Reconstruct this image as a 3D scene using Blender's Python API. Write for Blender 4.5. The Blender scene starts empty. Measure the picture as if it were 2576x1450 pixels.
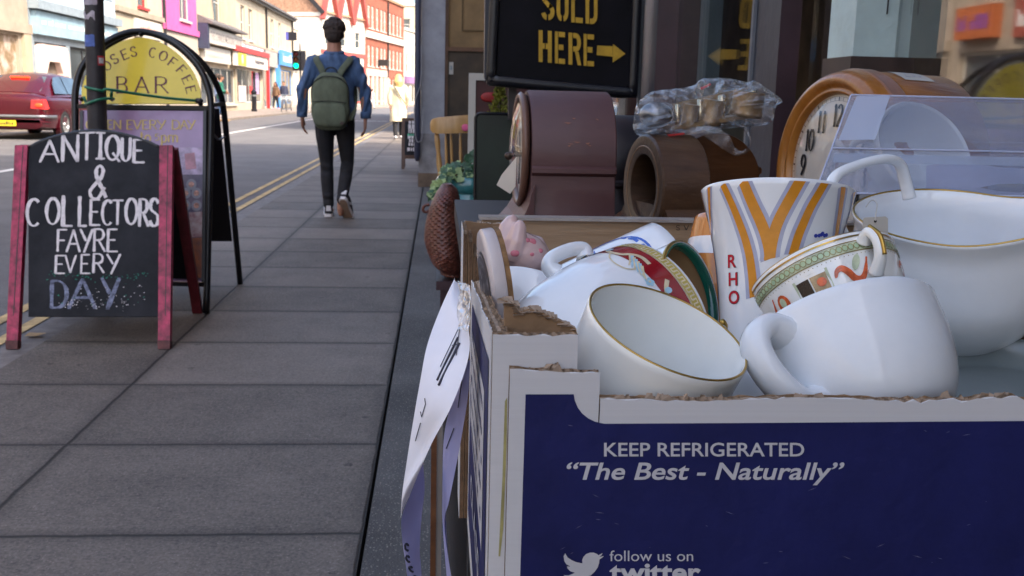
import bpy, math, random
from mathutils import Vector as V, Matrix
R = math.radians
random.seed(7)
SC = bpy.context.scene
COL = SC.collection

# ---------------------------------------------------------------- camera, sky, sun, exposure
F, CH = 2500.0, 1.03                       # focal length in pixels of a 2576 wide picture, eye height
YAW, PITCH, ROLL = R(4.4142), R(10.723), 0.024
fw = V((math.sin(YAW)*math.cos(PITCH), math.cos(YAW)*math.cos(PITCH), -math.sin(PITCH)))
r0 = V((math.cos(YAW), -math.sin(YAW), 0)); u0 = r0.cross(fw)
rt = r0*math.cos(ROLL) + u0*math.sin(ROLL); up = -r0*math.sin(ROLL) + u0*math.cos(ROLL)
CAM = V((0, 0, CH))
cd = bpy.data.cameras.new('camera'); cam = bpy.data.objects.new('camera', cd); COL.objects.link(cam)
cam.matrix_world = Matrix(((rt.x, up.x, -fw.x, CAM.x), (rt.y, up.y, -fw.y, CAM.y), (rt.z, up.z, -fw.z, CAM.z), (0, 0, 0, 1)))
cd.sensor_width = 36; cd.lens = F/2576*36; cd.clip_start = .02; cd.clip_end = 3000
cd.dof.use_dof = True; cd.dof.focus_distance = .62; cd.dof.aperture_fstop = 34
SC.camera = cam
SUN_EL, SUN_AZ = R(45), (.72, -.69)        # direction towards the sun
w = bpy.data.worlds.new('World'); SC.world = w; w.use_nodes = True
nt = w.node_tree; sky = nt.nodes.new('ShaderNodeTexSky'); sky.sky_type = 'NISHITA'; sky.sun_disc = False
sky.sun_elevation = SUN_EL; sky.sun_rotation = math.atan2(SUN_AZ[0], SUN_AZ[1])
sky.air_density = 1.0; sky.dust_density = 5.0; sky.ozone_density = 1.0
nt.links.new(sky.outputs[0], nt.nodes['Background'].inputs[0]); nt.nodes['Background'].inputs[1].default_value = .15
sl = bpy.data.lights.new('sun', 'SUN'); sl.energy = 2.0; sl.angle = R(.5); sl.color = (1, .88, .72)
so = bpy.data.objects.new('sun', sl); COL.objects.link(so)
_d = V((SUN_AZ[0]*math.cos(SUN_EL), SUN_AZ[1]*math.cos(SUN_EL), math.sin(SUN_EL)))
so.rotation_euler = _d.to_track_quat('Z', 'Y').to_euler(); so.location = (20, -20, 30)
SC.view_settings.view_transform = 'Standard'; SC.view_settings.look = 'None'
SC.view_settings.exposure = 1.86; SC.view_settings.gamma = 1
SC.cycles.max_bounces = 10; SC.cycles.transparent_max_bounces = 24
SC.cycles.caustics_reflective = False; SC.cycles.caustics_refractive = False

# ---------------------------------------------------------------- measuring: photo pixel (2576 wide) -> world
def ray(x, y): return rt*((x-1288)/F) - up*((y-725)/F) + fw
def at(x, y, Y): d = ray(x, y); return CAM + d*(Y/d.y)
def onX(x, y, X): d = ray(x, y); return CAM + d*(X/d.x)
def gnd(x, y, z=0): d = ray(x, y); return CAM + d*((z-CH)/d.z)
def hit(x, y, o, n): d = ray(x, y); return CAM + d*((o-CAM).dot(n)/d.dot(n))
def cdir(a, b, c): return (rt*a + up*b - fw*c).normalized()      # right, up, towards the viewer

# ---------------------------------------------------------------- materials
def nm(t, k, **kw):
    n = t.nodes.new(k)
    for a, b in kw.items(): setattr(n, a, b)
    return n
def M(name, col, rough=.5, metal=0, var=.12, scale=6, bump=0, bscale=60, coat=0, spec=.5, stretch=None, emit=0, col2=None, lo=.35, hi=.65, detail=5):
    m = bpy.data.materials.new(name); m.use_nodes = True; t = m.node_tree; b = t.nodes['Principled BSDF']
    b.inputs['Roughness'].default_value = rough; b.inputs['Metallic'].default_value = metal
    b.inputs['Specular IOR Level'].default_value = spec
    b.inputs['Coat Weight'].default_value = coat; b.inputs['Coat Roughness'].default_value = .05
    tc = nm(t, 'ShaderNodeTexCoord'); mp = nm(t, 'ShaderNodeMapping'); t.links.new(tc.outputs['Object'], mp.inputs[0])
    if stretch: mp.inputs['Scale'].default_value = stretch
    if var or col2:
        n = nm(t, 'ShaderNodeTexNoise'); n.inputs['Scale'].default_value = scale; n.inputs['Detail'].default_value = detail
        n.inputs['Roughness'].default_value = .65
        t.links.new(mp.outputs[0], n.inputs['Vector'])
        cr = nm(t, 'ShaderNodeValToRGB'); cr.color_ramp.elements[0].position = lo; cr.color_ramp.elements[1].position = hi
        c2 = col2 if col2 else tuple(min(1, c*(1+var)) for c in col)
        c1 = col if col2 else tuple(c*(1-var) for c in col)
        cr.color_ramp.elements[0].color = (*c1, 1); cr.color_ramp.elements[1].color = (*c2, 1)
        t.links.new(n.outputs['Fac'], cr.inputs[0]); t.links.new(cr.outputs[0], b.inputs['Base Color'])
    else: b.inputs['Base Color'].default_value = (*col, 1)
    if bump:
        n2 = nm(t, 'ShaderNodeTexNoise'); n2.inputs['Scale'].default_value = bscale; n2.inputs['Detail'].default_value = 4
        t.links.new(mp.outputs[0], n2.inputs['Vector'])
        bp = nm(t, 'ShaderNodeBump'); bp.inputs['Strength'].default_value = bump; bp.inputs['Distance'].default_value = .01
        t.links.new(n2.outputs['Fac'], bp.inputs['Height']); t.links.new(bp.outputs[0], b.inputs['Normal'])
    if emit:
        b.inputs['Emission Color'].default_value = (*col, 1); b.inputs['Emission Strength'].default_value = emit
    return m
def wood(name, c1, c2, rough=.35, axis=0, scale=9, coat=.2, spec=.5, thin=14.):
    s = [thin, thin, thin]; s[axis] = 1.
    return M(name, c1, rough, 0, 0, scale, .12, scale*3, coat, spec, tuple(s), 0, c2, .3, .7, 8)
def clear(name, fac=.12, tint=(1, 1, 1), milk=0., milkcol=(.75, .78, .95), rough=.03, bump=0, bscale=30):
    m = bpy.data.materials.new(name); m.use_nodes = True; t = m.node_tree; t.nodes.clear()
    out = nm(t, 'ShaderNodeOutputMaterial'); tr = nm(t, 'ShaderNodeBsdfTransparent'); tr.inputs[0].default_value = (*tint, 1)
    gl = nm(t, 'ShaderNodeBsdfGlossy'); gl.inputs['Roughness'].default_value = rough; gl.inputs[0].default_value = (1, 1, 1, 1)
    fr = nm(t, 'ShaderNodeLayerWeight'); fr.inputs['Blend'].default_value = .5
    mx = nm(t, 'ShaderNodeMixShader'); last = tr.outputs[0]
    if milk:
        df = nm(t, 'ShaderNodeBsdfDiffuse'); df.inputs[0].default_value = (*milkcol, 1)
        m2 = nm(t, 'ShaderNodeMixShader'); m2.inputs[0].default_value = milk
        t.links.new(last, m2.inputs[1]); t.links.new(df.outputs[0], m2.inputs[2]); last = m2.outputs[0]
    # reflection that grows towards grazing view, as on real glass
    pw = nm(t, 'ShaderNodeMath', operation='POWER'); t.links.new(fr.outputs['Facing'], pw.inputs[0]); pw.inputs[1].default_value = 4.2
    mr = nm(t, 'ShaderNodeMapRange'); t.links.new(pw.outputs[0], mr.inputs[0]); mr.inputs[3].default_value = fac; mr.inputs[4].default_value = .75
    t.links.new(mr.outputs[0], mx.inputs[0]); t.links.new(last, mx.inputs[1]); t.links.new(gl.outputs[0], mx.inputs[2])
    if bump:
        tc = nm(t, 'ShaderNodeTexCoord')
        n2 = nm(t, 'ShaderNodeTexNoise'); n2.inputs['Scale'].default_value = bscale; n2.inputs['Detail'].default_value = 3
        t.links.new(tc.outputs['Object'], n2.inputs['Vector'])
        bp = nm(t, 'ShaderNodeBump'); bp.inputs['Strength'].default_value = bump; bp.inputs['Distance'].default_value = .02
        t.links.new(n2.outputs['Fac'], bp.inputs['Height'])
        t.links.new(bp.outputs[0], gl.inputs['Normal'])
    t.links.new(mx.outputs[0], out.inputs[0]); return m

# ---------------------------------------------------------------- mesh building
class MB:
    def __init__(s): s.v = []; s.f = []; s.m = []; s.mi = 0
    def add(s, vs, fs):
        o = len(s.v); s.v += [V(p) for p in vs]
        for f in fs: s.f.append(tuple(i+o for i in f)); s.m.append(s.mi)
    def box(s, a, b):
        x0, y0, z0 = (min(p, q) for p, q in zip(a, b)); x1, y1, z1 = (max(p, q) for p, q in zip(a, b))
        s.add([(x0,y0,z0),(x1,y0,z0),(x1,y1,z0),(x0,y1,z0),(x0,y0,z1),(x1,y0,z1),(x1,y1,z1),(x0,y1,z1)],
              [(0,3,2,1),(4,5,6,7),(0,1,5,4),(1,2,6,5),(2,3,7,6),(3,0,4,7)]); return s
    def obox(s, c, ex, ey, ez):           # centre and three half vectors
        c = V(c); ex, ey, ez = V(ex), V(ey), V(ez)
        s.add([c-ex-ey-ez, c+ex-ey-ez, c+ex+ey-ez, c-ex+ey-ez, c-ex-ey+ez, c+ex-ey+ez, c+ex+ey+ez, c-ex+ey+ez],
              [(0,3,2,1),(4,5,6,7),(0,1,5,4),(1,2,6,5),(2,3,7,6),(3,0,4,7)]); return s
    def bar(s, p, q, wx, wy, ref=(0, 0, 1)):   # rectangular bar from p to q
        p, q = V(p), V(q); d = (q-p).normalized(); a = d.cross(V(ref))
        if a.length < 1e-3: a = d.cross(V((1, 0, 0)))
        a.normalize(); b = a.cross(d); s.obox((p+q)/2, (q-p)/2, a*wx/2, b*wy/2); return s
    def loft(s, rings, closed=True, cap=True):
        n = len(rings[0]); vs = [p for r in rings for p in r]; fs = []
        for i in range(len(rings)-1):
            for j in range(n if closed else n-1):
                k = (j+1) % n; fs.append((i*n+j, i*n+k, (i+1)*n+k, (i+1)*n+j))
        if cap and closed: fs.append(tuple(reversed(range(n)))); fs.append(tuple((len(rings)-1)*n+j for j in range(n)))
        s.add(vs, fs); return s
    def tube(s, pts, r, n=10, flat=1., ref=None, cap=True):
        pts = [V(p) for p in pts]; rs = r if isinstance(r, (list, tuple)) else [r]*len(pts); rings = []; a = None
        for i, p in enumerate(pts):
            d = (pts[min(i+1, len(pts)-1)]-pts[max(i-1, 0)]).normalized()
            if a is None:
                a = V(ref) if ref else (V((0, 0, 1)) if abs(d.z) < .9 else V((0, 1, 0)))
            a = a - d*a.dot(d); a.normalize(); b = d.cross(a)
            rings.append([p + a*(math.cos(t)*rs[i]) + b*(math.sin(t)*rs[i]*flat) for t in (2*math.pi*k/n for k in range(n))])
        s.loft(rings, True, cap); return s
    def lathe(s, prof, mat, n=48, fn=None):      # profile of (r, h) turned about the local z of mat
        rings = []
        for r, h in prof:
            ring = []
            for k in range(n):
                t = 2*math.pi*k/n; p = V((r*math.cos(t), r*math.sin(t), h))
                if fn: p = fn(p, t, r, h)
                ring.append(mat @ p)
            rings.append(ring)
        s.loft(rings, True, False); return s
    def prism(s, pts, ext):               # planar polygon (world points) pushed along ext
        pts = [V(p) for p in pts]; n = len(pts); e = V(ext)
        s.add(pts+[p+e for p in pts], [tuple(range(n)), tuple(range(2*n-1, n-1, -1))]+[(i, i+n, (i+1) % n+n, (i+1) % n) for i in range(n)]); return s
    def poly(s, pts): s.add(pts, [tuple(range(len(pts)))]); return s
    def ell(s, c, r, rot=None, n=16):
        c = V(c); rot = rot or Matrix.Identity(3); rings = []
        for i in range(1, n//2):
            ph = math.pi*i/(n//2); z = math.cos(ph); q = math.sin(ph)
            rings.append([c + rot @ V((r[0]*q*math.cos(t), r[1]*q*math.sin(t), r[2]*z)) for t in (2*math.pi*k/n for k in range(n))])
        s.loft(rings); return s
    def build(s, name, mats, parent=None, smooth=False, auto=None):
        me = bpy.data.meshes.new(name)
        inv = parent.get('_inv') if False else None
        vs = s.v
        if parent is not None:
            mi = INV[parent.name]; vs = [mi @ p for p in s.v]
        me.from_pydata([tuple(p) for p in vs], [], s.f)
        for m in (mats if isinstance(mats, (list, tuple)) else [mats]): me.materials.append(m)
        if any(s.m): me.polygons.foreach_set('material_index', s.m)
        return link(name, me, parent, smooth, auto)
INV = {}; MAT4 = {}
def link(name, me, parent, smooth=False, auto=None):
    if smooth: me.polygons.foreach_set('use_smooth', [True]*len(me.polygons))
    me.update()
    if auto: me.set_sharp_from_angle(angle=R(auto))
    o = bpy.data.objects.new(name, me); COL.objects.link(o)
    if parent is not None:
        o.parent = parent; INV[o.name] = INV[parent.name]
    else: INV[o.name] = Matrix.Identity(4)
    return o
def thing(name, label, cat, loc=(0, 0, 0), rz=0, group=None):
    o = bpy.data.objects.new(name, None); COL.objects.link(o); o.location = loc; o.rotation_euler = (0, 0, rz)
    o.empty_display_size = .1; o['label'] = label; o['category'] = cat
    if group: o['group'] = group
    INV[o.name] = (Matrix.Translation(V(loc)) @ Matrix.Rotation(rz, 4, 'Z')).inverted(); return o
def tag(o, label, cat, group=None):
    o['label'] = label; o['category'] = cat
    if group: o['group'] = group
    return o
def struct(o, kind='structure'): o['kind'] = kind; return o
def remesh(mb, voxel, it=4, fac=.5):
    me = bpy.data.meshes.new('tmp'); me.from_pydata([tuple(p) for p in mb.v], [], mb.f); me.update()
    o = bpy.data.objects.new('tmp', me); COL.objects.link(o)
    m = o.modifiers.new('r', 'REMESH'); m.mode = 'VOXEL'; m.voxel_size = voxel
    s = o.modifiers.new('s', 'SMOOTH'); s.iterations = it; s.factor = fac
    dg = bpy.context.evaluated_depsgraph_get(); dg.update()
    r = bpy.data.meshes.new_from_object(o.evaluated_get(dg)); bpy.data.objects.remove(o)
    out = MB(); out.v = [v.co.copy() for v in r.vertices]; out.f = [tuple(p.vertices) for p in r.polygons]; out.m = [0]*len(out.f)
    bpy.data.meshes.remove(r); bpy.data.meshes.remove(me); return out
def frame(o, z, ref=(0, 0, 1)):           # 4x4 with the local z along z
    z = V(z).normalized(); x = V(ref) - z*V(ref).dot(z); x.normalize(); y = z.cross(x)
    return Matrix(((x.x, y.x, z.x, o[0]), (x.y, y.y, z.y, o[1]), (x.z, y.z, z.z, o[2]), (0, 0, 0, 1)))
def smoothline(pts, n=6, closed=False):
    pts = [V(p) for p in pts]; out = []; L = len(pts)
    for i in range(L if closed else L-1):
        if closed: p0, p1, p2, p3 = pts[i-1], pts[i], pts[(i+1) % L], pts[(i+2) % L]
        else: p0, p1, p2, p3 = pts[max(i-1, 0)], pts[i], pts[i+1], pts[min(i+2, L-1)]
        for k in range(n):
            t = k/n; out.append(.5*((2*p1)+(p2-p0)*t+(2*p0-5*p1+4*p2-p3)*t*t+(3*p1-p0-3*p2+p3)*t**3))
    if not closed: out.append(pts[-1])
    return out

# ---------------------------------------------------------------- lettering
TX = {}
def load_text(items):
    obs = []
    for body, bold, sh in items:
        c = bpy.data.curves.new('t', 'FONT'); c.body = body; c.offset = bold; c.shear = sh; c.resolution_u = 4
        o = bpy.data.objects.new('t', c); COL.objects.link(o); obs.append(o)
    dg = bpy.context.evaluated_depsgraph_get(); dg.update()
    for (body, bold, sh), o in zip(items, obs):
        me = bpy.data.meshes.new_from_object(o.evaluated_get(dg))
        vs = [(v.co.x, v.co.y) for v in me.vertices]; fs = [tuple(p.vertices) for p in me.polygons]
        x0 = min(p[0] for p in vs); x1 = max(p[0] for p in vs); y0 = min(p[1] for p in vs); y1 = max(p[1] for p in vs)
        TX[body] = ([((x-x0)/(x1-x0), (y-y0)/(y1-y0)) for x, y in vs], fs)
        c = o.data; bpy.data.objects.remove(o); bpy.data.curves.remove(c); bpy.data.meshes.remove(me)
def put_text(mb, body, mapf):             # mapf((u, v) in the text's own unit box, v upwards) -> point
    vs, fs = TX[body]; mb.add([mapf(u, v) for u, v in vs], fs)
def arc(cx, cy, rx, ry, a, b, n=12): return [(cx+rx*math.cos(R(a+(b-a)*i/n)), cy+ry*math.sin(R(a+(b-a)*i/n))) for i in range(n+1)]
S_ = [tuple(p[:2]) for p in smoothline([(x, y, 0) for x, y in [(.88,.82),(.72,.95),(.5,1),(.25,.94),(.12,.77),(.2,.6),(.5,.5),(.82,.38),(.9,.2),(.76,.05),(.5,0),(.24,.05),(.08,.2)]], 4)]
GL = {'A': [[(0,0),(.5,1)],[(.5,1),(1,0)],[(.2,.36),(.8,.36)]], 'N': [[(.08,0),(.08,1)],[(.08,1),(.92,0)],[(.92,0),(.92,1)]],
 'T': [[(.5,1),(.5,0)],[(0,1),(1,1)]], 'I': [[(.5,1),(.5,0)],[(.1,1),(.9,1)],[(.1,0),(.9,0)]],
 'Q': [arc(.5,.5,.48,.5,90,450,20),[(.5,.3),(1,-.05)]], 'O': [arc(.5,.5,.48,.5,90,450,20)], 'U': [[(.08,1),(.08,.35)]+arc(.5,.35,.42,.35,180,360)+[(.92,1)]],
 'E': [[(.1,1),(.1,0)],[(.1,1),(.92,1)],[(.1,.52),(.75,.52)],[(.1,0),(1,0)]], 'F': [[(.1,1),(.1,0)],[(.1,1),(.95,1)],[(.1,.5),(.75,.5)]],
 'C': [arc(.55,.5,.5,.5,50,310,16)], 'L': [[(.1,1),(.1,0)],[(.1,0),(.95,0)]], 'V': [[(0,1),(.5,0)],[(.5,0),(1,1)]], 'M': [[(.05,0),(.1,1)],[(.1,1),(.5,.1)],[(.5,.1),(.9,1)],[(.9,1),(.95,0)]],
 'Y': [[(0,1),(.48,.48)],[(1,1),(.35,-.02)]], 'D': [[(.1,1),(.1,0)],[(.1,1),(.4,1)]+arc(.4,.5,.55,.5,90,-90,14)+[(.1,0)]],
 'P': [[(.1,1),(.1,0)],[(.1,1),(.5,1)]+arc(.5,.74,.4,.26,90,-90,8)+[(.1,.48)]],
 'R': [[(.1,1),(.1,0)],[(.1,1),(.5,1)]+arc(.5,.75,.38,.25,90,-90,8)+[(.1,.5)],[(.45,.5),(1,0)]],
 'B': [[(.1,1),(.1,0)],[(.1,1),(.5,1)]+arc(.5,.77,.35,.23,90,-90,8)+[(.1,.54)],[(.5,.54)]+arc(.5,.27,.42,.27,90,-90,8)+[(.1,0)]],
 'S': [S_], 'H': [[(.1,1),(.1,0)],[(.9,1),(.9,0)],[(.1,.52),(.9,.52)]],
 '&': [[tuple(p[:2]) for p in smoothline([(x,y,0) for x,y in [(1,.02),(.75,.3),(.42,.66),(.4,.9),(.62,1),(.8,.86),(.66,.62),(.3,.42),(.02,.2),(.2,0),(.55,.02),(.9,.34)]],4)]],
 't': [[(.4,1),(.4,.15)]+arc(.62,.15,.22,.15,180,300,5),[(.1,.7),(.85,.7)]], 'o': [arc(.5,.35,.45,.35,90,450,16)], 'p': [[(.12,.7),(.12,-.3)],arc(.5,.35,.4,.35,150,-150,14)],
 'm': [[(.05,.7),(.05,0)],[(.05,.5)]+arc(.28,.5,.22,.2,180,0,6)+[(.5,0)],[(.5,.5)]+arc(.72,.5,.22,.2,180,0,6)+[(.95,0)]],
 'l': [[(.5,1),(.5,0)]], 'i': [[(.5,.65),(.5,0)],[(.5,.85),(.5,.95)]], 'c': [arc(.55,.33,.42,.33,50,310,12)], 'e': [[(.1,.35),(.9,.38)]+arc(.5,.33,.42,.33,10,310,14)], 'd': [arc(.45,.33,.38,.33,40,320,12),[(.85,1),(.85,0)]], 'r': [[(.2,.65),(.2,0)],[(.2,.4),(.5,.62),(.8,.6)]],
 '0': [arc(.5,.5,.45,.5,90,450,18)], '1': [[(.5,1),(.5,0)],[(.25,.85),(.5,1)],[(.2,0),(.8,0)]],
 '2': [arc(.5,.72,.4,.28,160,-30,10)+[(.05,0)],[(.05,0),(.95,0)]], '3': [arc(.45,.75,.4,.25,150,-90,8),arc(.45,.25,.45,.25,90,-150,8)], '4': [[(.7,0),(.7,1)],[(.7,1),(.02,.3)],[(.02,.3),(1,.3)]],
 '5': [[(.85,1),(.2,1)],[(.2,1),(.15,.55)]+arc(.45,.33,.42,.33,110,-140,12)], '6': [[(.8,.97),(.3,.7)]+arc(.5,.3,.42,.3,160,520,16)], '7': [[(.05,1),(.95,1)],[(.95,1),(.35,0)]],
 '8': [arc(.5,.75,.35,.25,90,450,12),arc(.5,.25,.45,.26,90,450,12)], '9': [arc(.5,.7,.42,.3,0,360,16)+[(.9,.5),(.3,.02)]]}
def glyph(mb, ch, mapf, thick, thin, wob=0., serif=0., aspect=1.):
    """pen stroke letters; mapf works in the letter's unit box, thick and thin are in units of its height, aspect = width / height"""
    for st in GL[ch]:
        pts = [V((x*aspect, y)) for x, y in st]
        if len(pts) == 2: pts = [pts[0].lerp(pts[1], k/5) for k in range(6)]
        L = []; Rr = []
        for i, p in enumerate(pts):
            d = pts[min(i+1, len(pts)-1)]-pts[max(i-1, 0)]
            if d.length < 1e-6: d = V((0, 1))
            d.normalize(); n = V((-d.y, d.x)); slope = abs(d.y + .35*d.x*(1 if d.y < 0 else -1))
            wd = thin + (thick-thin)*min(1, slope)**1.3
            if wob: wd *= 1+random.uniform(-wob, wob)
            L.append(p+n*wd/2); Rr.append(p-n*wd/2)
        vs = [mapf(p.x/aspect, p.y) for p in L]+[mapf(p.x/aspect, p.y) for p in Rr]; n = len(pts)
        mb.add(vs, [(i, i+1, n+i+1, n+i) for i in range(n-1)])
        if serif:
            for e, o in ((pts[0], pts[1]), (pts[-1], pts[-2])):
                d = (e-o).normalized()
                if abs(d.y) > .55 and (abs(e.y) < .06 or abs(e.y-1) < .06):
                    a = [(e.x-serif, e.y-thin*.5), (e.x+serif, e.y-thin*.5), (e.x+serif, e.y+thin*.5), (e.x-serif, e.y+thin*.5)]
                    mb.add([mapf(x/aspect, y) for x, y in a], [(0, 1, 2, 3)])
                elif abs(d.x) > .9:
                    a = [(e.x-thin*.5, e.y-serif*.6), (e.x+thin*.5, e.y-serif*.6), (e.x+thin*.5, e.y+serif*.6), (e.x-thin*.5, e.y+serif*.6)]
                    mb.add([mapf(x/aspect, y) for x, y in a], [(0, 1, 2, 3)])
def squiggle(mb, mapf, n, seed):          # lettering too blurred to read: a row of small upright marks
    rr = random.Random(seed); x = 0.
    while x < 1:
        wd = rr.uniform(.3, .8)/n
        if rr.random() < .85:
            h = rr.choice((.6, .65, 1., .7)); mb.add([mapf(x, 0), mapf(min(1, x+wd), 0), mapf(min(1, x+wd), h), mapf(x, h)], [(0, 1, 2, 3)])
        x += wd+.25/n
load_text([('KEEP REFRIGERATED', .012, 0), ('“The Best - Naturally”', .016, .22), ('follow us on', .0, 0), ('twitter', .03, 0), ('R', .02, 0), ('H', .02, 0), ('O', .02, 0),
           ('CLASS 1', .01, 0), ('THE CHINESE MEDICINE CENTRE', .01, 0), ('Snappysnaps', .02, 0)])
def box_map(x0, y0, x1, y1, o, n, eps=.0006):      # photo rectangle -> plane through o with normal n
    e = V(n).normalized()*eps
    return lambda u, v: hit(x0+(x1-x0)*u, y1+(y0-y1)*v, o, n)+e
# ---------------------------------------------------------------- shared materials
m_white = M('white_paint', (.52, .49, .44), .5, var=.06, scale=3)
m_cream = M('cream_render', (.41, .33, .235), .85, var=.10, scale=1.2)
m_cream2 = M('pale_render', (.43, .365, .275), .85, var=.10, scale=1.0)
m_beige = M('beige_stone', (.33, .27, .21), .85, var=.14, scale=1.6)
m_pink = M('pink_paint', (.55, .10, .29), .7, var=.08, scale=1.5)
m_brick = M('red_brick', (.25, .075, .045), .9, var=.25, scale=2.0, bump=.2, bscale=8)
m_brickb = M('brown_brick', (.30, .17, .10), .9, var=.25, scale=2.5)
m_slate = M('roof_slate', (.11, .10, .10), .7, var=.25, scale=4)
m_tile = M('roof_tile', (.30, .17, .11), .85, var=.3, scale=4)
m_pane = M('window_glass', (.05, .06, .07), .06, var=.4, scale=.7, spec=.8)
m_dark = M('dark_paint', (.02, .018, .02), .45, var=.3)
m_black = M('black_metal', (.008, .008, .012), .35, var=.2)
m_navy = M('navy_paint', (.03, .035, .07), .5, var=.2)
m_blue = M('blue_shop_paint', (.06, .23, .55), .5, var=.1)
m_ltblue = M('pale_blue_fascia', (.27, .40, .48), .5, var=.12, scale=2)
m_red = M('red_paint', (.55, .03, .03), .45, var=.12)
m_redw = M('red_timber', (.36, .07, .06), .6, var=.15)
m_yellow = M('yellow_sign', (.75, .55, .03), .4, var=.05)
m_grey = M('grey_shutter', (.30, .29, .27), .6, var=.1, stretch=(1, 1, 30), scale=1)
m_greyblue = M('grey_blue_frame', (.24, .29, .33), .5, var=.12)
m_letter = M('dark_lettering', (.05, .04, .06), .6, var=0)
m_letterw = M('white_lettering', (.8, .8, .78), .6, var=0)
m_cladding = M('grooved_cladding', (.42, .37, .31), .8, var=.14, stretch=(1, 14, 1), scale=2)
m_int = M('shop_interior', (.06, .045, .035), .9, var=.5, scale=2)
m_steel = M('grey_steel', (.30, .31, .33), .4, .8, var=.1)

# ---------------------------------------------------------------- ground, road, pavements
def slab_mat():
    m = bpy.data.materials.new('paving_slab'); m.use_nodes = True; t = m.node_tree; b = t.nodes['Principled BSDF']
    tc = nm(t, 'ShaderNodeTexCoord'); sp = nm(t, 'ShaderNodeSeparateXYZ'); t.links.new(tc.outputs['Object'], sp.inputs[0])
    def mth(op, a, c=None, d=None):
        n = nm(t, 'ShaderNodeMath', operation=op)
        for i, q in enumerate((a, c, d)):
            if q is None: continue
            if isinstance(q, (int, float)): n.inputs[i].default_value = q
            else: t.links.new(q, n.inputs[i])
        return n.outputs[0]
    wob = nm(t, 'ShaderNodeTexNoise'); wob.inputs['Scale'].default_value = 9; t.links.new(tc.outputs['Object'], wob.inputs['Vector'])
    wv = mth('MULTIPLY', mth('SUBTRACT', wob.outputs['Fac'], .5), .012)
    fy = mth('DIVIDE', mth('SUBTRACT', mth('ADD', sp.outputs['Y'], wv), 2.25), .628)
    fx = mth('DIVIDE', mth('ADD', mth('ADD', sp.outputs['X'], wv), .17), .91)
    ry = mth('FRACT', fy); rx = mth('FRACT', fx)
    ey = mth('MULTIPLY', mth('MINIMUM', ry, mth('SUBTRACT', 1, ry)), .628)
    ex = mth('MULTIPLY', mth('MINIMUM', rx, mth('SUBTRACT', 1, rx)), .91)
    ed = mth('MINIMUM', ey, ex)
    groove = nm(t, 'ShaderNodeMapRange'); t.links.new(ed, groove.inputs[0]); groove.inputs[1].default_value = .003; groove.inputs[2].default_value = .0085
    cmb = nm(t, 'ShaderNodeCombineXYZ'); t.links.new(mth('FLOOR', fx), cmb.inputs[0]); t.links.new(mth('FLOOR', fy), cmb.inputs[1])
    wn = nm(t, 'ShaderNodeTexWhiteNoise'); wn.noise_dimensions = '2D'; t.links.new(cmb.outputs[0], wn.inputs['Vector'])
    n1 = nm(t, 'ShaderNodeTexNoise'); n1.inputs['Scale'].default_value = 120; n1.inputs['Detail'].default_value = 3; t.links.new(tc.outputs['Object'], n1.inputs['Vector'])
    n2 = nm(t, 'ShaderNodeTexNoise'); n2.inputs['Scale'].default_value = 3.2; n2.inputs['Detail'].default_value = 8; n2.inputs['Roughness'].default_value = .7; t.links.new(tc.outputs['Object'], n2.inputs['Vector'])
    vo = nm(t, 'ShaderNodeTexVoronoi'); vo.inputs['Scale'].default_value = 130; t.links.new(tc.outputs['Object'], vo.inputs['Vector'])
    n3 = nm(t, 'ShaderNodeTexNoise'); n3.inputs['Scale'].default_value = 48; n3.inputs['Detail'].default_value = 6; n3.inputs['Roughness'].default_value = .8; t.links.new(tc.outputs['Object'], n3.inputs['Vector'])
    gv = nm(t, 'ShaderNodeTexVoronoi'); gv.inputs['Scale'].default_value = 5.5; t.links.new(tc.outputs['Object'], gv.inputs['Vector'])
    gum = mth('MULTIPLY', mth('LESS_THAN', mth('ADD', gv.outputs['Distance'], mth('MULTIPLY', n3.outputs['Fac'], .05)), .105), mth('GREATER_THAN', nm_sep(t, gv.outputs['Color']), .55))
    sk = mth('MULTIPLY', mth('LESS_THAN', vo.outputs['Distance'], .26), mth('GREATER_THAN', nm_sep(t, vo.outputs['Color']), .72))
    val = mth('ADD', mth('ADD', mth('MULTIPLY', wn.outputs['Value'], .06), mth('MULTIPLY', n1.outputs['Fac'], .19)), mth('ADD', mth('MULTIPLY', n2.outputs['Fac'], .15), mth('MULTIPLY', sk, .09)))
    val = mth('ADD', val, mth('SUBTRACT', mth('MULTIPLY', mth('SUBTRACT', n3.outputs['Fac'], .5), .20), mth('MULTIPLY', gum, .055)))
    val = mth('MULTIPLY', mth('MAXIMUM', mth('ADD', val, -.080), .02), mth('ADD', mth('MULTIPLY', groove.outputs[0], .82), .18))
    dj = nm(t, 'ShaderNodeMapRange'); t.links.new(ed, dj.inputs[0]); dj.inputs[1].default_value = .0; dj.inputs[2].default_value = .05; dj.inputs[3].default_value = 1; dj.inputs[4].default_value = 0
    val = mth('MULTIPLY', val, mth('SUBTRACT', 1, mth('MULTIPLY', dj.outputs[0], mth('MULTIPLY', n2.outputs['Fac'], .75))))
    cr = nm(t, 'ShaderNodeMixRGB'); cr.blend_type = 'MULTIPLY'; cr.inputs[0].default_value = 1; cr.inputs[2].default_value = (1.16, .98, .85, 1)
    gr = nm(t, 'ShaderNodeCombineXYZ')
    for i in range(3): t.links.new(val, gr.inputs[i])
    t.links.new(gr.outputs[0], cr.inputs[1]); t.links.new(cr.outputs[0], b.inputs['Base Color'])
    b.inputs['Roughness'].default_value = .72
    hgt = mth('ADD', mth('MULTIPLY', groove.outputs[0], 1.), mth('ADD', mth('MULTIPLY', n1.outputs['Fac'], .45), mth('MULTIPLY', n3.outputs['Fac'], .6)))
    bp = nm(t, 'ShaderNodeBump'); bp.inputs['Strength'].default_value = .55; bp.inputs['Distance'].default_value = .006
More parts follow.
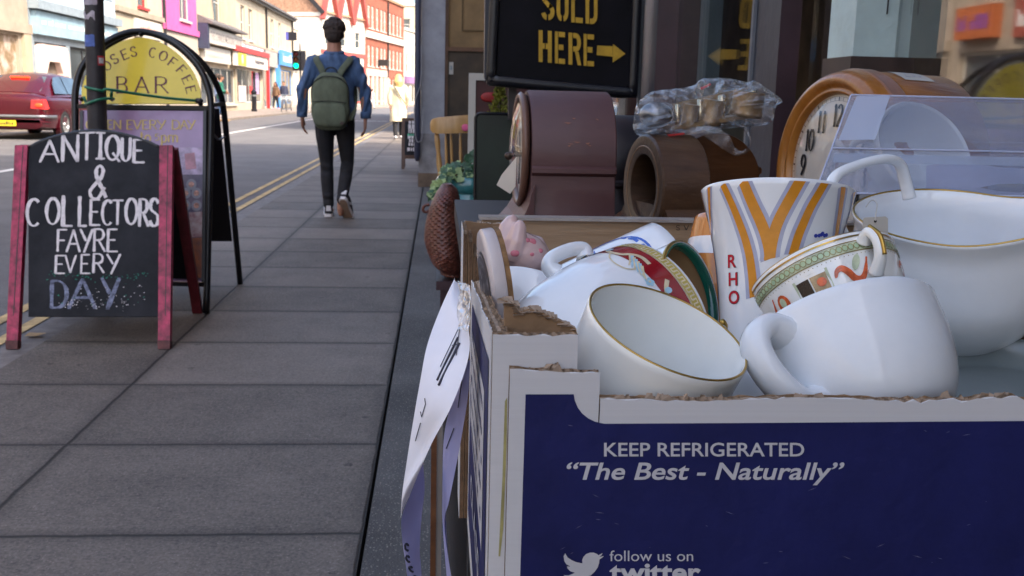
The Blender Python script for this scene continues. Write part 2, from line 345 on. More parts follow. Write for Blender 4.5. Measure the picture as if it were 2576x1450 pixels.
    t.links.new(hgt, bp.inputs['Height']); t.links.new(bp.outputs[0], b.inputs['Normal'])
    return m
def nm_sep(t, col):
    s = nm(t, 'ShaderNodeSeparateColor'); t.links.new(col, s.inputs[0]); return s.outputs[0]
m_slab = slab_mat()
def speck_mat(name, base, speck, sc, thr=.3, rough=.85, big=.3, tint=(1, .97, .97)):
    m = M(name, tuple(base*q for q in tint), rough, var=big, scale=1.3, bump=.4, bscale=190)
    t = m.node_tree; b = t.nodes['Principled BSDF']; src = b.inputs['Base Color'].links[0].from_socket
    tc = nm(t, 'ShaderNodeTexCoord'); vo = nm(t, 'ShaderNodeTexVoronoi'); vo.inputs['Scale'].default_value = sc; t.links.new(tc.outputs['Object'], vo.inputs['Vector'])
    lt = nm(t, 'ShaderNodeMath', operation='LESS_THAN'); lt.inputs[1].default_value = thr; t.links.new(vo.outputs['Distance'], lt.inputs[0])
    g = nm(t, 'ShaderNodeMath', operation='MULTIPLY'); t.links.new(lt.outputs[0], g.inputs[0]); t.links.new(nm_sep(t, vo.outputs['Color']), g.inputs[1])
    mx = nm(t, 'ShaderNodeMixRGB'); t.links.new(g.outputs[0], mx.inputs[0]); t.links.new(src, mx.inputs[1]); mx.inputs[2].default_value = (*speck, 1)
    t.links.new(mx.outputs[0], b.inputs['Base Color']); return m
m_fore = speck_mat('worn_forecourt', .085, (.30, .27, .24), 130, .28, big=.35)
m_asph = speck_mat('asphalt', .115, (.20, .19, .19), 60, .3, big=.16, tint=(1, .96, .98))
m_farpav = M('far_paving', (.24, .20, .17), .85, var=.2, scale=2)
m_kerb = M('granite_kerb', (.16, .145, .14), .75, var=.25, scale=12, bump=.3, bscale=80)
m_earth = M('earth', (.14, .13, .12), .9, var=.2, scale=.5)
def sheet(name, pts, z, m):
    b = MB(); b.poly([(x, y, z) for x, y in pts]); return struct(b.build(name, m))
sheet('ground', [(-900, -900), (900, -900), (900, 900), (-900, 900)], -.105, m_earth)
LK = [(-10.9, -20), (-10.9, 27), (-8.5, 34), (-8.5, 58), (-7.4, 75), (-6, 92), (-3.6, 122), (3, 160)]     # far kerb line
RK = [(-1.75, -20), (-1.75, 80), (.5, 112), (8, 150)]                                                    # near kerb line
sheet('road', LK + RK[::-1], -.08, m_asph)
fp = MB(); fp.prism([(x, y, -.1) for x, y in LK+[(10, 190), (-30, 190), (-30, -20)]], (0, 0, .12)); struct(fp.build('far_pavement', m_farpav))
pv = MB(); pv.prism([(-1.62, -20, -.1), (-.17, -20, -.1), (-.17, 105, -.1), (-.3, 105, -.1), (-1.62, 80, -.1)], (0, 0, .1)); struct(pv.build('pavement', m_slab))
kb = MB(); y = -20.
while y < 80: kb.box((-1.75, y, -.1), (-1.624, min(80, y+.9)-.006, -.004)); y += .9
struct(kb.build('kerb', m_kerb))
fc = MB(); fc.box((-.161, -20, -.1), (3.2, 11.6, .001)); fc.box((-.165, 11.6, -.1), (9, 110, -.002)); struct(fc.build('forecourt', m_fore))
m_yline = M('yellow_line_paint', (.47, .33, .15), .8, var=.35, scale=9); m_wline = M('white_line_paint', (.62, .6, .58), .8, var=.2, scale=7)
yl = MB()
for x in (-1.93, -2.10):
    for y0 in range(-10, 78, 4): yl.poly([(x-.032, y0, -.0745), (x+.032, y0, -.0745), (x+.032, y0+4, -.0745), (x-.032, y0+4, -.0745)])
struct(yl.build('double_yellow_line', m_yline))
wl = MB()
for y0 in range(-10, 60, 4): wl.poly([(-5.9, y0, -.0745), (-5.77, y0, -.0745), (-5.77, y0+4, -.0745), (-5.9, y0+4, -.0745)])
wl.poly([(-5.7, 46, -.0745), (-2.3, 46, -.0745), (-2.3, 46.4, -.0745), (-5.7, 46.4, -.0745)])
wl.poly([(-8.3, 60, -.0745), (-6.2, 60, -.0745), (-6.2, 60.5, -.0745), (-8.3, 60.5, -.0745)])
struct(wl.build('white_road_marking', m_wline))
gt = MB()
gt.box((-2.3, 8.9, -.079), (-1.85, 9.5, -.0725))
g = tag(gt.build('drain_cover', M('drain_iron', (.05, .05, .055), .6, .3, var=.3, scale=20)), 'dark iron drain cover in the gutter beside the double yellow lines', 'drain cover')
lf = MB(); c = gnd(88, 846); lf.add([c+V((-.035, -.02, .004)), c+V((.02, -.025, .007)), c+V((.045, .005, .012)), c+V((0, .03, .006)), c+V((-.03, .02, .01))], [(0, 1, 2, 3, 4)])
lf.add([p+V((0, 0, .0012)) for p in lf.v[:5]], [(4, 3, 2, 1, 0)])
tag(lf.build('fallen_leaf', M('dry_leaf', (.42, .27, .12), .7, var=.2, scale=40)), 'fallen yellow leaf on the slabs under the chalkboard sign', 'leaf')

# ---------------------------------------------------------------- buildings
class Bld:
    """one building whose street front runs from O along e (unit), with outward normal n"""
    def __init__(s, name, label, O, e, n, L, H, depth=9., group=None):
        s.O, s.e, s.n, s.L, s.H, s.dep = V(O), V(e).normalized(), V(n).normalized(), L, H, depth
        s.t = thing(name, label, 'building', tuple(s.O), 0, group)
    def p(s, u, z, d=0.): return s.O + s.e*u + s.n*d + V((0, 0, z))
    def bx(s, mb, u0, u1, z0, z1, d0, d1): mb.obox(s.p((u0+u1)/2, (z0+z1)/2, (d0+d1)/2), s.e*((u1-u0)/2), s.n*((d1-d0)/2), V((0, 0, (z1-z0)/2)))
    def part(s, name, m, u0, u1, z0, z1, d0, d1, parent=None):
        b = MB(); s.bx(b, u0, u1, z0, z1, d0, d1); return b.build(name, m, parent or s.t)
    def wall(s, m, holes, z0=0., z1=None, rev=.16, name='wall'):
        z1 = z1 or s.H; b = MB()
        us = sorted({0., s.L, *[q for h in holes for q in h[:2]]}); zs = sorted({z0, z1, *[q for h in holes for q in h[2:4]]})
        for i in range(len(us)-1):
            for j in range(len(zs)-1):
                cu, cz = (us[i]+us[i+1])/2, (zs[j]+zs[j+1])/2
                if any(h[0] < cu < h[1] and h[2] < cz < h[3] for h in holes): continue
                b.poly([s.p(us[i], zs[j]), s.p(us[i+1], zs[j]), s.p(us[i+1], zs[j+1]), s.p(us[i], zs[j+1])])
        for a, c, lo, hi in holes:
            for q in (((a, lo), (a, hi)), ((a, hi), (c, hi)), ((c, hi), (c, lo)), ((c, lo), (a, lo))):
                b.poly([s.p(*q[0]), s.p(*q[1]), s.p(*q[1], -rev), s.p(*q[0], -rev)])
        s.bx(b, .002, s.L-.002, z0+.001, z1-.001, -s.dep, -rev-.01)
        for u in (0, s.L): b.poly([s.p(u, z0), s.p(u, z0, -rev-.01), s.p(u, z1, -rev-.01), s.p(u, z1)])
        b.poly([s.p(0, z1), s.p(s.L, z1), s.p(s.L, z1, -rev-.01), s.p(0, z1, -rev-.01)])
        return b.build(name, m, s.t)
    def window(s, u0, u1, z0, z1, m, sash=True, mull=1, rev=.1, fr=.08, sill=True, name='window'):
        b = MB(); d0, d1 = -rev-.05, -rev
        s.bx(b, u0, u0+fr, z0, z1, d0, d1); s.bx(b, u1-fr, u1, z0, z1, d0, d1); s.bx(b, u0+fr, u1-fr, z1-fr, z1, d0, d1-.003); s.bx(b, u0+fr, u1-fr, z0, z0+fr, d0, d1-.003)
        if sash: s.bx(b, u0+fr, u1-fr, (z0+z1)/2-fr*.4, (z0+z1)/2+fr*.4, d0+.003, d1-.006)
        for k in range(mull-1):
            u = u0+(u1-u0)*(k+1)/mull; s.bx(b, u-fr*.3, u+fr*.3, z0+fr, z1-fr, d0+.006, d1-.009)
        if sill: s.bx(b, u0-.08, u1+.08, z0-.1, z0-.002, -.05, .1)
        o = b.build(name, m, s.t); q = MB(); s.bx(q, u0+fr*.5, u1-fr*.5, z0+fr*.5, z1-fr*.5, d0-.02, d0+.015); q.build('pane', m_pane, o); return o
    def sign(s, name, m, u0, u1, z0, z1, d0, d1, text=None, tm=None, seed=1, tb=None, n=18):
        o = s.part(name, m, u0, u1, z0, z1, d0, d1); tb = tb or (.08, .28, .92, .72); b = MB(); q = d1+.01
        # readers stand in the street: text runs along -e when e x z points the wrong way
        rev = s.e.cross(V((0, 0, 1))).dot(s.n) < 0
        def mp(u, v):
            u = tb[0]+(tb[2]-tb[0])*u; u = 1-u if rev else u
            return s.p(u0+(u1-u0)*u, z0+(z1-z0)*(tb[1]+(tb[3]-tb[1])*v), q)
        if text: put_text(b, text, mp)
        else: squiggle(b, mp, n, seed)
        b.build('lettering', tm or m_letter, o); return o
FX = -12.
def row(name, label, y0, y1, H): return Bld(name, label, (FX, y0, 0), (0, 1, 0), (1, 0, 0), y1-y0, H, 9, 'shops along the far side of the street')
# text on this row: seen from the street, u grows to the right (north is right of the viewer) -> e x z = +x = n, so it is not reversed
b = row('opposite_terrace', 'long cream terrace across the street, seen only mirrored in the glass and the china', -34, 10, 8.4)
hs = [(2+4.2*k, 3.4+4.2*k, 4.5, 6.6) for k in range(10)]+[(1.2+6.3*k, 6+6.3*k, .5, 2.5) for k in range(7)]
b.wall(m_cream2, hs)
for h in hs: b.window(*h, m_white, h[3] > 3, 1 if h[3] > 3 else 3)
b.sign('fascia', m_blue, .5, 43, 2.7, 3.4, 0, .12, seed=37, tm=m_letterw, n=60)
# unseen shops to the left of the picture, mirrored in the windows of the near shop
b = row('corner_shop', 'pale rendered shop further left, seen only mirrored in the near shop window', 10.2, 20.3, 8.2)
hs = [(1, 2.2, 4.6, 6.6), (4.2, 5.4, 4.6, 6.6), (7.4, 8.6, 4.6, 6.6), (1, 9, .6, 2.6)]
b.wall(m_cream2, hs)
for h in hs: b.window(*h, m_white, h[3] > 3, 1 if h[3] > 3 else 4)
b.sign('fascia', m_ltblue, .6, 9.4, 2.75, 3.4, 0, .12, seed=31, tm=m_letterw)
b = row('sign_covered_shop', 'stone fronted shop with orange and red hanging signs, mirrored in the near shop window', 20.4, 26.2, 8.2)
hs = [(.8, 2, 4.7, 6.6), (3.6, 4.8, 4.7, 6.6), (.5, 5.3, .6, 2.5)]
b.wall(m_beige, hs)
for h in hs: b.window(*h, m_white, h[3] > 3, 1 if h[3] > 3 else 3)
b.sign('sign_board', m_white, .4, 3.0, 3.75, 4.7, 0, .14, seed=33, n=11)
b.sign('sign_board', M('orange_red_sign', (.33, .07, .045), .5, var=.05), .7, 2.8, 2.75, 3.62, 0, .13, seed=34, tm=m_letterw, n=12)
b.sign('sign_board', M('orange_sign', (.42, .11, .03), .5, var=.05), 3.5, 5.2, 2.8, 3.6, 0, .3, seed=35, tm=M('violet_lettering', (.2, .05, .3), .5, var=0), n=6)
b = row('beige_stone_shop', 'beige stone building with a mottled display window, far left of the street', 26.3, 31.0, 8.6)
b.wall(m_beige, [(.5, 3.9, .5, 2.5)])
sf = MB(); b.bx(sf, .5, 3.9, .5, 2.5, -.13, -.1); b.part('display_window', M('mottled_display', (.22, .15, .08), .4, var=.7, scale=2.6, lo=.42, hi=.6, col2=(.52, .42, .36)), .5, 3.9, .5, 2.5, -.15, -.1)
b.part('window_post', m_cream, 4.1, 4.6, .1, 2.6, .002, .1); b.part('band', m_beige, 0, 4.68, 2.58, 2.85, .002, .12)
b = row('blue_fronted_shop', 'shop with a pale blue fascia and a stone arched entrance behind the red car', 31.05, 39.0, 8.8)
hs = [(.5, 7.4, 4.3, 5.2), (.3, 2.9, .1, 2.4), (3.2, 7.6, .3, 2.4)]
b.wall(m_greyblue, hs)
w_ = b.window(*hs[0], m_greyblue, False, 4); b.window(*hs[2], m_dark, False, 3, sill=False)
b.part('poster', M('white_poster', (.7, .7, .7), .5, var=.05), .7, 3.6, 4.35, 5.1, -.09, -.05)
b.sign('fascia', m_ltblue, .15, 7.8, 2.62, 3.3, .002, .16, seed=5, tm=m_letterw, tb=(.05, .45, .95, .68), n=34)
b.part('cornice', m_greyblue, 0, 7.95, 3.34, 3.6, .002, .3); b.part('upper_sign', M('pale_blue_board', (.45, .58, .66), .5, var=.08), .1, 7.8, 3.65, 4.25, .002, .08)
a = MB(); P = [(.35, .1), (.35, 1.9)]+[(.35+.35*(1-math.cos(R(k*15))), 1.95+.4*math.sin(R(k*15))) for k in range(1, 7)]
P += [(2.9-.35*(1-math.cos(R(90-k*15))), 1.95+.4*math.sin(R(90-k*15))) for k in range(0, 7)]+[(2.9, .1), (2.3, .1), (2.3, 1.5), (2.05, 1.85), (1.2, 1.85), (.95, 1.5), (.95, .1)]
a.prism([b.p(u, z, -.12) for u, z in P], b.n*.2); a.build('stone_arch', M('pink_stone', (.62, .47, .42), .8, var=.1, scale=2), b.t)
b.part('entrance', M('dim_entrance', (.12, .09, .07), .7, var=.5, scale=3), .96, 2.29, .1, 1.84, -.15, -.1)
b = row('white_rendered_shop', 'white rendered shop with a red framed window and a cream signboard', 39.05, 45.6, 8.6)
hs = [(3.0, 4.3, 4.35, 5.9), (.5, 5.9, .4, 2.5)]
b.wall(m_cream2, hs); b.window(*hs[0], m_red, True); b.window(*hs[1], m_white, False, 3)
b.part('string_course', m_beige, 0, 6.5, 3.95, 4.15, .002, .12)
b.sign('signboard', m_white, 2.3, 5.9, 3.15, 3.85, .002, .12, seed=8, tm=M('faded_red_lettering', (.6, .22, .15), .6, var=0), n=10)
b = row('pink_shop', 'bright pink painted house with a white sash window over grooved cladding', 45.65, 51.95, 8.6)
hs = [(3.0, 4.9, 4.35, 6.4)]
b.wall(m_pink, hs, 3.75); b.window(*hs[0], m_white, True, 2)
b.part('pink_band', m_pink, 0, 6.3, 3.72, 4.0, .005, .12)
b.part('cladding', m_cladding, .02, 6.28, 0, 3.7, -8, .02); b.part('downpipe', m_dark, .02, .12, 0, 8, .02, .13)
b = row('cream_shop', 'cream house with a dark lean-to roof over a long white lettered sign', 52.0, 61.6, 8.4)
hs = [(3.8, 5.6, 4.75, 6.9), (.4, 9.2, .4, 2.4)]
b.wall(m_cream, hs); b.window(*hs[0], m_white, True, 1); b.window(*hs[1], m_white, False, 5)
cr = MB(); cr.prism([b.p(.05, 4.45, .002), b.p(.05, 4.85, .002), b.p(.05, 4.5, .75), b.p(.05, 4.4, .75)], b.e*9.4); cr.build('canopy_roof', m_slate, b.t)
b.part('side_panel', m_navy, .05, .4, 3.2, 4.44, .004, .5)
b.sign('fascia', m_white, .6, 9.3, 3.5, 4.28, .004, .45, text='THE CHINESE MEDICINE CENTRE', tm=M('grey_lettering', (.32, .28, .28), .6, var=0), tb=(.03, .22, .97, .78))
b.sign('fascia', m_white, .4, 7.0, 2.6, 3.38, .004, .2, seed=11, tm=M('pale_lettering', (.5, .45, .4), .6, var=0), tb=(.1, .3, .7, .55))
b.sign('hanging_sign', m_white, 3.0, 3.3, 6.3, 7.4, .05, 1.4, seed=12, n=5)
b = row('long_cream_terrace', 'long cream terrace with slate eaves over a red fronted and a blue fronted shop', 61.65, 85.2, 7.0)
hs = [(a, a+1.3, 4.35, 6.3) for a in (1.6, 4.2, 12.6, 16.2)] + [(.05, 8.7, .45, 2.55), (9.4, 13.6, .1, 2.9), (15.4, 22.8, .3, 2.9)]
b.wall(m_cream2, hs)
for h in hs[:4]: b.window(*h, m_white, True, 1)
for h, k, m in ((hs[4], 4, m_white), (hs[5], 2, m_greyblue), (hs[6], 4, m_blue)): b.window(*h, m, False, k, sill=False, name='shopfront')
rf = MB(); rf.prism([b.p(-.1, 7.0, .45), b.p(-.1, 7.14, .45), b.p(-.1, 9.6, -4.2), b.p(-.1, 7.0, -8.9)], b.e*23.6); rf.build('roof', m_slate, b.t)
b.part('gutter', m_dark, -.05, 23.5, 6.86, 6.99, .002, .3); b.part('downpipe', m_dark, 10.4, 10.55, 3.6, 6.85, .002, .14); b.part('downpipe', m_dark, 22.9, 23.05, 3.6, 6.85, .002, .14)
b.part('ledge', m_beige, 0, 23.5, 4.0, 4.12, .003, .22)
o = b.part('red_surround', m_red, -2.4, 8.9, 3.42, 3.72, .25, .5); b.part('red_post', m_red, 8.72, 8.92, .05, 3.41, .26, .45)
b.sign('fascia', m_white, -2.3, 8.7, 2.6, 3.4, .22, .4, text='Snappysnaps', tb=(.56, .3, .86, .72))
b.part('sign_panel', m_yellow, -1.6, .8, 2.65, 3.36, .41, .43)
dsk = MB(); dsk.lathe([(0, .0), (.26, 0), (.3, -.03)], frame(b.p(-.4, 3.0, .445), b.n), 20); dsk.build('sign_dot', m_white, b.t)
b.part('window_poster', m_white, .6, 3.0, .5, 1.5, -.06, -.04); b.part('window_poster', m_red, 4.3, 5.0, 1.0, 1.5, -.06, -.04); b.part('window_poster', M('lilac_poster', (.45, .3, .5), .6, var=.4, scale=4), 6.4, 7.6, 1.0, 2.4, -.06, -.04)
b.part('shutter', m_grey, 9.1, 14.2, 2.92, 3.99, .003, .2)
b.sign('fascia', m_blue, 14.5, 23.2, 3.15, 4.25, .24, .45, seed=21, tm=M('pale_yellow_lettering', (.7, .66, .5), .6, var=.3, scale=.4), n=12, tb=(.08, .25, .85, .8))
b.part('blue_pilaster', m_blue, 14.4, 15.3, .02, 3.13, .005, .25)
b.part('upper_signs', M('small_signs', (.45, .46, .5), .6, var=.5, scale=1.2), -.5, 8.5, 3.76, 3.98, .004, .2)
# low modern block past the side street
b = Bld('modern_low_block', 'low pale modern block with a green glazed band beyond the terrace', (-15.5, 92, 0), (0, 1, 0), (1, 0, 0), 62, 7.9, 14)
b.wall(M('pale_panels', (.66, .62, .54), .7, var=.06, stretch=(1, .5, 3), scale=1), [(1, 61, 3.2, 5.4)]); b.window(1, 61, 3.2, 5.4, m_white, False, 16, sill=False, fr=.1)
b.part('coping', m_white, 0, 62, 7.92, 8.1, -.2, .12)
for k in range(5): b.part('panel_joint', m_beige, 8+k*11, 8.12+k*11, 5.5, 7.8, .002, .03)
# white house with three red gables, at the bend
A, B2 = V((-12.9, 113, 0)), V((-8.95, 125, 0)); e = (B2-A).normalized(); n = V((e.y, -e.x, 0)); L = (B2-A).length
b = Bld('gabled_white_house', 'white timbered house with three red gables at the bend of the street', A, e, n, L, 9.9, 9)
hs = [(L*k/3+1.2, L*k/3+2.6, 6.6, 8.4) for k in range(3)]+[(L*k/3+.8, L*k/3+1.7, 3.3, 5.0) for k in range(3)]+[(.8, L-.8, .3, 2.6)]
b.wall(m_white, hs)
for h in hs: b.window(*h, m_white if h[2] > 6 else m_redw, h[2] > 3, 1 if h[2] > 3 else 6)
rf = MB(); rf.prism([b.p(0, 9.92, .3), b.p(0, 15.2, -5), b.p(0, 9.92, -9)], e*L); rf.build('roof', m_tile, b.t)
vg = MB(); vg.bar(b.p(-.12, 9.8, .4), b.p(-.12, 15.3, -5), .2, .45); vg.build('verge_board', m_dark, b.t)
for k in range(3):
    c0, c1 = L*k/3, L*(k+1)/3; cm = (c0+c1)/2
    q = MB(); q.prism([b.p(c0, 9.3, .02), b.p(c1, 9.3, .02), b.p(cm, 13.6, .02)], -n*3.2); q.build('gable', m_white, b.t)
    for u in (c0, c1):
        q = MB(); q.bar(b.p(u, 9.2, .25), b.p(cm, 13.8, .25), .35, .55, n); q.build('bargeboard', m_redw, b.t)
        q = MB(); q.prism([b.p(u, 9.35, .5), b.p(cm, 13.9, .5), b.p(cm, 14.05, .5), b.p(u, 9.5, .5)], -n*3.6); q.build('gable_roof', m_tile, b.t)
b.part('red_band', m_redw, 0, L, 5.6, 6.0, .003, .18); b.part('red_post', m_redw, L-.4, L-.1, .05, 5.55, .003, .15); b.part('red_post', m_redw, L*.55, L*.55+.3, .05, 5.55, .003, .15)
q = b.part('pub_sign', M('green_sign', (.06, .22, .05), .5, var=.2), L*.6, L*.6+1.6, 3.4, 5.3, .16, .22)
q2 = MB(); q2.ell(b.p(L*.6+.8, 4.35, .24), (.35, .35, .6)); q2.build('sign_picture', M('sign_picture_paint', (.6, .42, .2), .6, var=.4, scale=3), q)
# red brick block
A, B2 = V((-8.9, 125.1, 0)), V((-5.0, 146, 0)); e = (B2-A).normalized(); n = V((e.y, -e.x, 0)); L = (B2-A).length
b = Bld('red_brick_block', 'tall red brick block with white windows and a white band, beyond the gables', A, e, n, L, 13.4, 10)
us = [L*q for q in (.05, .14, .25, .36, .44, .58, .68, .79, .88)]
hs = [(u, u+1.25, 9.3, 12.0) for u in us]+[(u, u+1.25, 4.7, 7.2) for u in us]+[(u, u+1.3, .5, 3.4) for u in us]
b.wall(m_brick, hs)
for h in hs: b.window(*h, m_white, True, 2, fr=.22)
b.part('white_band', m_white, 0, L, 8.1, 8.9, .003, .25); b.part('parapet', m_brickb, -.1, L+.1, 13.42, 13.7, -.5, .2)
b.part('stone_base', M('pink_stone_front', (.55, .38, .33), .8, var=.12), L*.0, L*.5, 3.55, 4.4, .003, .2)
for q in (.01, .12, .22, .33, .42, .5): b.part('pilaster', M('pink_pilaster', (.58, .40, .36), .8, var=.1), L*q, L*q+.7, .02, 3.52, .003, .25)
b.part('downpipe', m_dark, L*.53, L*.53+.2, .1, 13.2, .01, .2); b.part('projecting_sign', m_dark, L*.3, L*.3+.25, 4.9, 5.7, .02, 1.2)
# white buildings at the far end
A, B2 = V((-4.95, 146.1, 0)), V((2.5, 182, 0)); e = (B2-A).normalized(); n = V((e.y, -e.x, 0)); L = (B2-A).length
b = Bld('far_white_terrace', 'pale white terrace closing the far end of the street', A, e, n, L, 10.4, 10)
us = [1.2+3.4*k for k in range(10)]
hs = [(u, u+1.3, 4.6, 7.2) for u in us]+[(u, u+2.2, .3, 2.8) for u in us]
b.wall(m_white, hs)
for h in hs: b.window(*h, m_white, h[2] > 3, 1, sill=False)
b.part('shop_fascia', M('violet_fascia', (.22, .12, .25), .6, var=.3, scale=.5), .2, L-.2, 3.0, 4.0, .003, .3)
b.part('parapet', m_white, 0, L, 10.42, 10.8, -.4, .2)
b = Bld('tall_white_block', 'taller white block rising behind the far terrace', (-7.5, 165, 0), (1, .15, 0), (.15, -1, 0), 14, 15.4, 10)
hs = [(u, u+1.4, 11.6, 13.4) for u in (1.5, 5, 8.5)]
b.wall(m_cream2, hs)
for h in hs: b.window(*h, m_white, True)
ch = b.part('chimney', m_brick, 6, 7.4, 15.42, 17.2, -3, -2)
b.part('parapet', m_white, -.1, 14.1, 15.42, 15.8, -.4, .2)
# ---------------------------------------------------------------- the near shop on the right (front at X = .8, facing the street)
m_post = M('slate_painted_timber', (.035, .04, .055), .45, var=.25, scale=5, bump=.15, bscale=30)
m_postp = M('plum_painted_timber', (.05, .025, .032), .4, var=.25, scale=5, bump=.15, bscale=30)
m_aqua = M('pale_aqua_paint', (.50, .62, .60), .6, var=.10, scale=7, bump=.25, bscale=40)
m_glass = clear('shop_glass', .10)
m_pier = M('painted_pier', (.32, .33, .37), .8, var=.16, scale=3, bump=.35, bscale=14)
m_brown = M('brown_varnish', (.13, .055, .025), .4, var=.3, scale=6)
m_tan = M('tan_blind', (.27, .17, .075), .7, var=.25, scale=2.5)
WX = .79
s = thing('antique_shop', 'dark timber shop front with tall glass panes behind the display of goods', 'shop', (WX, 2, 0))
q = MB(); q.box((.8, -9, 2.75), (9, 11.7, 9.8)); q.box((.8, -9, 0), (9, -3.2, 2.74)); q.build('wall', m_brick, s)
for y0 in (-8.2, -3.9, .2, 4.6, 8.4):      # unseen bays and roof gables, added to break the roofline mirrored in the china
    q = MB(); q.prism([(.795, y0, 3.3), (.35, y0+.5, 3.3), (.35, y0+1.5, 3.3), (.795, y0+2, 3.3)], (0, 0, 2.6)); bay = q.build('added_bay_window', m_white, s)
    for k in range(2): q = MB(); q.box((.336, y0+.56+.47*k, 3.9), (.347, y0+.97+.47*k, 5.6)); q.build('pane', m_pane, bay)
    q = MB(); q.prism([(.80, y0-.1, 5.92), (.28, y0+.45, 5.92), (.28, y0+1.55, 5.92), (.80, y0+2.1, 5.92)], (0, 0, .3)); q.build('added_bay_roof', m_slate, bay)
    q = MB(); q.prism([(.6, y0+.2, 9.81), (.6, y0+1.8, 9.81), (.6, y0+1.0, 11.4)], (2.5, 0, 0)); q.build('gable', m_brick, s)
for y0 in (-6.0, -1.6, 3.2, 7.3): q = MB(); q.box((.9, y0, 9.81), (1.5, y0+.9, 11.2)); q.box((1.0, y0+.1, 11.2), (1.2, y0+.3, 11.6)); q.box((1.0, y0+.55, 11.2), (1.2, y0+.75, 11.6)); q.build('chimney', m_brickb, s)  # unseen stacks, added to make the mirrored roofline jagged
q = MB(); q.box((.70, -3.1, 2.3), (.98, 11.6, 2.74)); q.build('fascia', m_postp, s)
q = MB(); q.box((.735, -3.1, 0), (.86, 11.6, .42)); q.build('stall_riser', m_postp, s)
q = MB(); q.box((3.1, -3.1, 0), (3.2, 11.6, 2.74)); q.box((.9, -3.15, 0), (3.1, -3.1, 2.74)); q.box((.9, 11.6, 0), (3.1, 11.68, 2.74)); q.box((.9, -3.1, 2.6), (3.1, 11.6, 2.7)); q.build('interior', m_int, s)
def spost(y0, y1, x0, x1, ma, mb_):        # street face in one colour, end face in another
    q = MB(); q.box((x0, y0, .43), (x1, y1, 2.29)); q.mi = 0
    q.m = [1 if f == 2 else 0 for f in range(6)]
    return q
for y0, y1, x0, x1 in ((2.125, 2.30, .72, .765), (3.35, 3.60, .72, .805)):
    spost(y0, y1, x0, x1, 0, 0).build('window_post', [m_post, m_postp], s)
    q = MB(); q.box((x0-.008, y1-.012, .43), (x0-.0005, y1+.002, 2.29)); q.build('bead', M('worn_bead', (.14, .15, .17), .5, var=.2), s)
for y in (5.2, 7.2, 9.4): spost(y, y+.2, .72, .83, 0, 0).build('window_post', [m_post, m_postp], s)
q = spost(1.72, 1.835, .715, .815, 0, 0).build('aqua_post', m_aqua, s); q['label'] = 'pale aqua post with screw holes and rust stains'
q = MB(); q.box((.709, 1.712, .43), (.822, 1.84, 1.118)); q.build('post_base', M('dark_plinth', (.035, .018, .014), .5, var=.3), s)
q = MB()
for x, z in ((.735, 1.275), (.757, 1.278), (.77, 1.265)): q.ell((x, 1.72, z), (.005, .003, .006), n=8)
q.build('screw_hole', M('rust_hole', (.12, .08, .06), .7, var=.3), s)
q = MB(); q.box((.768, 1.716, 1.19), (.7695, 1.7195, 1.45)); q.build('crack', m_dark, s)
for y0, y1 in ((-3.1, 1.72), (1.84, 2.125), (2.30, 3.35), (3.6, 5.2), (5.4, 7.2), (7.4, 9.4), (9.6, 11.6)):
    q = MB(); q.box((WX, y0, .43), (WX+.006, y1, 2.29)); q.build('window_pane', m_glass, s)
q = MB(); q.box((WX+.0, 2.36, .43), (WX+.05, 2.42, 2.29)); q.box((WX+.008, 3.0, .43), (WX+.05, 3.1, 2.29)); q.build('glazing_bar', M('grey_teal_timber', (.12, .17, .19), .5, var=.2), s)
# things in the window
for (x, y, zt, w_, mcol) in ((1.3, 2.0, 1.25, .25, (.10, .06, .03)), (1.15, .9, 1.0, .3, (.16, .09, .05)), (1.5, 3.1, 1.6, .3, (.06, .05, .05))):
    pass
# recess wall at the far end of the forecourt, with the grey pier
p_ = thing('grey_pier', 'grey painted masonry pier at the far end of the shop front', 'pier', (-.07, 12, 0))
q = MB(); q.box((-.205, 11.8, .02), (.07, 12.2, 5)); q.build('shaft', m_pier, p_)
q = MB(); q.box((-.225, 11.77, 0), (.09, 12.2, .62)); q.build('plinth', M('scuffed_plinth', (.27, .26, .27), .85, var=.3, scale=5, bump=.3, bscale=14), p_)
q = MB(); q.box((-.23, 11.755, 0), (.10, 11.769, .16)); q.build('base_board', M('bare_plinth', (.17, .12, .085), .85, var=.3, scale=6), p_)
d_ = tag(MB().tube([(-.24, 11.7, .30), (-.24, 11.7, .36), (-.24, 11.7, 4.5)], [.02, .037, .037], 14).build('drainpipe', m_navy, None, True), 'dark navy drainpipe running down the left edge of the grey pier', 'drainpipe')
cb = smoothline([(-.20, 11.66, 1.6), (-.205, 11.65, 1.2), (-.268, 11.645, .98), (-.270, 11.645, .68), (-.24, 11.645, .53), (-.19, 11.65, .56), (-.18, 11.66, .7), (-.18, 11.72, .9)], 6)
tag(MB().tube(cb, .006, 6).build('cable', M('grey_cable', (.3, .3, .33), .5, var=.1), None, True), 'thin grey cable hanging in a loop beside the drainpipe', 'cable')
d = thing('side_doorway', 'brown framed doorway with a tan blind and a small white notice, right of the grey pier', 'doorway', (.45, 11.85, 0))
q = MB(); q.box((.072, 11.85, 0), (.105, 11.95, 4)); q.box((.105, 11.86, 1.57), (.8, 11.94, 1.615)); q.build('frame', m_brown, d)
q = MB(); q.box((.106, 11.9, 1.616), (.8, 11.92, 4)); q.build('blind', m_tan, d)
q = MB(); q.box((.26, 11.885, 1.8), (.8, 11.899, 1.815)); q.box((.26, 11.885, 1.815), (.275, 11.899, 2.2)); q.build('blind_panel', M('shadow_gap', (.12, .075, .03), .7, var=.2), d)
q = MB(); q.box((.106, 11.9, .02), (.8, 11.92, 1.568)); q.build('dark_panel', M('dark_brown_panel', (.05, .03, .015), .5, var=.4, scale=3), d)
c = at(1135, 172, 11.88)
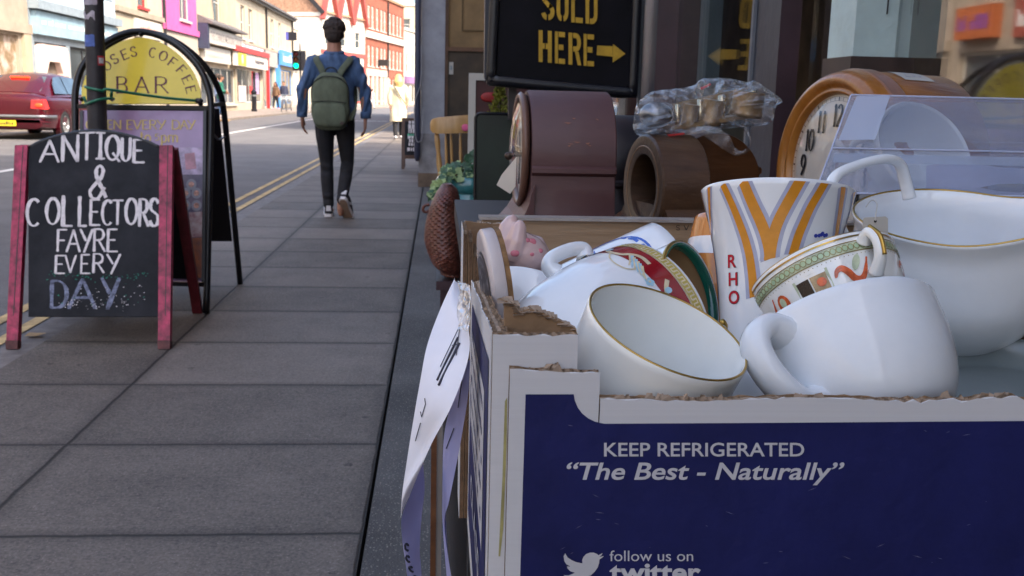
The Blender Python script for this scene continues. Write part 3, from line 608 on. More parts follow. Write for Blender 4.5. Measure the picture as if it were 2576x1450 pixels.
q = MB(); q.box((c.x-.025, 11.88, c.z-.07), (c.x+.025, 11.897, c.z+.07)); q.build('notice', m_white, d)
q = MB(); q.box((c.x-.01, 11.877, c.z-.02), (c.x+.012, 11.8785, c.z+.03)); q.build('notice_mark', m_greyblue, d)
# further buildings on the right (mostly behind the pier; they shade the road)
b = Bld('right_side_shop', 'brick shop beyond the grey pier, on the right of the street', (-.2, 16.2, 0), (0, -1, 0), (-1, 0, 0), 4.0, 9.6, 8)
hs = [(.6, 1.6, 4.4, 6.2), (2.4, 3.4, 4.4, 6.2), (.4, 3.5, .5, 2.4)]
b.wall(m_brick, hs)
for h in hs: b.window(*h, m_white, h[3] > 3, 1 if h[3] > 3 else 3)
b = Bld('right_side_terrace', 'rendered terrace further up on the right of the street', (-.1, 60, 0), (0, -1, 0), (-1, 0, 0), 31, 8.4, 8)
hs = [(2+4*k, 3.2+4*k, 4.4, 6.4) for k in range(7)]+[(1+6*k, 5.6+6*k, .5, 2.5) for k in range(5)]
b.wall(m_cream, hs)
for h in hs: b.window(*h, m_white, h[3] > 3, 1 if h[3] > 3 else 3)

# ---------------------------------------------------------------- lamp post, cable
m_pole = M('weathered_pole', (.035, .033, .038), .55, .3, var=.35, scale=9, bump=.15, bscale=30)
lp = thing('lamp_post', 'dark grey steel post with torn stickers, between the two pavement signs', 'lamp post', (-1.60, 4.73, 0))
_p0, _p1 = at(236, 0, 4.73), at(245.5, 325, 4.73); PX = (at(239, 100, 4.73).x, 4.73)
def pxl(z): return _p1.x+(_p0.x-_p1.x)*(z-_p1.z)/(_p0.z-_p1.z)
def ppx(x, y): return at(x, y, PX[1])
MB().tube([(pxl(z), PX[1], z) for z in (-.02, .5, 1.2, 3.2, 4.2)], [.047, .043, .0415, .039, .038], 24).build('pole', m_pole, lp, True)
def wrap(y0, y1, a0, a1, m, name, rag=0):
    q = MB(); ring = []
    z0, z1 = ppx(240, y1).z, ppx(240, y0).z
    for k in range(9):
        a = R(a0+(a1-a0)*k/8); rr = .0432
        ring.append((pxl((z0+z1)/2)+rr*math.sin(a), PX[1]-rr*math.cos(a), z0+random.uniform(0, rag), z1-random.uniform(0, rag)))
    q.add([(x, y, z) for x, y, z, _ in ring]+[(x, y, z) for x, y, _, z in ring], [(i, i+1, i+10, i+9) for i in range(8)])
    return q.build(name, m, lp)
m_stk = M('sticker_paper', (.42, .38, .44), .7, var=.3, scale=30)
wrap(-30, 15, -80, 35, m_stk, 'sticker', .004); wrap(27, 55, -85, 20, m_stk, 'sticker', .03)
wrap(88, 120, -75, 15, M('blue_sticker', (.07, .13, .42), .5, var=.3, scale=40), 'sticker', .004)
wrap(141, 165, 30, 80, M('red_sticker', (.45, .04, .05), .5, var=.1), 'sticker'); wrap(146, 160, 36, 70, M('white_sticker', (.6, .6, .62), .5, var=.3, scale=60), 'sticker').location.y -= .001
m_gcab = M('green_cable', (.015, .16, .09), .35, var=.15)
zc = ppx(245, 225).z; zl = ppx(245, 255).z
cab = [(PX[0]+.052*math.cos(a), PX[1]+.052*math.sin(a), zc-.01*math.cos(a)) for a in (R(t) for t in range(150, 330, 15))]
e0 = at(500, 254, 4.93)
cab2 = [at(270, 225, 4.70), at(340, 236, 4.78), at(420, 247, 4.86), e0]
loop = [(PX[0]+(.058+.02*math.sin(a))*math.cos(a), PX[1]+.06*math.sin(a), zl+.014*math.cos(a)+(.0)) for a in (R(t) for t in range(-200, 60, 15))]
cbt = thing('green_cable', 'green security cable looped round the lamp post and tied to the coffee sign', 'cable', tuple(e0))
MB().tube(smoothline(cab+cab2, 3), .0065, 8).build('cable', m_gcab, cbt, True)
MB().tube(smoothline([(PX[0]-.07, PX[1]+.02, zl+.02)]+loop+[(PX[0]+.055, PX[1]+.02, zc-.01)], 3), .0065, 8).build('cable_loop', m_gcab, cbt, True)
MB().ell(e0, (.022, .014, .014)).build('cable_end', m_black, cbt, True)

# ---------------------------------------------------------------- chalkboard A-sign
m_chalk = M('chalkboard', (.007, .008, .012), .6, scale=5, spec=.2, col2=(.026, .027, .034), lo=.4, hi=.75)
m_chalkw = M('white_chalk', (.72, .68, .70), .9, var=.10, scale=90)
m_chalkb = M('grey_blue_chalk', (.17, .19, .28), .9, var=.6, scale=60)
m_chalkg = M('green_chalk', (.02, .20, .14), .9, var=.5, scale=60)
m_redfr = M('red_stained_frame', (.33, .022, .070), .5, var=.55, scale=24, bump=.15, bscale=40)
m_redfd = M('worn_foot', (.10, .03, .03), .7, var=.4, scale=20)
a = thing('chalkboard_sign', 'red framed chalkboard pavement sign hand lettered for an antique fayre', 'pavement sign', (-1.4, 4.2, 0))
o1 = V((-1.4, 4.02, 0)); tp = V((-1.4, 4.36, .80)); nb = (tp-o1).cross(V((1, 0, 0))).normalized()
if nb.y > 0: nb = -nb
def bp_(x, y, off=0.): return hit(x, y, o1, nb)+nb*off
# board
arcp = [(72, 797), (72, 372)]+[(72+(400-72)*t, 372-42*math.sin(math.pi*t)**.8) for t in (k/16 for k in range(1, 16))]+[(402, 372), (400, 797)]
q = MB(); q.prism([bp_(x, y, .002) for x, y in arcp], -nb*.012); q.build('chalk_panel', m_chalk, a)
edge = smoothline([bp_(x, y, -.004) for x, y in arcp[1:-1]], 2)
MB().tube(edge, .0085, 8).build('edge_trim', m_black, a, True)
for x0, x1, xb0, xb1, nme in ((40, 72, 18, 47, 'leg'), (403, 436, 399, 429, 'leg')):
    q = MB(); q.prism([bp_(x0, 368, .012), bp_(x1, 368, .012), bp_(xb1, 872, .012), bp_(xb0, 872, .012)], -nb*.034)
    lg = q.build(nme, m_redfr, a)
    q = MB(); q.prism([bp_(xb0-1, 858, .014), bp_(xb1+1, 858, .014), bp_(xb1, 880, .014), bp_(xb0, 880, .014)], -nb*.038); q.build('worn_foot', m_redfd, lg)
    q = MB(); q.prism([bp_(x0+20, 370, .0135), bp_(x0+22, 370, .0135), bp_(xb0+20, 796, .0135), bp_(xb0+18, 796, .0135)], -nb*.001); q.build('groove', m_dark, lg)
# back leaf
bt = bp_(425, 372, -.03); bt.y += .0; top = V((-1.4, 4.39, .79)); bk = V((-1.4, 4.70, 0)); nk = (bk-top).cross(V((1, 0, 0))).normalized()
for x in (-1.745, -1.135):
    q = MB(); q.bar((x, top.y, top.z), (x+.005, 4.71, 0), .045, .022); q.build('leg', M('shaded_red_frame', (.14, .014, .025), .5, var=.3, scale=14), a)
q = MB(); q.obox((-1.44, top.y+(bk.y-top.y)*.47, .42), (.285, 0, 0), (bk-top)*.30, nk*.006); q.build('chalk_panel', m_chalk, a)
q = MB()
for x in (-1.75, -1.13): q.ell((x, 4.30, .63), (.012, .012, .012), n=8)
q.build('hinge_screw', m_black, a)
def chalk(line, m, thick, thin, name='lettering', ser=.05):
    q = MB()
    for ch, (x0, y0, x1, y1) in line:
        X0, X1, Y0, Y1 = x0*.4338, x1*.4338, 283+y0*.4338, 283+y1*.4338
        glyph(q, ch, lambda u, v: bp_(X0+(X1-X0)*u+(v-.5)*1.5, Y1+(Y0-Y1)*v, .0032), thick, thin, .22, ser, (X1-X0)/(Y1-Y0))
    return q.build(name, m, a)
chalk([('A',(236,165,342,288)),('N',(358,135,460,284)),('T',(462,118,548,274)),('I',(556,120,612,270)),('Q',(616,137,694,278)),('U',(704,152,760,284)),('E',(772,160,838,292))], m_chalkw, .14, .07)
chalk([('&',(522,312,618,500))], m_chalkw, .11, .08, ser=0)
chalk([('C',(155,505,235,660)),('O',(270,500,346,650)),('L',(362,488,422,660)),('L',(458,492,505,660)),('E',(522,508,580,655)),('C',(592,512,655,655)),('T',(655,512,712,650)),('O',(730,502,796,650)),('R',(806,505,862,660)),('S',(866,503,926,660))], m_chalkw, .13, .06)
chalk([('F',(332,682,388,805)),('A',(390,685,465,808)),('Y',(468,682,536,808)),('R',(542,678,610,806)),('E',(622,680,682,808))], m_chalkw, .12, .07)
chalk([('E',(320,832,376,935)),('V',(380,832,440,930)),('E',(468,827,522,935)),('R',(538,822,604,930)),('Y',(622,826,696,934))], m_chalkw, .13, .07)
chalk([('D',(292,978,394,1134)),('A',(402,968,556,1136)),('Y',(592,965,690,1136))], m_chalkb, .15, .06, 'faded_lettering')
q = MB(); rr = random.Random(3)
for k in range(120):
    if k < 70: x, y = rr.uniform(270, 860), rr.gauss(945, 12)
    else: x, y = rr.uniform(290, 860), rr.uniform(990, 1130)
    x, y = x*.4338, 283+y*.4338; h = rr.uniform(.6, 2.6)
    q.mi = 1 if k > 85 else 0; q.poly([bp_(x, y, .0034), bp_(x+h*1.4, y+rr.uniform(-1, 1), .0034), bp_(x+h, y+h, .0034), bp_(x-1, y+h*.8, .0034)])
q.mi = 1
for k in range(55):
    x, y = rr.choice((rr.gauss(560, 30), rr.gauss(715, 10), rr.gauss(420, 20))), rr.gauss(1110, 16); x, y = x*.4338, 283+y*.4338; h = rr.uniform(.8, 2.4)
    q.poly([bp_(x, y, .0036), bp_(x+h, y, .0036), bp_(x+h, y+h, .0036), bp_(x, y+h, .0036)])
q.build('chalk_smudges', [m_chalkg, m_chalkw], a)
# faint wiped marks
# ---------------------------------------------------------------- coffee bar A-sign
c = thing('coffee_sign', 'arched coffee bar pavement sign with a yellow top and a purple poster, black tube frame', 'pavement sign', (-1.42, 5.0, 0))
o2 = V((-1.42, 4.69, 0)); t2 = V((-1.42, 5.06, 1.32)); nc = (t2-o2).cross(V((1, 0, 0))).normalized()
if nc.y > 0: nc = -nc
def cp_(x, y, off=0.): return hit(x, y, o2, nc)+nc*off
m_tube = M('black_tube', (.006, .006, .009), .3, .2, var=.2)
ar = [(190+10*0, 790), (190, 640), (189, 420), (188, 280)]
front = [cp_(200, 792), cp_(194, 560), cp_(189, 300), cp_(192, 215), cp_(212, 160), cp_(255, 115), cp_(305, 88), cp_(352, 80), cp_(405, 92), cp_(455, 122), cp_(500, 170), cp_(524, 225), cp_(531, 290), cp_(526, 500), cp_(519, 788)]
MB().tube(smoothline(front, 5), .0165, 12).build('front_frame', m_tube, c, True)
off = V((0, .0, 0))
def bk_(p):                                 # mirror of the front leaf about the ridge
    f = (t2.z-p.z)/t2.z; return V((p.x+.01, t2.y+.03+(5.46-t2.y-.03)*f, p.z))
MB().tube(smoothline([bk_(p) for p in front], 5), .0155, 12).build('back_frame', m_tube, c, True)
ylp = [(206, 262), (206, 225), (222, 178), (255, 138), (300, 108), (350, 96), (400, 106), (448, 136), (486, 180), (504, 225), (508, 262)]
ys = [cp_(x, y, .004) for x, y in ylp]; sm = [ys[0]]+smoothline(ys[1:-1], 4)+[ys[-1]]
q = MB(); q.prism(sm, -nc*.01); yp = q.build('yellow_panel', M('yellow_panel', (.78, .60, .03), .3, var=.06, coat=.3), c)
m_brl = M('brown_lettering', (.13, .035, .03), .5, var=0)
q = MB()
def rotl(ch, cx, cy, rot, wd, ht, thick=.16, thin=.06, ser=.10):
    rot = R(rot); cs, sn = math.cos(rot), math.sin(rot)
    def mp(u, v):
        x, y = (u-.5)*wd, (.5-v)*ht; return cp_(cx+x*cs-y*sn, cy+x*sn+y*cs, .0052)
    glyph(q, ch, mp, thick, thin, 0, ser, wd/ht)
for ch, x, y, r_ in (('O',885,548,-46),('S',950,492,-34),('E',1035,455,-22),('S',1108,432,-10),('C',1265,440,10),('O',1355,468,24),('F',1432,522,37),('F',1505,583,50),('E',1552,662,64),('E',1582,745,76)):
    rotl(ch, x*.3037, y*.3037, r_, 16 if ch != 'O' else 19, 24)
for ch, x0, x1 in (('B',965,1062),('A',1120,1232),('R',1282,1392)): rotl(ch, (x0+x1)/2*.3037, 707*.3037, 0, (x1-x0)*.3037, 40, .14, .045, .09)
q.build('lettering', m_brl, yp)
q = MB(); q.bar(cp_(194, 268, .0), cp_(528, 272, 0), .02, .02); q.bar(cp_(196, 708, .0), cp_(522, 716, 0), .02, .02)
q.bar(cp_(206, 280, .004), cp_(208, 705, .004), .014, .02); q.bar(cp_(516, 280, .004), cp_(512, 710, .004), .014, .02); q.build('poster_frame', m_tube, c)
for x, y in ((355, 87), (505, 262), (206, 250)):
    q = MB(); q.ell(cp_(x, y), (.012, .02, .012)); q.build('panel_clip', m_tube, c, True)
m_purp = M('purple_poster', (.30, .19, .33), .3, var=.25, scale=3, coat=.4)
q = MB(); q.prism([cp_(209, 278, .003), cp_(514, 280, .003), cp_(511, 708, .003), cp_(211, 704, .003)], -nc*.006); po = q.build('poster', m_purp, c)
q = MB()
def put(st, x0, y0, x1, y1, tk=.13, tn=.045, sr=.09):
    for ch, a0, a1 in st: rotl(ch, (a0+a1)/2*.3037, (y0+y1)/2*.3037, 0, (a1-a0)*.3037, (y1-y0)*.3037, tk*1.35, tn*1.5, sr)
put([('O',716,786),('P',804,850),('E',893,932),('N',944,1006),('E',1052,1098),('V',1108,1172),('E',1182,1226),('R',1240,1298),('Y',1304,1372),('D',1424,1492),('A',1496,1558),('Y',1556,1618)], 0, 1000, 0, 1074)
for ch, a0, a1 in (('t',1160,1196),('o',1202,1250),('5',1284,1324),('p',1336,1384),('m',1396,1474)): rotl(ch, (a0+a1)/2*.3037, (1140)*.3037, 0, (a1-a0)*.3037, (26 if ch != '5' else 16), .17, .08, 0)
q.build('lettering', M('gold_lettering', (.62, .46, .16), .5, var=0), po)
# pictures printed on the poster: pale cake picture, plates of food
def pic(pts, m, name, eps=.0045): qq = MB(); qq.poly([cp_(x, y, eps) for x, y in pts]); return qq.build(name, m, po)
pic([(452, 372), (512, 372), (512, 440), (456, 440)], M('cake_picture', (.38, .30, .42), .4, var=.6, scale=14), 'printed_picture')
pic([(465, 388), (490, 385), (495, 425), (468, 428)], M('cake_pink', (.50, .24, .30), .4, var=.3, scale=16), 'printed_picture', .0055)
pic([(440, 440), (512, 440), (511, 705), (440, 703)], M('menu_picture', (.055, .05, .10), .4, var=.8, scale=10, col2=(.16, .12, .16)), 'printed_picture', .0048)
pic([(476, 535), (511, 533), (511, 596), (480, 598)], M('table_picture', (.20, .07, .09), .4, var=.6, scale=18, col2=(.42, .36, .36)), 'printed_picture', .0056)
pic([(480, 600), (511, 598), (511, 700), (484, 700)], M('dish_picture', (.30, .10, .04), .4, var=.7, scale=22, col2=(.10, .05, .05)), 'printed_picture', .0056)
m_plate = M('printed_plate', (.22, .22, .26), .4, var=.1); m_food = M('printed_food', (.42, .22, .17), .4, var=.6, scale=90)
for x, y in ((495, 487), (495, 518), (468, 487), (468, 518), (482, 465)):
    pic([(x+13*math.cos(R(t)), y+14*math.sin(R(t))) for t in range(0, 360, 20)], m_plate, 'printed_plate', .0058)
    pic([(x+7*math.cos(R(t)), y+7*math.sin(R(t))) for t in range(0, 360, 30)], m_food, 'printed_food', .0064)
# back leaf panel and side strut
q = MB(); q.prism([bk_(cp_(205, 275)), bk_(cp_(518, 275)), bk_(cp_(510, 655)), bk_(cp_(215, 655))], (0, .008, 0)); q.build('back_panel', m_black, c)
q = MB(); f1, b1 = cp_(529, 330), bk_(cp_(527, 350)); md = (f1+b1)/2-V((0, 0, .03)); q.bar(f1, md, .012, .006); q.bar(md, b1, .012, .006); q.build('folding_strut', m_steel, c)
q = MB(); f1, b1 = cp_(531, 265), bk_(cp_(531, 262)); q.bar(f1, b1, .02, .02); q.build('hinge_bar', m_tube, c)

# ---------------------------------------------------------------- small far chalkboard by the pier
k = thing('small_chalkboard', 'small wooden framed chalkboard sign with white and green chalk, by the drainpipe', 'pavement sign', (-.3, 14.4, 0))
c0, c1 = at(1010, 297, 14.3), at(1052, 392, 14.1)
q = MB(); x0, x1 = c0.x, c0.x+.42
q.prism([(x0, 14.3, .02), (x0+.045, 14.3, .02), (x0+.045, 14.42, c0.z), (x0, 14.42, c0.z)], (0, .03, 0)); q.prism([(x1-.045, 14.3, .02), (x1, 14.3, .02), (x1, 14.42, c0.z), (x1-.045, 14.42, c0.z)], (0, .03, 0))
q.box((x0+.046, 14.405, c0.z-.05), (x1-.046, 14.43, c0.z-.002)); q.box((x0+.046, 14.33, .17), (x1-.046, 14.36, .22)); q.build('frame', M('dark_brown_frame', (.09, .045, .03), .5, var=.2), k)
q = MB(); q.prism([(x0+.045, 14.335, .22), (x1-.045, 14.335, .22), (x1-.045, 14.405, c0.z-.05), (x0+.045, 14.405, c0.z-.05)], (0, .015, 0)); q.build('chalk_panel', m_chalk, k)
q = MB(); rr = random.Random(5)
for z, s_, mi in ((.68, .05, 0), (.62, .08, 0), (.56, .08, 0), (.5, .05, 1), (.47, .05, 0), (.42, .06, 0), (.37, .05, 0), (.3, .06, 0)):
    q.mi = mi; xx = x0+.08+rr.uniform(0, .03)
    while xx < x0+.36:
        w_ = rr.uniform(.015, .04); yy = 14.32+(z-.22)*.135*1.0
        q.poly([(xx, yy, z-s_*.4), (xx+w_, yy, z-s_*.3), (xx+w_, yy+.004, z+s_*.4), (xx, yy+.004, z+s_*.45)]); xx += w_+.012
q.build('lettering', [m_chalkw, M('mint_chalk', (.12, .5, .32), .9, var=.2)], k)
q = MB(); q.prism([(x0, 14.8, .02), (x0+.04, 14.8, .02), (x0+.04, 14.45, c0.z), (x0, 14.45, c0.z)], (0, .02, 0)); q.build('leg', M('dark_brown_leg', (.06, .03, .02), .5, var=.2), k)
# ---------------------------------------------------------------- people
m_skin = M('skin', (.36, .17, .11), .55, var=.12, scale=20)
m_hair = M('dark_hair', (.022, .011, .008), .65, var=.7, scale=60, bump=.8, bscale=90)
m_denim = M('blue_chambray', (.060, .112, .225), .85, var=.35, scale=7, bump=.9, bscale=9, stretch=(1.6, 1, .8))
m_jean = M('black_jeans', (.008, .008, .012), .8, var=.4, scale=9, bump=.6, bscale=14)
m_sole = M('tan_sole', (.26, .17, .12), .7, var=.2); m_shoe = M('black_canvas', (.010, .010, .016), .7, var=.2); m_rub = M('white_rubber', (.68, .66, .68), .5, var=.05)
def limb(mb, pts, n=12, flat=1., ref=None):
    pts = [(V(p[:3]), p[3]) for p in pts]; P = [p for p, r in pts]; Rr = [r for p, r in pts]
    d0 = (P[0]-P[1]).normalized()*Rr[0]*.7; d1 = (P[-1]-P[-2]).normalized()*Rr[-1]*.7
    mb.tube([P[0]+d0]+P+[P[-1]+d1], [Rr[0]*.45]+Rr+[Rr[-1]*.45], n, flat, ref)
def torso(mb, secs):                      # (x, y, z, half width, half depth)
    rings = [[V((x+w_*math.copysign(abs(math.cos(t))**.85, math.cos(t)), y+d_*math.copysign(abs(math.sin(t))**.85, math.sin(t)), z)) for t in (2*math.pi*k/20 for k in range(20))] for x, y, z, w_, d_ in secs]
    mb.loft(rings)
def hand(mb, wrist, d, side, fwd, s=1.):
    """palm, four curled fingers and a thumb; d = downwards along the forearm, fwd = where the thumb points"""
    w_, d, f = V(wrist), V(d).normalized(), V(fwd).normalized(); o = V(side).normalized()   # o: back of the hand, outwards
    c_ = w_+d*.05*s
    mb.obox(c_, d*.05*s, f*.037*s, o*.013*s)
    for i, (ln, cu) in enumerate(((.068, .35), (.078, .45), (.072, .55), (.055, .65))):
        b_ = w_+d*.095*s+f*(.028-.019*i)*s; m1 = b_+d*ln*.5*s-o*.008*s; m2 = m1+(d*math.cos(cu)-o*math.sin(cu))*ln*.35*s; m3 = m2+(d*math.cos(cu*2)-o*math.sin(cu*2))*ln*.3*s
        limb(mb, [(*b_, .0095*s), (*m1, .009*s), (*m2, .0085*s), (*m3, .007*s)], 8)
    b_ = w_+d*.03*s+f*.034*s; m1 = b_+d*.035*s+f*.018*s-o*.006*s; m2 = m1+d*.028*s+f*.002*s-o*.01*s
    limb(mb, [(*b_, .013*s), (*m1, .011*s), (*m2, .008*s)], 8)
def head(mb, c, fwd, s=1.):               # c = centre of the head
    c, f = V(c), V(fwd).normalized(); sd = f.cross(V((0, 0, 1)))
    rot = Matrix((( sd.x, f.x, 0), (sd.y, f.y, 0), (0, 0, 1)))
    mb.ell(c+V((0, 0, .02*s)), (.076*s, .094*s, .105*s), rot); mb.ell(c+f*.02*s-V((0, 0, .055*s)), (.058*s, .072*s, .065*s), rot)
    limb(mb, [(*(c+f*.092*s+V((0, 0, .015*s))), .009*s), (*(c+f*.112*s-V((0, 0, .02*s))), .013*s)], 8)
    for q in (-1, 1):
        mb.ell(c+sd*(q*.079*s)-V((0, 0, .005*s)), (.012*s, .02*s, .032*s), rot); mb.ell(c+f*.09*s+sd*(q*.03*s)+V((0, 0, .012*s)), (.014*s, .008*s, .007*s), rot)
    mb.ell(c+f*.088*s-V((0, 0, .052*s)), (.025*s, .01*s, .008*s), rot)
MS = .968
def shift(mb, loc, rz=0., s=None):
    if s is None: s = MS
    m = Matrix.Translation(V(loc)) @ Matrix.Rotation(rz, 4, 'Z') @ Matrix.Scale(s, 4)
    mb.v = [m @ p for p in mb.v]; return mb

# the man walking away
MX, MY = -.88, 8.67; ML = (MX, MY, 0)
man = thing('person', 'man in a blue shirt and black jeans walking away along the pavement', 'person', ML)
b0 = MB()
torso(b0, [(0,.01,.86,.14,.10),(0,.02,.95,.145,.10),(0,.02,1.06,.135,.09),(0,.02,1.2,.145,.09),(0,.01,1.30,.155,.085),(0,.0,1.36,.115,.06),(0,0,1.40,.065,.055)])
limb(b0, [(0,-.005,1.40,.070),(0,.012,1.47,.064),(0,.03,1.53,.062)])
head(b0, (0,.045,1.585), (.05,1,-.1), .98)
for sx, el, wr in ((-1, (-.262,-.03,1.12), (-.285,.03,.875)), (1, (.252,.0,1.12), (.270,-.03,.875))):
    limb(b0, [(sx*.150,.0,1.33,.045),(sx*.185,-.005,1.29,.045),(*el,.042),(*wr,.027)])
    wr = V(wr); hand(b0, wr-(wr-V(el)).normalized()*.01, (wr-V(el))+V((-sx*.02,.03,0)), (sx,-.2,0), (.0,1,.05))
legsL = [(-.085,.0,.86,.085),(-.086,.0,.72,.075),(-.076,.03,.47,.051),(-.070,.0,.32,.050),(-.058,-.02,.10,.037)]
legsR = [(.085,.0,.86,.085),(.092,.02,.72,.075),(.105,.05,.48,.051),(.095,-.06,.34,.050),(.072,-.17,.155,.037)]
for L_ in (legsL, legsR): limb(b0, [(x,y,z,r_*.84) for x,y,z,r_ in L_])
b0.ell((-.055,.05,.05), (.035,.1,.04)); b0.ell((.06,-.12,.1), (.035,.05,.09))
shift(remesh(b0, .007, 3), ML).build('body', m_skin, man, True)
h0 = MB(); h0.ell((0,.035,1.640), (.097,.108,.082)); h0.ell((0,.012,1.60), (.088,.090,.085)); h0.ell((0,-.005,1.565), (.070,.072,.065)); rr = random.Random(2)
for k in range(150):
    a_ = rr.uniform(0, 6.28); e_ = rr.uniform(-.2, 1.5); q_ = 1.0+.10*max(0, math.sin(e_)); h0.ell((math.cos(a_)*math.cos(e_)*.090, .035+math.sin(a_)*math.cos(e_)*.102, 1.638+math.sin(e_)*.082*q_), (.015, .013, .012), n=8)
hm = remesh(h0, .006, 1); hm.v = [p for p in hm.v]; shift(hm, ML).build('hair', m_hair, man, True)
s0 = MB()
torso(s0, [(0,.01,.80,.165,.125),(0,.01,.84,.172,.13),(0,.015,.95,.176,.13),(0,.02,1.06,.172,.12),(0,.02,1.2,.18,.122),(0,.01,1.32,.19,.118),(0,.0,1.385,.155,.09),(0,.0,1.425,.085,.07)])
for sx, el, wr in ((-1, (-.268,-.03,1.12), (-.285,.025,.90)), (1, (.258,.0,1.12), (.272,-.025,.90))):
    limb(s0, [(sx*.155,.0,1.36,.066),(sx*.186,-.005,1.30,.068),(sx*.223,-.02,1.21,.060),(*el,.053),(sx*.278,(el[1]+wr[1])/2,1.0,.049),(*wr,.041)])
sh = remesh(s0, .008, 3); rr = random.Random(4)
for i, p in enumerate(sh.v):             # cloth folds
    k = .010*math.sin(26*p.z+9*math.sin(11*p.x)+5*p.y)*(1 if abs(p.x) > .17 else .55)+.006*math.sin(40*p.x+14*p.z)
    d_ = V((p.x-math.copysign(.26 if abs(p.x) > .19 else 0, p.x), p.y, 0)); d_ = d_.normalized() if d_.length > .01 else d_
    sh.v[i] = p+d_*k
shirt = shift(sh, ML).build('shirt', m_denim, man, True)
cl = MB(); cl.tube([(.075*math.cos(t), .0+.07*math.sin(t)+.005, 1.43+.012*math.sin(t)) for t in (R(k) for k in range(-150, 331-20, 20))], .017, 8); shift(cl, ML).build('collar', m_denim, shirt, True)
for sx, wr in ((-1, (-.285,.025,.885)), (1, (.272,-.025,.885))):
    cu = MB(); cu.tube([V(wr)+V((0,0,.045)), V(wr)+V((0,0,.04)), V(wr)+V((sx*.002,.002,-.01)), V(wr)+V((sx*.002,.002,-.014))], [.04, .047, .046, .04], 14); shift(cu, ML).build('cuff', m_denim, shirt, True)
j0 = MB(); torso(j0, [(0,.01,.80,.155,.12),(0,.01,.9,.158,.118),(0,.02,.98,.15,.11)])
for L_ in (legsL, legsR): limb(j0, [(x,y,z,r_+(.008 if z > .2 else .010)) for x,y,z,r_ in L_])
jm = remesh(j0, .008, 3)
for i, p in enumerate(jm.v):
    if p.z < .6: jm.v[i] = p+V((0, -1, 0))*(.010*math.sin(60*p.z+8*p.x)*max(0, 1-abs(p.z-.42)/.1)+.010*math.sin(75*p.z+5*p.x)*max(0, 1-abs(p.z-.16)/.08))
shift(jm, ML).build('jeans', m_jean, man, True)
def shoe(loc, pitch, yaw, parent):        # heel at the local origin, toe along +y, sole at z=0
    rot = Matrix.Translation(V(ML)+V(loc)*MS) @ Matrix.Rotation(yaw, 4, 'Z') @ Matrix.Rotation(pitch, 4, 'X')
    def out(k, g=0): return [(.034+g,0),(.036+g,.03),(.034+g,.1),(.043+g,.17),(.045+g,.21),(.034+g,.255+g),(.012,.275+g),(-.012,.275+g),(-.034-g,.255+g),(-.045-g,.21),(-.043-g,.17),(-.034-g,.1),(-.036-g,.03),(-.034-g,0),(-.02,-.02-g),(.02,-.02-g)]
    q = MB(); q.prism([rot @ V((x, y, .003)) for x, y in out(0)], rot.to_3x3() @ V((0, 0, .028))); so_ = q
    up_ = MB(); secs = [(0, .03, 1.), (0, .055, .96), (-.01, .085, .8)]
    rings = []
    for z, sc in ((.031, .95), (.055, .92), (.08, .78), (.10, .62)):
        rings.append([rot @ V((x*sc, (y*(1. if z < .05 else (.8 if z < .07 else .52 if z < .09 else .40)))-.002, z)) for x, y in out(0)])
    up_.loft(rings); u_ = up_.build('shoe', m_shoe, parent, True, 50); so_.build('rubber_edge', m_rub, u_)
    q = MB(); q.prism([rot @ V((x*.9, .012+y*.93, -.001)) for x, y in out(0)], rot.to_3x3() @ V((0, 0, .0035))); q.build('sole', m_sole, u_)
    q = MB(); q.prism([rot @ V((x, -.0245, z)) for x, z in ((-.022,.055),(.022,.055),(.018,.10),(-.018,.10))], rot.to_3x3() @ V((0, .006, 0))); q.build('heel_patch', m_rub, u_)
    for sx in (-1, 1):
        q = MB(); q.prism([rot @ V((sx*.040, y, z)) for y, z in ((.05,.04),(.075,.036),(.12,.07),(.10,.078))], rot.to_3x3() @ V((sx*-.012, 0, 0))); q.build('side_stripe', m_rub, u_)
shoe((-.056,-.055,.0), 0, R(6), man); shoe((.085,-.225,.165), R(-50), R(-14), man)
# his backpack (worn, so a thing of its own)
m_bag = M('olive_canvas', (.105, .125, .085), .85, var=.2, scale=9, bump=.5, bscale=12, stretch=(1.5, 1, .7)); m_bagd = M('dark_canvas', (.022, .025, .022), .85, var=.2)
bp = thing('backpack', 'olive green canvas backpack on the back of the man in the blue shirt', 'backpack', (MX, MY-.17, .80))
def sup(mb, c_, r_, e=.45, n=24, m=16, taper=0.):
    rings = []
    for i in range(1, m):
        ph = -math.pi/2+math.pi*i/m; ring = []
        for k in range(n):
            t = 2*math.pi*k/n; f = lambda a, q: math.copysign(abs(a)**q, a)
            z = f(math.sin(ph), e); sc = 1-taper*max(0, z)**2
            ring.append(V((c_[0]+r_[0]*sc*f(math.cos(ph), e)*f(math.cos(t), e), c_[1]+r_[1]*sc*f(math.cos(ph), e)*f(math.sin(t), e), c_[2]+r_[2]*z)))
        rings.append(ring)
    mb.loft(rings)
q = MB(); sup(q, (MX-.012, MY-.205, 1.06), (.155, .085, .245), .55, 28, 22, .22)
rr = random.Random(9); q.v = [p+V((.004*math.sin(30*p.z+12*p.x), -.006*math.sin(22*p.x+9*p.z)*max(0, (1.3-p.z)), 0)) for p in q.v]
q.build('bag_body', m_bag, bp, True)
q = MB(); sup(q, (MX-.012, MY-.268, .95), (.138, .045, .105), .5, 24, 14, .05); q.build('front_pocket', m_bag, bp, True)
q = MB(); q.tube(smoothline([(MX-.15, MY-.292, 1.055), (MX-.012, MY-.306, 1.062), (MX+.125, MY-.292, 1.052)], 5), .004, 6); q.build('pocket_zip', m_bagd, bp, True)
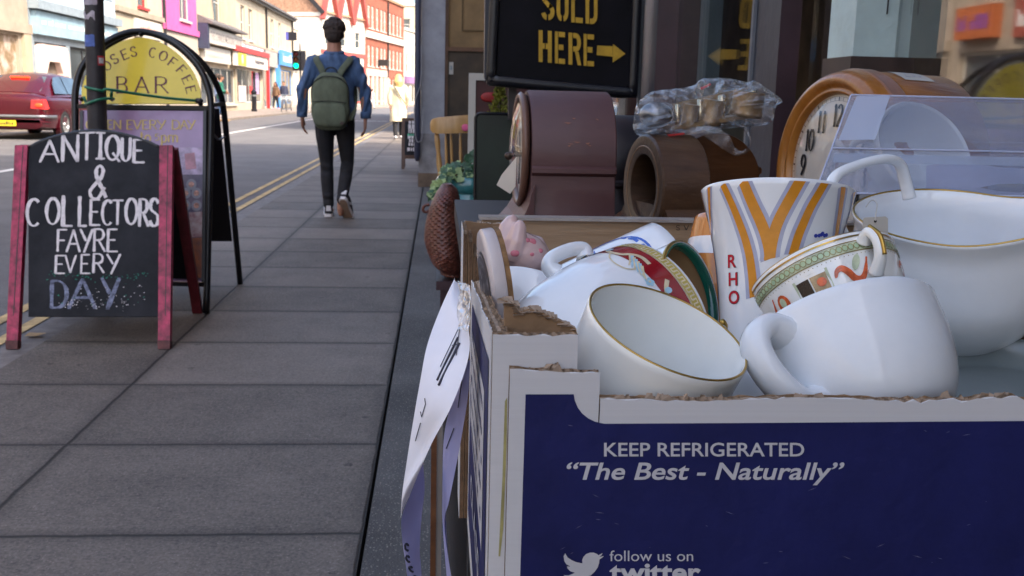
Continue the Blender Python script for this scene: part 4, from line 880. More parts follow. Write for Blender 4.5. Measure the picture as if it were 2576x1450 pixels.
q = MB(); q.tube(smoothline([(MX-.162, MY-.225, 1.0), (MX-.158, MY-.25, 1.18), (MX-.09, MY-.27, 1.255), (MX-.012, MY-.275, 1.268), (MX+.07, MY-.27, 1.255), (MX+.138, MY-.25, 1.18), (MX+.14, MY-.225, 1.0)], 5), .0045, 6); q.build('main_zip', m_bagd, bp, True)
q = MB(); q.prism([(MX+.07, MY-.312, .875), (MX+.095, MY-.31, .868), (MX+.112, MY-.306, .885), (MX+.088, MY-.309, .897)], (0, -.004, 0)); q.build('sewn_badge', M('dark_badge', (.07, .045, .04), .7, var=.3), bp)
q = MB(); q.tube(smoothline([(MX-.06, MY-.16, 1.27), (MX-.05, MY-.17, 1.325), (MX-.01, MY-.17, 1.345), (MX+.035, MY-.17, 1.325), (MX+.045, MY-.16, 1.27)], 5), .011, 8, .5); q.build('handle', m_bagd, bp, True)
for sx in (-1, 1):
    q = MB(); q.tube(smoothline([(MX+sx*.055-.01, MY-.15, 1.26), (MX+sx*.085-.005, MY-.135, 1.33), (MX+sx*.13, MY-.105, 1.40), (MX+sx*.145, MY-.03, 1.437), (MX+sx*.15, MY+.07, 1.39), (MX+sx*.15, MY+.13, 1.25), (MX+sx*.165, MY+.09, 1.1), (MX+sx*.165, MY-.06, .98), (MX+sx*.14, MY-.15, .9)], 5), .027, 10, .25, ref=(1, 0, 0)); q.build('strap', m_bag, bp, True)

for _o in list(bp.children):
    for _v in _o.data.vertices: _v.co.z = (_v.co.z+.80)*MS-.80-.045; _v.co.y *= 1.0
def walker(label, loc, rz, s, top, trousers, hair, long_coat=False, arms='down', stride=.16, shoem=None, longhair=False, vox=.016):
    t = thing('person', label, 'person', loc)
    b_ = MB(); torso(b_, [(0,0,.88,.15,.11),(0,0,1.05,.14,.10),(0,0,1.3,.17,.105),(0,0,1.38,.13,.08),(0,0,1.43,.06,.055)]); limb(b_, [(0,0,1.42,.055),(0,.02,1.55,.055)]); head(b_, (0,.03,1.60), (0,1,0))
    arml = []
    for sx in (-1, 1):
        if arms == 'down': P = [(sx*.165,0,1.37),(sx*.235,-.03,1.1),(sx*.225,.05*sx,.88)]
        else: P = [(sx*.165,0,1.37),(sx*.22,.02,1.1),(sx*-.02,.2,1.08+.03*sx)]
        arml.append(P); limb(b_, [(*P[0],.052),(*P[1],.042),(*P[2],.03)]); d_ = V(P[2])-V(P[1]); hand(b_, P[2], d_, (sx, 0, 0) if arms == 'down' else (0, 1, 0), (0, 1, 0) if arms == 'down' else (0, 0, 1), 1.05)
    lg = [[(sx*.085,0,.87,.095),(sx*.085,sx*stride*.45+.02,.48,.058),(sx*.08,sx*stride,.09,.04)] for sx in (-1, 1)]
    for L_ in lg: limb(b_, L_); b_.ell((L_[2][0], L_[2][1]+.06, .045), (.04, .12, .045))
    shift(remesh(b_, vox, 2), loc, rz, s).build('body', m_skin, t, True)
    j_ = MB(); torso(j_, [(0,0,.85,.16,.12),(0,0,1.0,.15,.11)])
    for L_ in lg: limb(j_, [(x,y,z,r_+.018) for x,y,z,r_ in L_])
    shift(remesh(j_, vox, 2), loc, rz, s).build('trousers', trousers, t, True)
    s_ = MB(); bot = [(0,0,.46,.24,.19),(0,0,.7,.22,.17)] if long_coat else [(0,0,.82,.17,.13)]
    torso(s_, bot+[(0,0,1.0,.18,.13),(0,0,1.2,.185,.125),(0,0,1.33,.185,.115),(0,0,1.40,.13,.085),(0,0,1.44,.075,.065)])
    for P in arml: limb(s_, [(*P[0],.072),(*P[1],.062 if not long_coat else .07),(*(V(P[1]).lerp(V(P[2]), .9)),.05)])
    sm_ = remesh(s_, vox, 2); sm_.v = [p+V((.006*math.sin(18*p.z+5*p.x), .008*math.sin(24*p.x+4*p.z), 0)) for p in sm_.v]
    shift(sm_, loc, rz, s).build('coat' if long_coat else 'top', top, t, True)
    h_ = MB(); h_.ell((0,.02,1.64), (.088,.105,.08)); h_.ell((0,-.02,1.6), (.082,.075,.09))
    if longhair:
        for k in range(16): a_ = R(180+k*12); limb(h_, [(.06*math.cos(a_), .05*math.sin(a_), 1.62, .045), (.10*math.cos(a_), .085*math.sin(a_), 1.5, .05), (.085*math.cos(a_+.1), .075*math.sin(a_), 1.40-.02*(k % 3), .032)], 8)
    shift(remesh(h_, .012, 2), loc, rz, s).build('hair', hair, t, True)
    for L_ in lg:
        q = MB(); q.ell((L_[2][0], L_[2][1]+.05, .045), (.05, .14, .05)); shift(q, loc, rz, s).build('shoe', shoem or m_shoe, t, True)
    return t
m_blond = M('blond_hair', (.66, .44, .17), .5, var=.3, scale=30, bump=.6, bscale=60); m_coat = M('cream_wool_coat', (.66, .58, .40), .9, var=.12, scale=12, stretch=(1, 1, .3)); m_dkhair = M('brown_hair', (.03, .018, .012), .6, var=.3)
m_jeanb = M('blue_jeans', (.09, .16, .30), .85, var=.3); m_greenj = M('green_jumper', (.015, .12, .085), .9, var=.2); m_blueshirt = M('pale_blue_shirt', (.22, .30, .48), .85, var=.2); m_bcoat = M('brown_coat', (.16, .09, .05), .9, var=.2); m_navyj = M('navy_jacket', (.03, .035, .07), .8, var=.2); m_grey = M('grey_cloth', (.1, .1, .11), .9, var=.2)
wl_ = walker('woman with blond hair in a long cream coat walking away in the sun', (-1.0, 25.5, 0), .05, .93, m_coat, m_jean, m_blond, True, longhair=True, shoem=m_rub, vox=.014)
q = MB(); q.tube([(-1.0-.13, 25.5-.12, 1.32), (-1.0-.02, 25.5-.15, 1.16), (-1.0+.13, 25.5-.15, .93), (-1.0+.19, 25.5-.07, .86)], .012, 6); q.build('shoulder_strap', m_bagd, wl_, True)
walker('man in a green jumper and blue jeans stepping off the far kerb', (-8.2, 38.9, -.04), R(-70), 1.02, m_greenj, m_jeanb, m_dkhair, arms='fold', stride=.12, shoem=M('tan_shoe', (.4, .25, .12), .6, var=.1))
walker('person in a pale blue shirt and dark trousers behind the man in green', (-9.3, 43.5, .02), R(-60), 1.05, m_blueshirt, m_navyj, m_dkhair, arms='fold', stride=-.2, shoem=m_rub)
walker('person in an open brown coat over a white top outside the blue shop', (-10.9, 69, .02), R(150), 1.06, m_bcoat, m_jean, m_dkhair, False, shoem=M('pink_shoe', (.6, .25, .3), .6, var=.1), longhair=True, vox=.02)
walker('person in a dark navy jacket beside the brown coat', (-10.45, 69.6, .02), R(170), 1.1, m_navyj, m_navyj, m_dkhair, vox=.02)
walker('distant person in an olive jacket by the brick block', (-6.6, 90, -.02), R(30), 1.1, M('olive_jacket', (.18, .15, .07), .9, var=.2), m_grey, m_blond, vox=.022)
walker('distant person in a pale pink top by the brick block', (-5.9, 91, -.02), R(-30), 1.0, M('pale_pink_top', (.55, .42, .42), .9, var=.1), m_rub, m_dkhair, vox=.022)
walker('distant dark clothed person bending past the doorway of the brick block', (-3.6, 92, -.04), R(60), .95, m_grey, m_navyj, m_dkhair, vox=.022)

# ---------------------------------------------------------------- the red car
m_car = M('metallic_red_paint', (.075, .003, .010), .25, .3, var=.08, scale=3, coat=.4); m_cgl = M('car_glass', (.035, .06, .09), .04, .0, var=.3, scale=2, spec=1.)
m_tyre = M('tyre_rubber', (.012, .012, .013), .8, var=.2); m_rim = M('alloy_rim', (.5, .5, .5), .3, .8, var=.1); m_lampr = M('lit_red_lamp', (.9, .04, .01), .2, var=0, emit=1.2)
CX, CY, CZ = -9.36, 22.6, -.08
car = thing('red_car', 'dark red saloon car with its brake lights on, at the far kerb', 'car', (CX, CY, CZ))
def hull(y, w_, zb, zt, zc):
    pts = [(w_*.80, zb), (w_*.95, zb+.05), (w_*.985, zb+.18), (w_, (zb+zt)*.52), (w_*.97, zt-.10), (w_*.90, zt-.02), (w_*.6, zc), (0, zc+.015)]
    pts = pts+[(-x, z) for x, z in reversed(pts[:-1])]
    return [V((CX+x, CY+y, CZ+z)) for x, z in pts]
q = MB(); q.loft([hull(-.02,.66,.36,.80,.80), hull(.0,.78,.30,.88,.90), hull(.10,.845,.24,.93,.985), hull(.45,.875,.2,.945,1.0), hull(1.0,.885,.18,.95,1.0), hull(2.2,.885,.17,.93,.98), hull(3.3,.875,.18,.90,.96), hull(4.1,.84,.22,.78,.84), hull(4.45,.74,.3,.66,.70), hull(4.52,.6,.36,.6,.62)])
q.build('body', m_car, car, True, 50)
def cab(y, wb, wt, zb, zt): return [V((CX+x, CY+y, CZ+z)) for x, z in [(wb, zb), (wb*.98, zb+.02), (wt+.05, zt-.07), (wt, zt-.02), (wt*.6, zt+.02), (0, zt+.03), (-wt*.6, zt+.02), (-wt, zt-.02), (-wt-.05, zt-.07), (-wb*.98, zb+.02), (-wb, zb)]]
q = MB(); q.loft([cab(.38,.76,.70,.93,1.0), cab(.75,.80,.62,.93,1.22), cab(1.12,.815,.57,.93,1.40), cab(1.7,.82,.57,.93,1.445), cab(2.3,.82,.57,.92,1.42), cab(2.75,.81,.60,.92,1.25), cab(3.2,.79,.68,.90,1.0)])
q.build('cabin', m_car, car, True, 40)
def gl(pts, nme, par=car): q = MB(); q.prism([(CX+x, CY+y, CZ+z) for x, y, z in pts], V((0, -.008, .004)) if nme == 'rear_window' else V((.008, 0, .004))); return q.build(nme, m_cgl, par)
gl([(-.60,.475,1.045),(.60,.475,1.045),(.53,1.07,1.375),(-.53,1.07,1.375)], 'rear_window')
gl([(.80,.72,1.0),(.80,1.5,.99),(.63,1.5,1.385),(.63,1.12,1.36),(.69,.9,1.22)], 'side_window'); gl([(.80,1.56,.99),(.805,2.75,.98),(.70,2.6,1.22),(.635,2.2,1.37),(.63,1.56,1.385)], 'side_window')
for sx in (-1, 1):
    q = MB(); q.prism([(CX+sx*.86, CY+.01, CZ+.66), (CX+sx*.56, CY-.045, CZ+.68), (CX+sx*.58, CY-.045, CZ+.86), (CX+sx*.80, CY-.01, CZ+.86)], (sx*.02, .16, .02)); tl = q.build('tail_lamp', m_red, car, True, 30)
    q = MB(); q.ell((CX+sx*.73, CY-.03, CZ+.755), (.085, .03, .045)); q.build('lit_bulb', m_lampr, tl, True)
q = MB(); q.box((CX-.2, CY+.85, CZ+1.30), (CX+.2, CY+.9, CZ+1.335)); q.v = [p+V((0, .04, .03)) for p in q.v]; q.build('high_brake_lamp', m_lampr, car)
q = MB(); q.tube(smoothline([(CX+.9, CY+.5, CZ+.5), (CX+.86, CY-.03, CZ+.51), (CX+.5, CY-.10, CZ+.51), (CX-.5, CY-.10, CZ+.51), (CX-.86, CY-.03, CZ+.51), (CX-.9, CY+.5, CZ+.5)], 4), .03, 8, .6); q.build('bumper_trim', m_steel, car, True)
q = MB(); q.loft([hull(-.09,.76,.26,.47,.48), hull(-.07,.82,.24,.49,.50), hull(.2,.875,.22,.50,.51)]); q.build('rear_bumper', m_car, car, True, 40)
q = MB(); q.box((CX-.26, CY-.118, CZ+.30), (CX+.26, CY-.106, CZ+.42)); npl = q.build('number_plate', m_yellow, car)
q = MB(); squiggle(q, lambda u, v: V((CX-.22+.44*u, CY-.1195, CZ+.325+.07*v)), 8, 4); q.build('plate_letters', m_dark, npl)
for y in (1.05, 3.65):
    for sx in (-1, 1):
        wm = frame((CX+sx*.79, CY+y, CZ+.315), (sx, 0, 0)); q = MB(); q.lathe([(.2, -.1), (.29, -.1), (.315, -.07), (.315, .07), (.29, .1), (.2, .105), (.2, -.1)], wm, 28); wo = q.build('wheel', m_tyre, car, True, 40)
        q = MB(); q.lathe([(0, .09), (.05, .095), (.06, .07), (.16, .085), (.2, .1), (.21, .06)], wm, 28, lambda p, t, r_, h: V((p.x, p.y, p.z-(.03 if (.07 < r_ < .18 and math.cos(5*t) < 0) else 0)))); q.build('rim', m_rim, wo, True, 30)
        q = MB(); q.lathe([(.36, -.02), (.375, .095), (.33, .1), (.33, .0)], wm, 28); q.build('wheel_arch', m_dark if False else m_car, car, True, 40)
# ---------------------------------------------------------------- traffic light, bollard, railing across the road
tl = thing('traffic_light', 'traffic light showing green at the far kerb, with a dark sign box above', 'traffic light', (-8.25, 57, 0)); TY = 57
def tp_(x, y, Y=TY): return at(x, y, Y)
a_, b_ = tp_(752, 158), tp_(752, 50); z0 = tp_(745, 178).z; z1 = tp_(745, 128).z
MB().tube([(a_.x+.05, TY+.15, -.02), (a_.x+.05, TY+.15, z1+.3), (a_.x+.05, TY+.15, tp_(740, 92).z)], .055, 10).build('pole', m_steel, tl, True)
q = MB(); q.box((tp_(736, 150).x, TY-.1, z0), (tp_(755, 150).x, TY+.08, z1)); hd = q.build('signal_head', m_black, tl)
q = MB(); q.box((tp_(757, 150).x, TY-.05, z0), (tp_(768, 150).x, TY+.25, z1)); q.build('side_signal_head', m_black, tl)
for k, (y, m_) in enumerate(((136, M('unlit_red', (.12, .01, .01), .3, var=0)), (150, M('unlit_amber', (.16, .04, .0), .3, var=0)), (166, M('lit_green', (.0, .9, .30), .3, var=0, emit=2.2)))):
    p = tp_(745.5, y); q = MB(); q.lathe([(0, .0), (.125, .0), (.13, -.03)], frame((p.x, TY-.115, p.z), (0, -1, 0)), 20); q.build('lens', m_, hd, True)
    q = MB(); q.lathe([(.15, 0), (.15, .2)], frame((p.x, TY-.1, p.z), (0, -1, 0)), 20, lambda pt, t, r_, h: V((pt.x, pt.y, pt.z if math.cos(t) > -.2 else .0))); q.build('hood', m_black, hd)
q = MB(); q.box((tp_(720, 90).x, TY-.05, tp_(730, 102).z), (tp_(746, 90).x, TY+.15, tp_(730, 81).z)); sb = q.build('sign_box', m_black, tl)
q = MB(); q.box((tp_(719, 90).x, TY-.06, tp_(730, 101).z), (tp_(726, 90).x, TY-.052, tp_(730, 82).z)); q.build('blue_face', M('blue_sign_face', (.08, .09, .35), .4, var=.2), sb)
bl = thing('bollard', 'black post on the far pavement in front of the red fronted shop', 'bollard', (-11.0, 59, 0)); x0 = at(639, 250, 59).x
MB().lathe([(0, 0), (.17, 0), (.17, .12), (.14, .15), (.14, 1.02), (.17, 1.05), (.17, 1.12), (.1, 1.2), (0, 1.22)], Matrix.Translation((x0, 59, .02)), 20).build('post', m_black, bl, True, 40)
MB().lathe([(.143, .85), (.143, .95)], Matrix.Translation((x0, 59, .02)), 20).build('band', m_steel, bl, True)
gr = thing('guard_rail', 'grey pedestrian guard railing at the far kerb near the traffic light', 'railing', (-9.1, 60, 0))
for y in (59.5, 61.5, 63.5): MB().tube([(-9.1, y, 0), (-9.1, y, .5), (-9.1, y, 1.0)], .03, 8).build('post', m_steel, gr, True)
q = MB(); q.tube([(-9.1, 59.5, 1.0), (-9.1, 61.5, 1.0), (-9.1, 63.5, 1.0)], .025, 8); q.tube([(-9.1, 59.5, .15), (-9.1, 61.5, .15), (-9.1, 63.5, .15)], .02, 8)
for k in range(24): q.tube([(-9.1, 59.6+k*.165, .15), (-9.1, 59.6+k*.165, .6), (-9.1, 59.6+k*.165, 1.0)], .008, 6)
q.build('bars', m_steel, gr, True)
# ---------------------------------------------------------------- SOLD HERE sign
m_signb = M('black_sign_face', (.004, .0035, .006), .6, var=.4, scale=9, spec=.15); m_sten = M('yellow_stencil', (.52, .31, .025), .7, var=.14, scale=30)
m_green = M('dark_green_board', (.008, .016, .010), .45, var=.3, scale=8)
SY = 3.5
sg = thing('arrow_sign', 'black sign with yellow stencilled words and an arrow, on a dark green stand', 'sign', (.43, SY+.05, 0)); ns = V((0, -1, 0)); os_ = V((0, SY, 0))
def sp_(x, y, off=0.): return hit(x, y, os_, ns)+ns*off
tilt = -.0145
q = MB(); q.prism([sp_(x, y, -.008) for x, y in ((1252, -120), (1604, -120), (1592, 226), (1240, 196))], (0, .02, 0)); q.build('sign_face', m_signb, sg)
rim = [(1251, -120), (1236, 180), (1240, 197), (1254, 203), (1575, 232), (1589, 229), (1593, 212), (1608, -120)]
MB().tube(smoothline([sp_(x, y) for x, y in rim], 3), .011, 8, 1.6).build('sign_rim', m_black, sg, True)
q = MB(); q.prism([sp_(x, y, -.02) for x, y in ((1222, -120), (1252, -120), (1238, 205), (1590, 236), (1588, 246), (1570, 248), (1232, 216), (1219, 195))], (0, .05, 0)); q.build('outer_frame', M('slate_plastic', (.02, .022, .032), .45, var=.2), sg)
q = MB()
def sten(polys, X0, Y0, X1, Y1):
    for p in polys: q.poly([sp_(X0+(X1-X0)*u+(1-v)*0, Y1+(Y0-Y1)*v+ (u*(X1-X0))*.085, .0035-.008+.006) for u, v in p])
w1 = .30
def ringseg(cx, cy, rx, ry, a, b, wd, n=8, ar=.55):
    o = arc(cx, cy, rx, ry, a, b, n); i_ = arc(cx, cy, rx-wd, ry-wd*ar, a, b, n); return [[o[k], o[k+1], i_[k+1], i_[k]] for k in range(n)]
Hs = [[(0,0),(w1,0),(w1,1),(0,1)],[(w1,.42),(.47,.42),(.47,.6),(w1,.6)],[(.53,.42),(.7,.42),(.7,.6),(.53,.6)],[(.7,0),(1,0),(1,1),(.7,1)]]
Es = [[(0,0),(w1,0),(w1,1),(0,1)],[(.36,.84),(1,.84),(1,1),(.36,1)],[(.36,.43),(.85,.43),(.85,.6),(.36,.6)],[(.36,0),(1,0),(1,.16),(.36,.16)]]
Rs = [[(0,0),(w1,0),(w1,1),(0,1)],[(.36,.84),(.6,.84),(.6,1),(.36,1)],[(.36,.42),(.6,.42),(.6,.58),(.36,.58)]]+ringseg(.6,.71,.38,.29,90,-90,.3)+[[(.5,.42),(.78,.42),(1,0),(.72,0)]]
Ls = [[(0,0),(w1,0),(w1,1),(0,1)],[(.36,0),(1,0),(1,.16),(.36,.16)]]
Ds = [[(0,0),(w1,0),(w1,1),(0,1)],[(.36,.84),(.55,.84),(.55,1),(.36,1)],[(.36,0),(.55,0),(.55,.16),(.36,.16)]]+ringseg(.55,.7,.45,.3,90,0,.3)+ringseg(.55,.3,.45,.3,0,-90,.3)+[[(.7,.3),(1,.3),(1,.7),(.7,.7)]]
Os = [[(0,.3),(w1,.3),(w1,.7),(0,.7)],[(.7,.3),(1,.3),(1,.7),(.7,.7)]]+ringseg(.47,.7,.47,.3,100,180,.3)+ringseg(.53,.7,.47,.3,0,80,.3)+ringseg(.47,.3,.47,.3,180,260,.3)+ringseg(.53,.3,.47,.3,-80,0,.3)
Ss = ringseg(.5,.74,.5,.26,20,95,.3)+ringseg(.47,.74,.47,.26,100,235,.3)+ringseg(.5,.26,.5,.26,-85,75,.3)+ringseg(.47,.26,.47,.26,195,260,.3)+[[(.12,.56),(.38,.62),(.9,.42),(.6,.34)]]
for p, x0, x1 in ((Ss,1361,1395),(Os,1400,1430),(Ls,1437,1466),(Ds,1473,1503)): sten(p, x0, -33+ (x0-1361)*.085, x1, 50+(x0-1361)*.085)
for p, x0, x1 in ((Hs,1355,1388),(Es,1396,1421),(Rs,1430,1462),(Es,1468,1494)): sten(p, x0, 76+(x0-1355)*.085, x1, 156+(x0-1355)*.085)
q.poly([sp_(x, y, .0015) for x, y in ((1502, 115), (1541, 117), (1541, 143), (1501, 139))]); q.poly([sp_(x, y, .0015) for x, y in ((1542, 111), (1573, 136), (1541, 158))])
q.build('stencilled_lettering', m_sten, sg)
q = MB()
for x0, x1, y1 in ((1281, 1302, 304), (1500, 1522, 300)):
    q.prism([sp_(x, y, -.045) for x, y in ((x0, 190), (x1, 192), (x1, y1), (x0, y1-2))], (0, .03, 0))
q.build('support_batten', M('dark_batten', (.03, .022, .022), .6, var=.3), sg)
q = MB(); P = [(1196, 600), (1196, 296), (1200, 288), (1208, 285), (1586, 297), (1594, 303), (1596, 600)]
P = [hit(x, y, V((0, 3.62, 0)), ns) for x, y in P]; P[0].z = P[-1].z = .02
q.prism(P, (0, .03, 0)); q.build('stand_panel', m_green, sg); 
MB().tube(P, .006, 6).build('panel_edge', m_black, sg)

# ---------------------------------------------------------------- things on the forecourt
m_pine = wood('honey_pine', (.36, .19, .055), (.50, .29, .10), .35, 2, 5, .2, thin=8.)
ch = thing('spindle_chair', 'honey coloured wooden spindle back chair beside the grey pier', 'chair', (.18, 6.2, 0))
cy = 6.0
def cq(x, y, Y=cy): return at(x, y, Y)
tr = [cq(1086, 314), cq(1130, 309), cq(1180, 306), cq(1215, 312)]
rail = []
for i, (xc, hw) in enumerate(((1082, 8), (1088, 17), (1102, 20), (1140, 21), (1180, 22), (1205, 20), (1222, 12))):
    yc = 317-.06*(xc-1082)*.9; p = cq(xc, yc); dy = -.03*math.sin(i/6*math.pi); h_ = hw/2500*cy
    rail.append([p+V((0, dy-.012, -h_)), p+V((0, dy+.012, -h_)), p+V((0, dy+.014, h_*.6)), p+V((0, dy+.006, h_)), p+V((0, dy-.006, h_)), p+V((0, dy-.014, h_*.6))])
MB().loft(rail).build('top_rail', m_pine, ch, True, 40)
seat_z = .46
for i, (x, xb) in enumerate(((1098, 1112), (1121, 1126), (1134, 1140), (1158, 1160), (1182, 1180), (1206, 1196))):
    p = cq(x, 330); b_ = V((cq(xb, 460).x, cy-.03, seat_z)); 
    rr_ = [.013, .017, .012, .018, .015, .018, .016] if i in (0, 5) else [.012, .016, .02, .018, .014, .013, .012]
    MB().tube([p.lerp(b_, k/6) for k in range(7)], rr_, 10, 1. if i in (0, 5) else .5).build('back_post' if i in (0, 5) else 'spindle', m_pine, ch, True)
q = MB(); x0, x1 = cq(1100, 460).x, cq(1212, 460).x; q.prism([(x0-.02, cy-.06, seat_z-.03), (x1+.02, cy-.06, seat_z-.03), (x1+.05, cy+.35, seat_z-.03), (x0-.05, cy+.35, seat_z-.03)], (0, 0, .035)); q.build('seat', m_pine, ch)
for x in (x0+.02, x1-.02):
    for y in (cy-.02, cy+.32): MB().tube([(x, y, seat_z-.03), (x, y, .2), (x, y, 0)], [.018, .024, .015], 10).build('leg', m_pine, ch, True)
q = MB(); q.ell(cq(1170, 321)+V((0, -.045, 0)), (.022, .004, .022)); q.build('pink_price_sticker', M('pink_sticker', (.75, .12, .28), .5, var=.2), ch, True)
fr = thing('framed_panel', 'white painted wooden frame round a dark red panel, behind the chair', 'frame', (.3, 5, 0)); fy = 5.
q = MB(); f_ = lambda x, y: at(x, y, fy)
tl_, tr_ = f_(1180, 184), f_(1268, 186); bl_ = f_(1174, 440); tr_.z = tl_.z; wd = .034
q.box((tl_.x, fy, .02), (tl_.x+wd, fy+.03, tl_.z)); q.box((tl_.x+wd, fy-.001, tl_.z-wd), (tl_.x+.5, fy+.029, tl_.z)); q.box((tl_.x+.5, fy, .02), (tl_.x+.5+wd, fy+.03, tl_.z)); q.build('frame_bars', m_white, fr)
q = MB(); q.box((tl_.x+wd, fy+.012, .02), (tl_.x+.5, fy+.022, tl_.z-wd)); q.build('red_panel', M('maroon_panel', (.055, .012, .012), .5, var=.3), fr)
q = MB(); q.ell(f_(1232, 245)+V((0, .008, 0)), (.045, .006, .025)); q.build('red_mark', M('bright_red_mark', (.30, .012, .012), .5, var=.3), fr, True)
# conifer
m_leafy = M('golden_conifer', (.16, .17, .015), .7, var=.4, scale=30); m_ivy = M('ivy_leaf', (.035, .10, .045), .5, var=.5, scale=18); m_ivyp = M('pale_ivy_leaf', (.26, .36, .15), .5, var=.3, scale=18); m_stem = M('plant_stem', (.06, .05, .025), .8, var=.2)
cn = thing('conifer_plant', 'small golden green conifer showing between the white frame and the sign', 'plant', (.28, 4.3, 0))
c_ = at(1256, 282, 4.3); rr = random.Random(8); q = MB()
for k in range(900):
    h_ = rr.random()**1.2; r_ = (.075*(1-h_)+.006)*math.sqrt(rr.random()); a_ = rr.uniform(0, 6.28); z = c_.z-.12+.25*h_; p = V((c_.x+r_*math.cos(a_), c_.y+r_*math.sin(a_), z))
    d = V((math.cos(a_)*.5+rr.uniform(-.3,.3), math.sin(a_)*.5+rr.uniform(-.3,.3), 1)).normalized()*rr.uniform(.008, .018); e = d.cross(V((rr.uniform(-1,1), rr.uniform(-1,1), .2))).normalized()*.004
    q.poly([p-e, p+d*.5-e*1.4, p+d, p+d*.5+e*1.4])
q.build('foliage', m_leafy, cn); MB().tube([(c_.x, c_.y, .25), (c_.x, c_.y, c_.z+.05)], .008, 6).build('trunk', m_stem, cn)
q = MB(); q.lathe([(0, .0), (.08, 0), (.1, .22), (.11, .25), (.095, .25), (.09, .2), (0, .2)], Matrix.Translation((c_.x, c_.y, .02)), 24); q.build('pot', M('dark_pot', (.05, .03, .025), .6, var=.2), cn, True, 40)
# urn with ivy
ur = thing('planter_urn', 'turquoise glazed urn with a rolled rim, beside the dark green board', 'urn', (.12, 4.2, 0)); m_turq = M('turquoise_glaze', (.035, .17, .18), .3, var=.3, scale=9, coat=.5)
uc = at(1180, 455, 4.25); uz = uc.z
q = MB(); q.lathe([(.0, .0), (.09, .0), (.09, .03), (.05, .08), (.04, .16), (.07, .2), (.13, .28), (.15, .40), (.125, uz-.05), (.115, uz-.04), (.10, uz-.05)], Matrix.Translation((uc.x, 4.25, 0)), 40); q.build('bowl', m_turq, ur, True)
q = MB(); q.lathe([(.115+.028*math.cos(R(t))+.0, uz-.012+.036*math.sin(R(t))) for t in range(-180, 181, 20)], Matrix.Translation((uc.x, 4.25, 0)), 60, lambda p, t, r_, h: V((p.x*(1+.012*math.sin(t*18+h*60)), p.y*(1+.012*math.sin(t*18+h*60)), p.z))); q.build('rolled_rim', m_turq, ur, True)
iv = thing('ivy_plant', 'trailing green and cream ivy spilling from the turquoise urn', 'plant', (uc.x, 4.25, uz)); q = MB(); rr = random.Random(12)
def leaf(q, p, sz, nrm, mi):
    n_ = V(nrm).normalized(); a_ = n_.cross(V((rr.uniform(-1,1), rr.uniform(-1,1), rr.uniform(-1,1)))).normalized(); b_ = n_.cross(a_); q.mi = mi
    c5 = [(0,-.5),(.35,-.45),(.55,-.05),(.25,.1),(.0,.6),(-.25,.1),(-.55,-.05),(-.35,-.45)]
    q.poly([p+(a_*x+b_*y)*sz+n_*(abs(x)*.25*sz) for x, y in c5])
for k in range(420):
    a_ = rr.uniform(0, 6.28); r_ = .125*math.sqrt(rr.random()); p = V((uc.x+r_*math.cos(a_), 4.25+r_*math.sin(a_), uz+rr.uniform(0, .085)*(1.2-r_/.2)))
    leaf(q, p, rr.uniform(.014, .032), (math.cos(a_)*.6, math.sin(a_)*.6-.4, rr.uniform(.1, 1)), 1 if rr.random() < .22 else 0)
tr1 = smoothline([at(1150, 440, 4.12), at(1118, 455, 4.1), at(1098, 480, 4.1), at(1090, 495, 4.1)], 6)
for p in tr1:
    for k in range(3): leaf(q, p+V((rr.uniform(-.02,.02), rr.uniform(-.02,.02), rr.uniform(-.015,.015))), rr.uniform(.022, .04), (rr.uniform(-.6,.2), -1, rr.uniform(-.2,.6)), 1 if rr.random() < .55 else 0)
for x, y in ((1185, 400), (1192, 385), (1180, 410), (1170, 545), (1178, 555), (1190, 548)):
    for k in range(4): leaf(q, at(x+rr.uniform(-8,8), y+rr.uniform(-7,7), 4.1), rr.uniform(.025, .04), (rr.uniform(-.4,.4), -1, .4), 0)
q.build('leaves', [m_ivy, m_ivyp], iv); MB().tube(tr1, .003, 5).build('stem', m_stem, iv)
# low pot behind the basket
lo = thing('low_turquoise_pot', 'rounded turquoise pot half hidden behind the wicker basket', 'pot', (.13, 3.9, 0)); lc = at(1185, 560, 3.9)
q = MB(); q.lathe([(0, 0), (.07, 0), (.12, .1), (.14, .3), (.13, lc.z-.09), (.10, lc.z-.02), (.085, lc.z-.02), (.08, lc.z-.06)], Matrix.Translation((at(1188, 560, 3.9).x+.05, 3.9, 0)), 36); q.build('pot_body', M('deep_turquoise_glaze', (.025, .10, .115), .35, var=.3, coat=.4), lo, True)
# wicker basket on a stool
m_wick = bpy.data.materials.new('wicker'); m_wick.use_nodes = True; t_ = m_wick.node_tree; bs = t_.nodes['Principled BSDF']; bs.inputs['Base Color'].default_value = (.115, .035, .022, 1); bs.inputs['Roughness'].default_value = .5
m_wick2 = M('wicker_weave', (.11, .032, .020), .45, var=.5, scale=60)
wk = thing('wicker_basket', 'red brown wicker basket with a bulging side, standing on a dark stool', 'basket', (.03, 3.4, .43))
WY = 3.4
def wp(x, y): return at(x, y, WY)
prof_l = [(1113, 463), (1096, 488), (1080, 525), (1070, 565), (1068, 605), (1078, 640), (1090, 665), (1112, 685)]
prof_r = [(1136, 463), (1150, 478), (1158, 505), (1165, 550), (1166, 600), (1166, 640), (1164, 668), (1160, 690)]
L_ = smoothline([wp(*p) for p in prof_l], 13); R_ = smoothline([wp(*p) for p in prof_r], 13); rings = []; N = 64
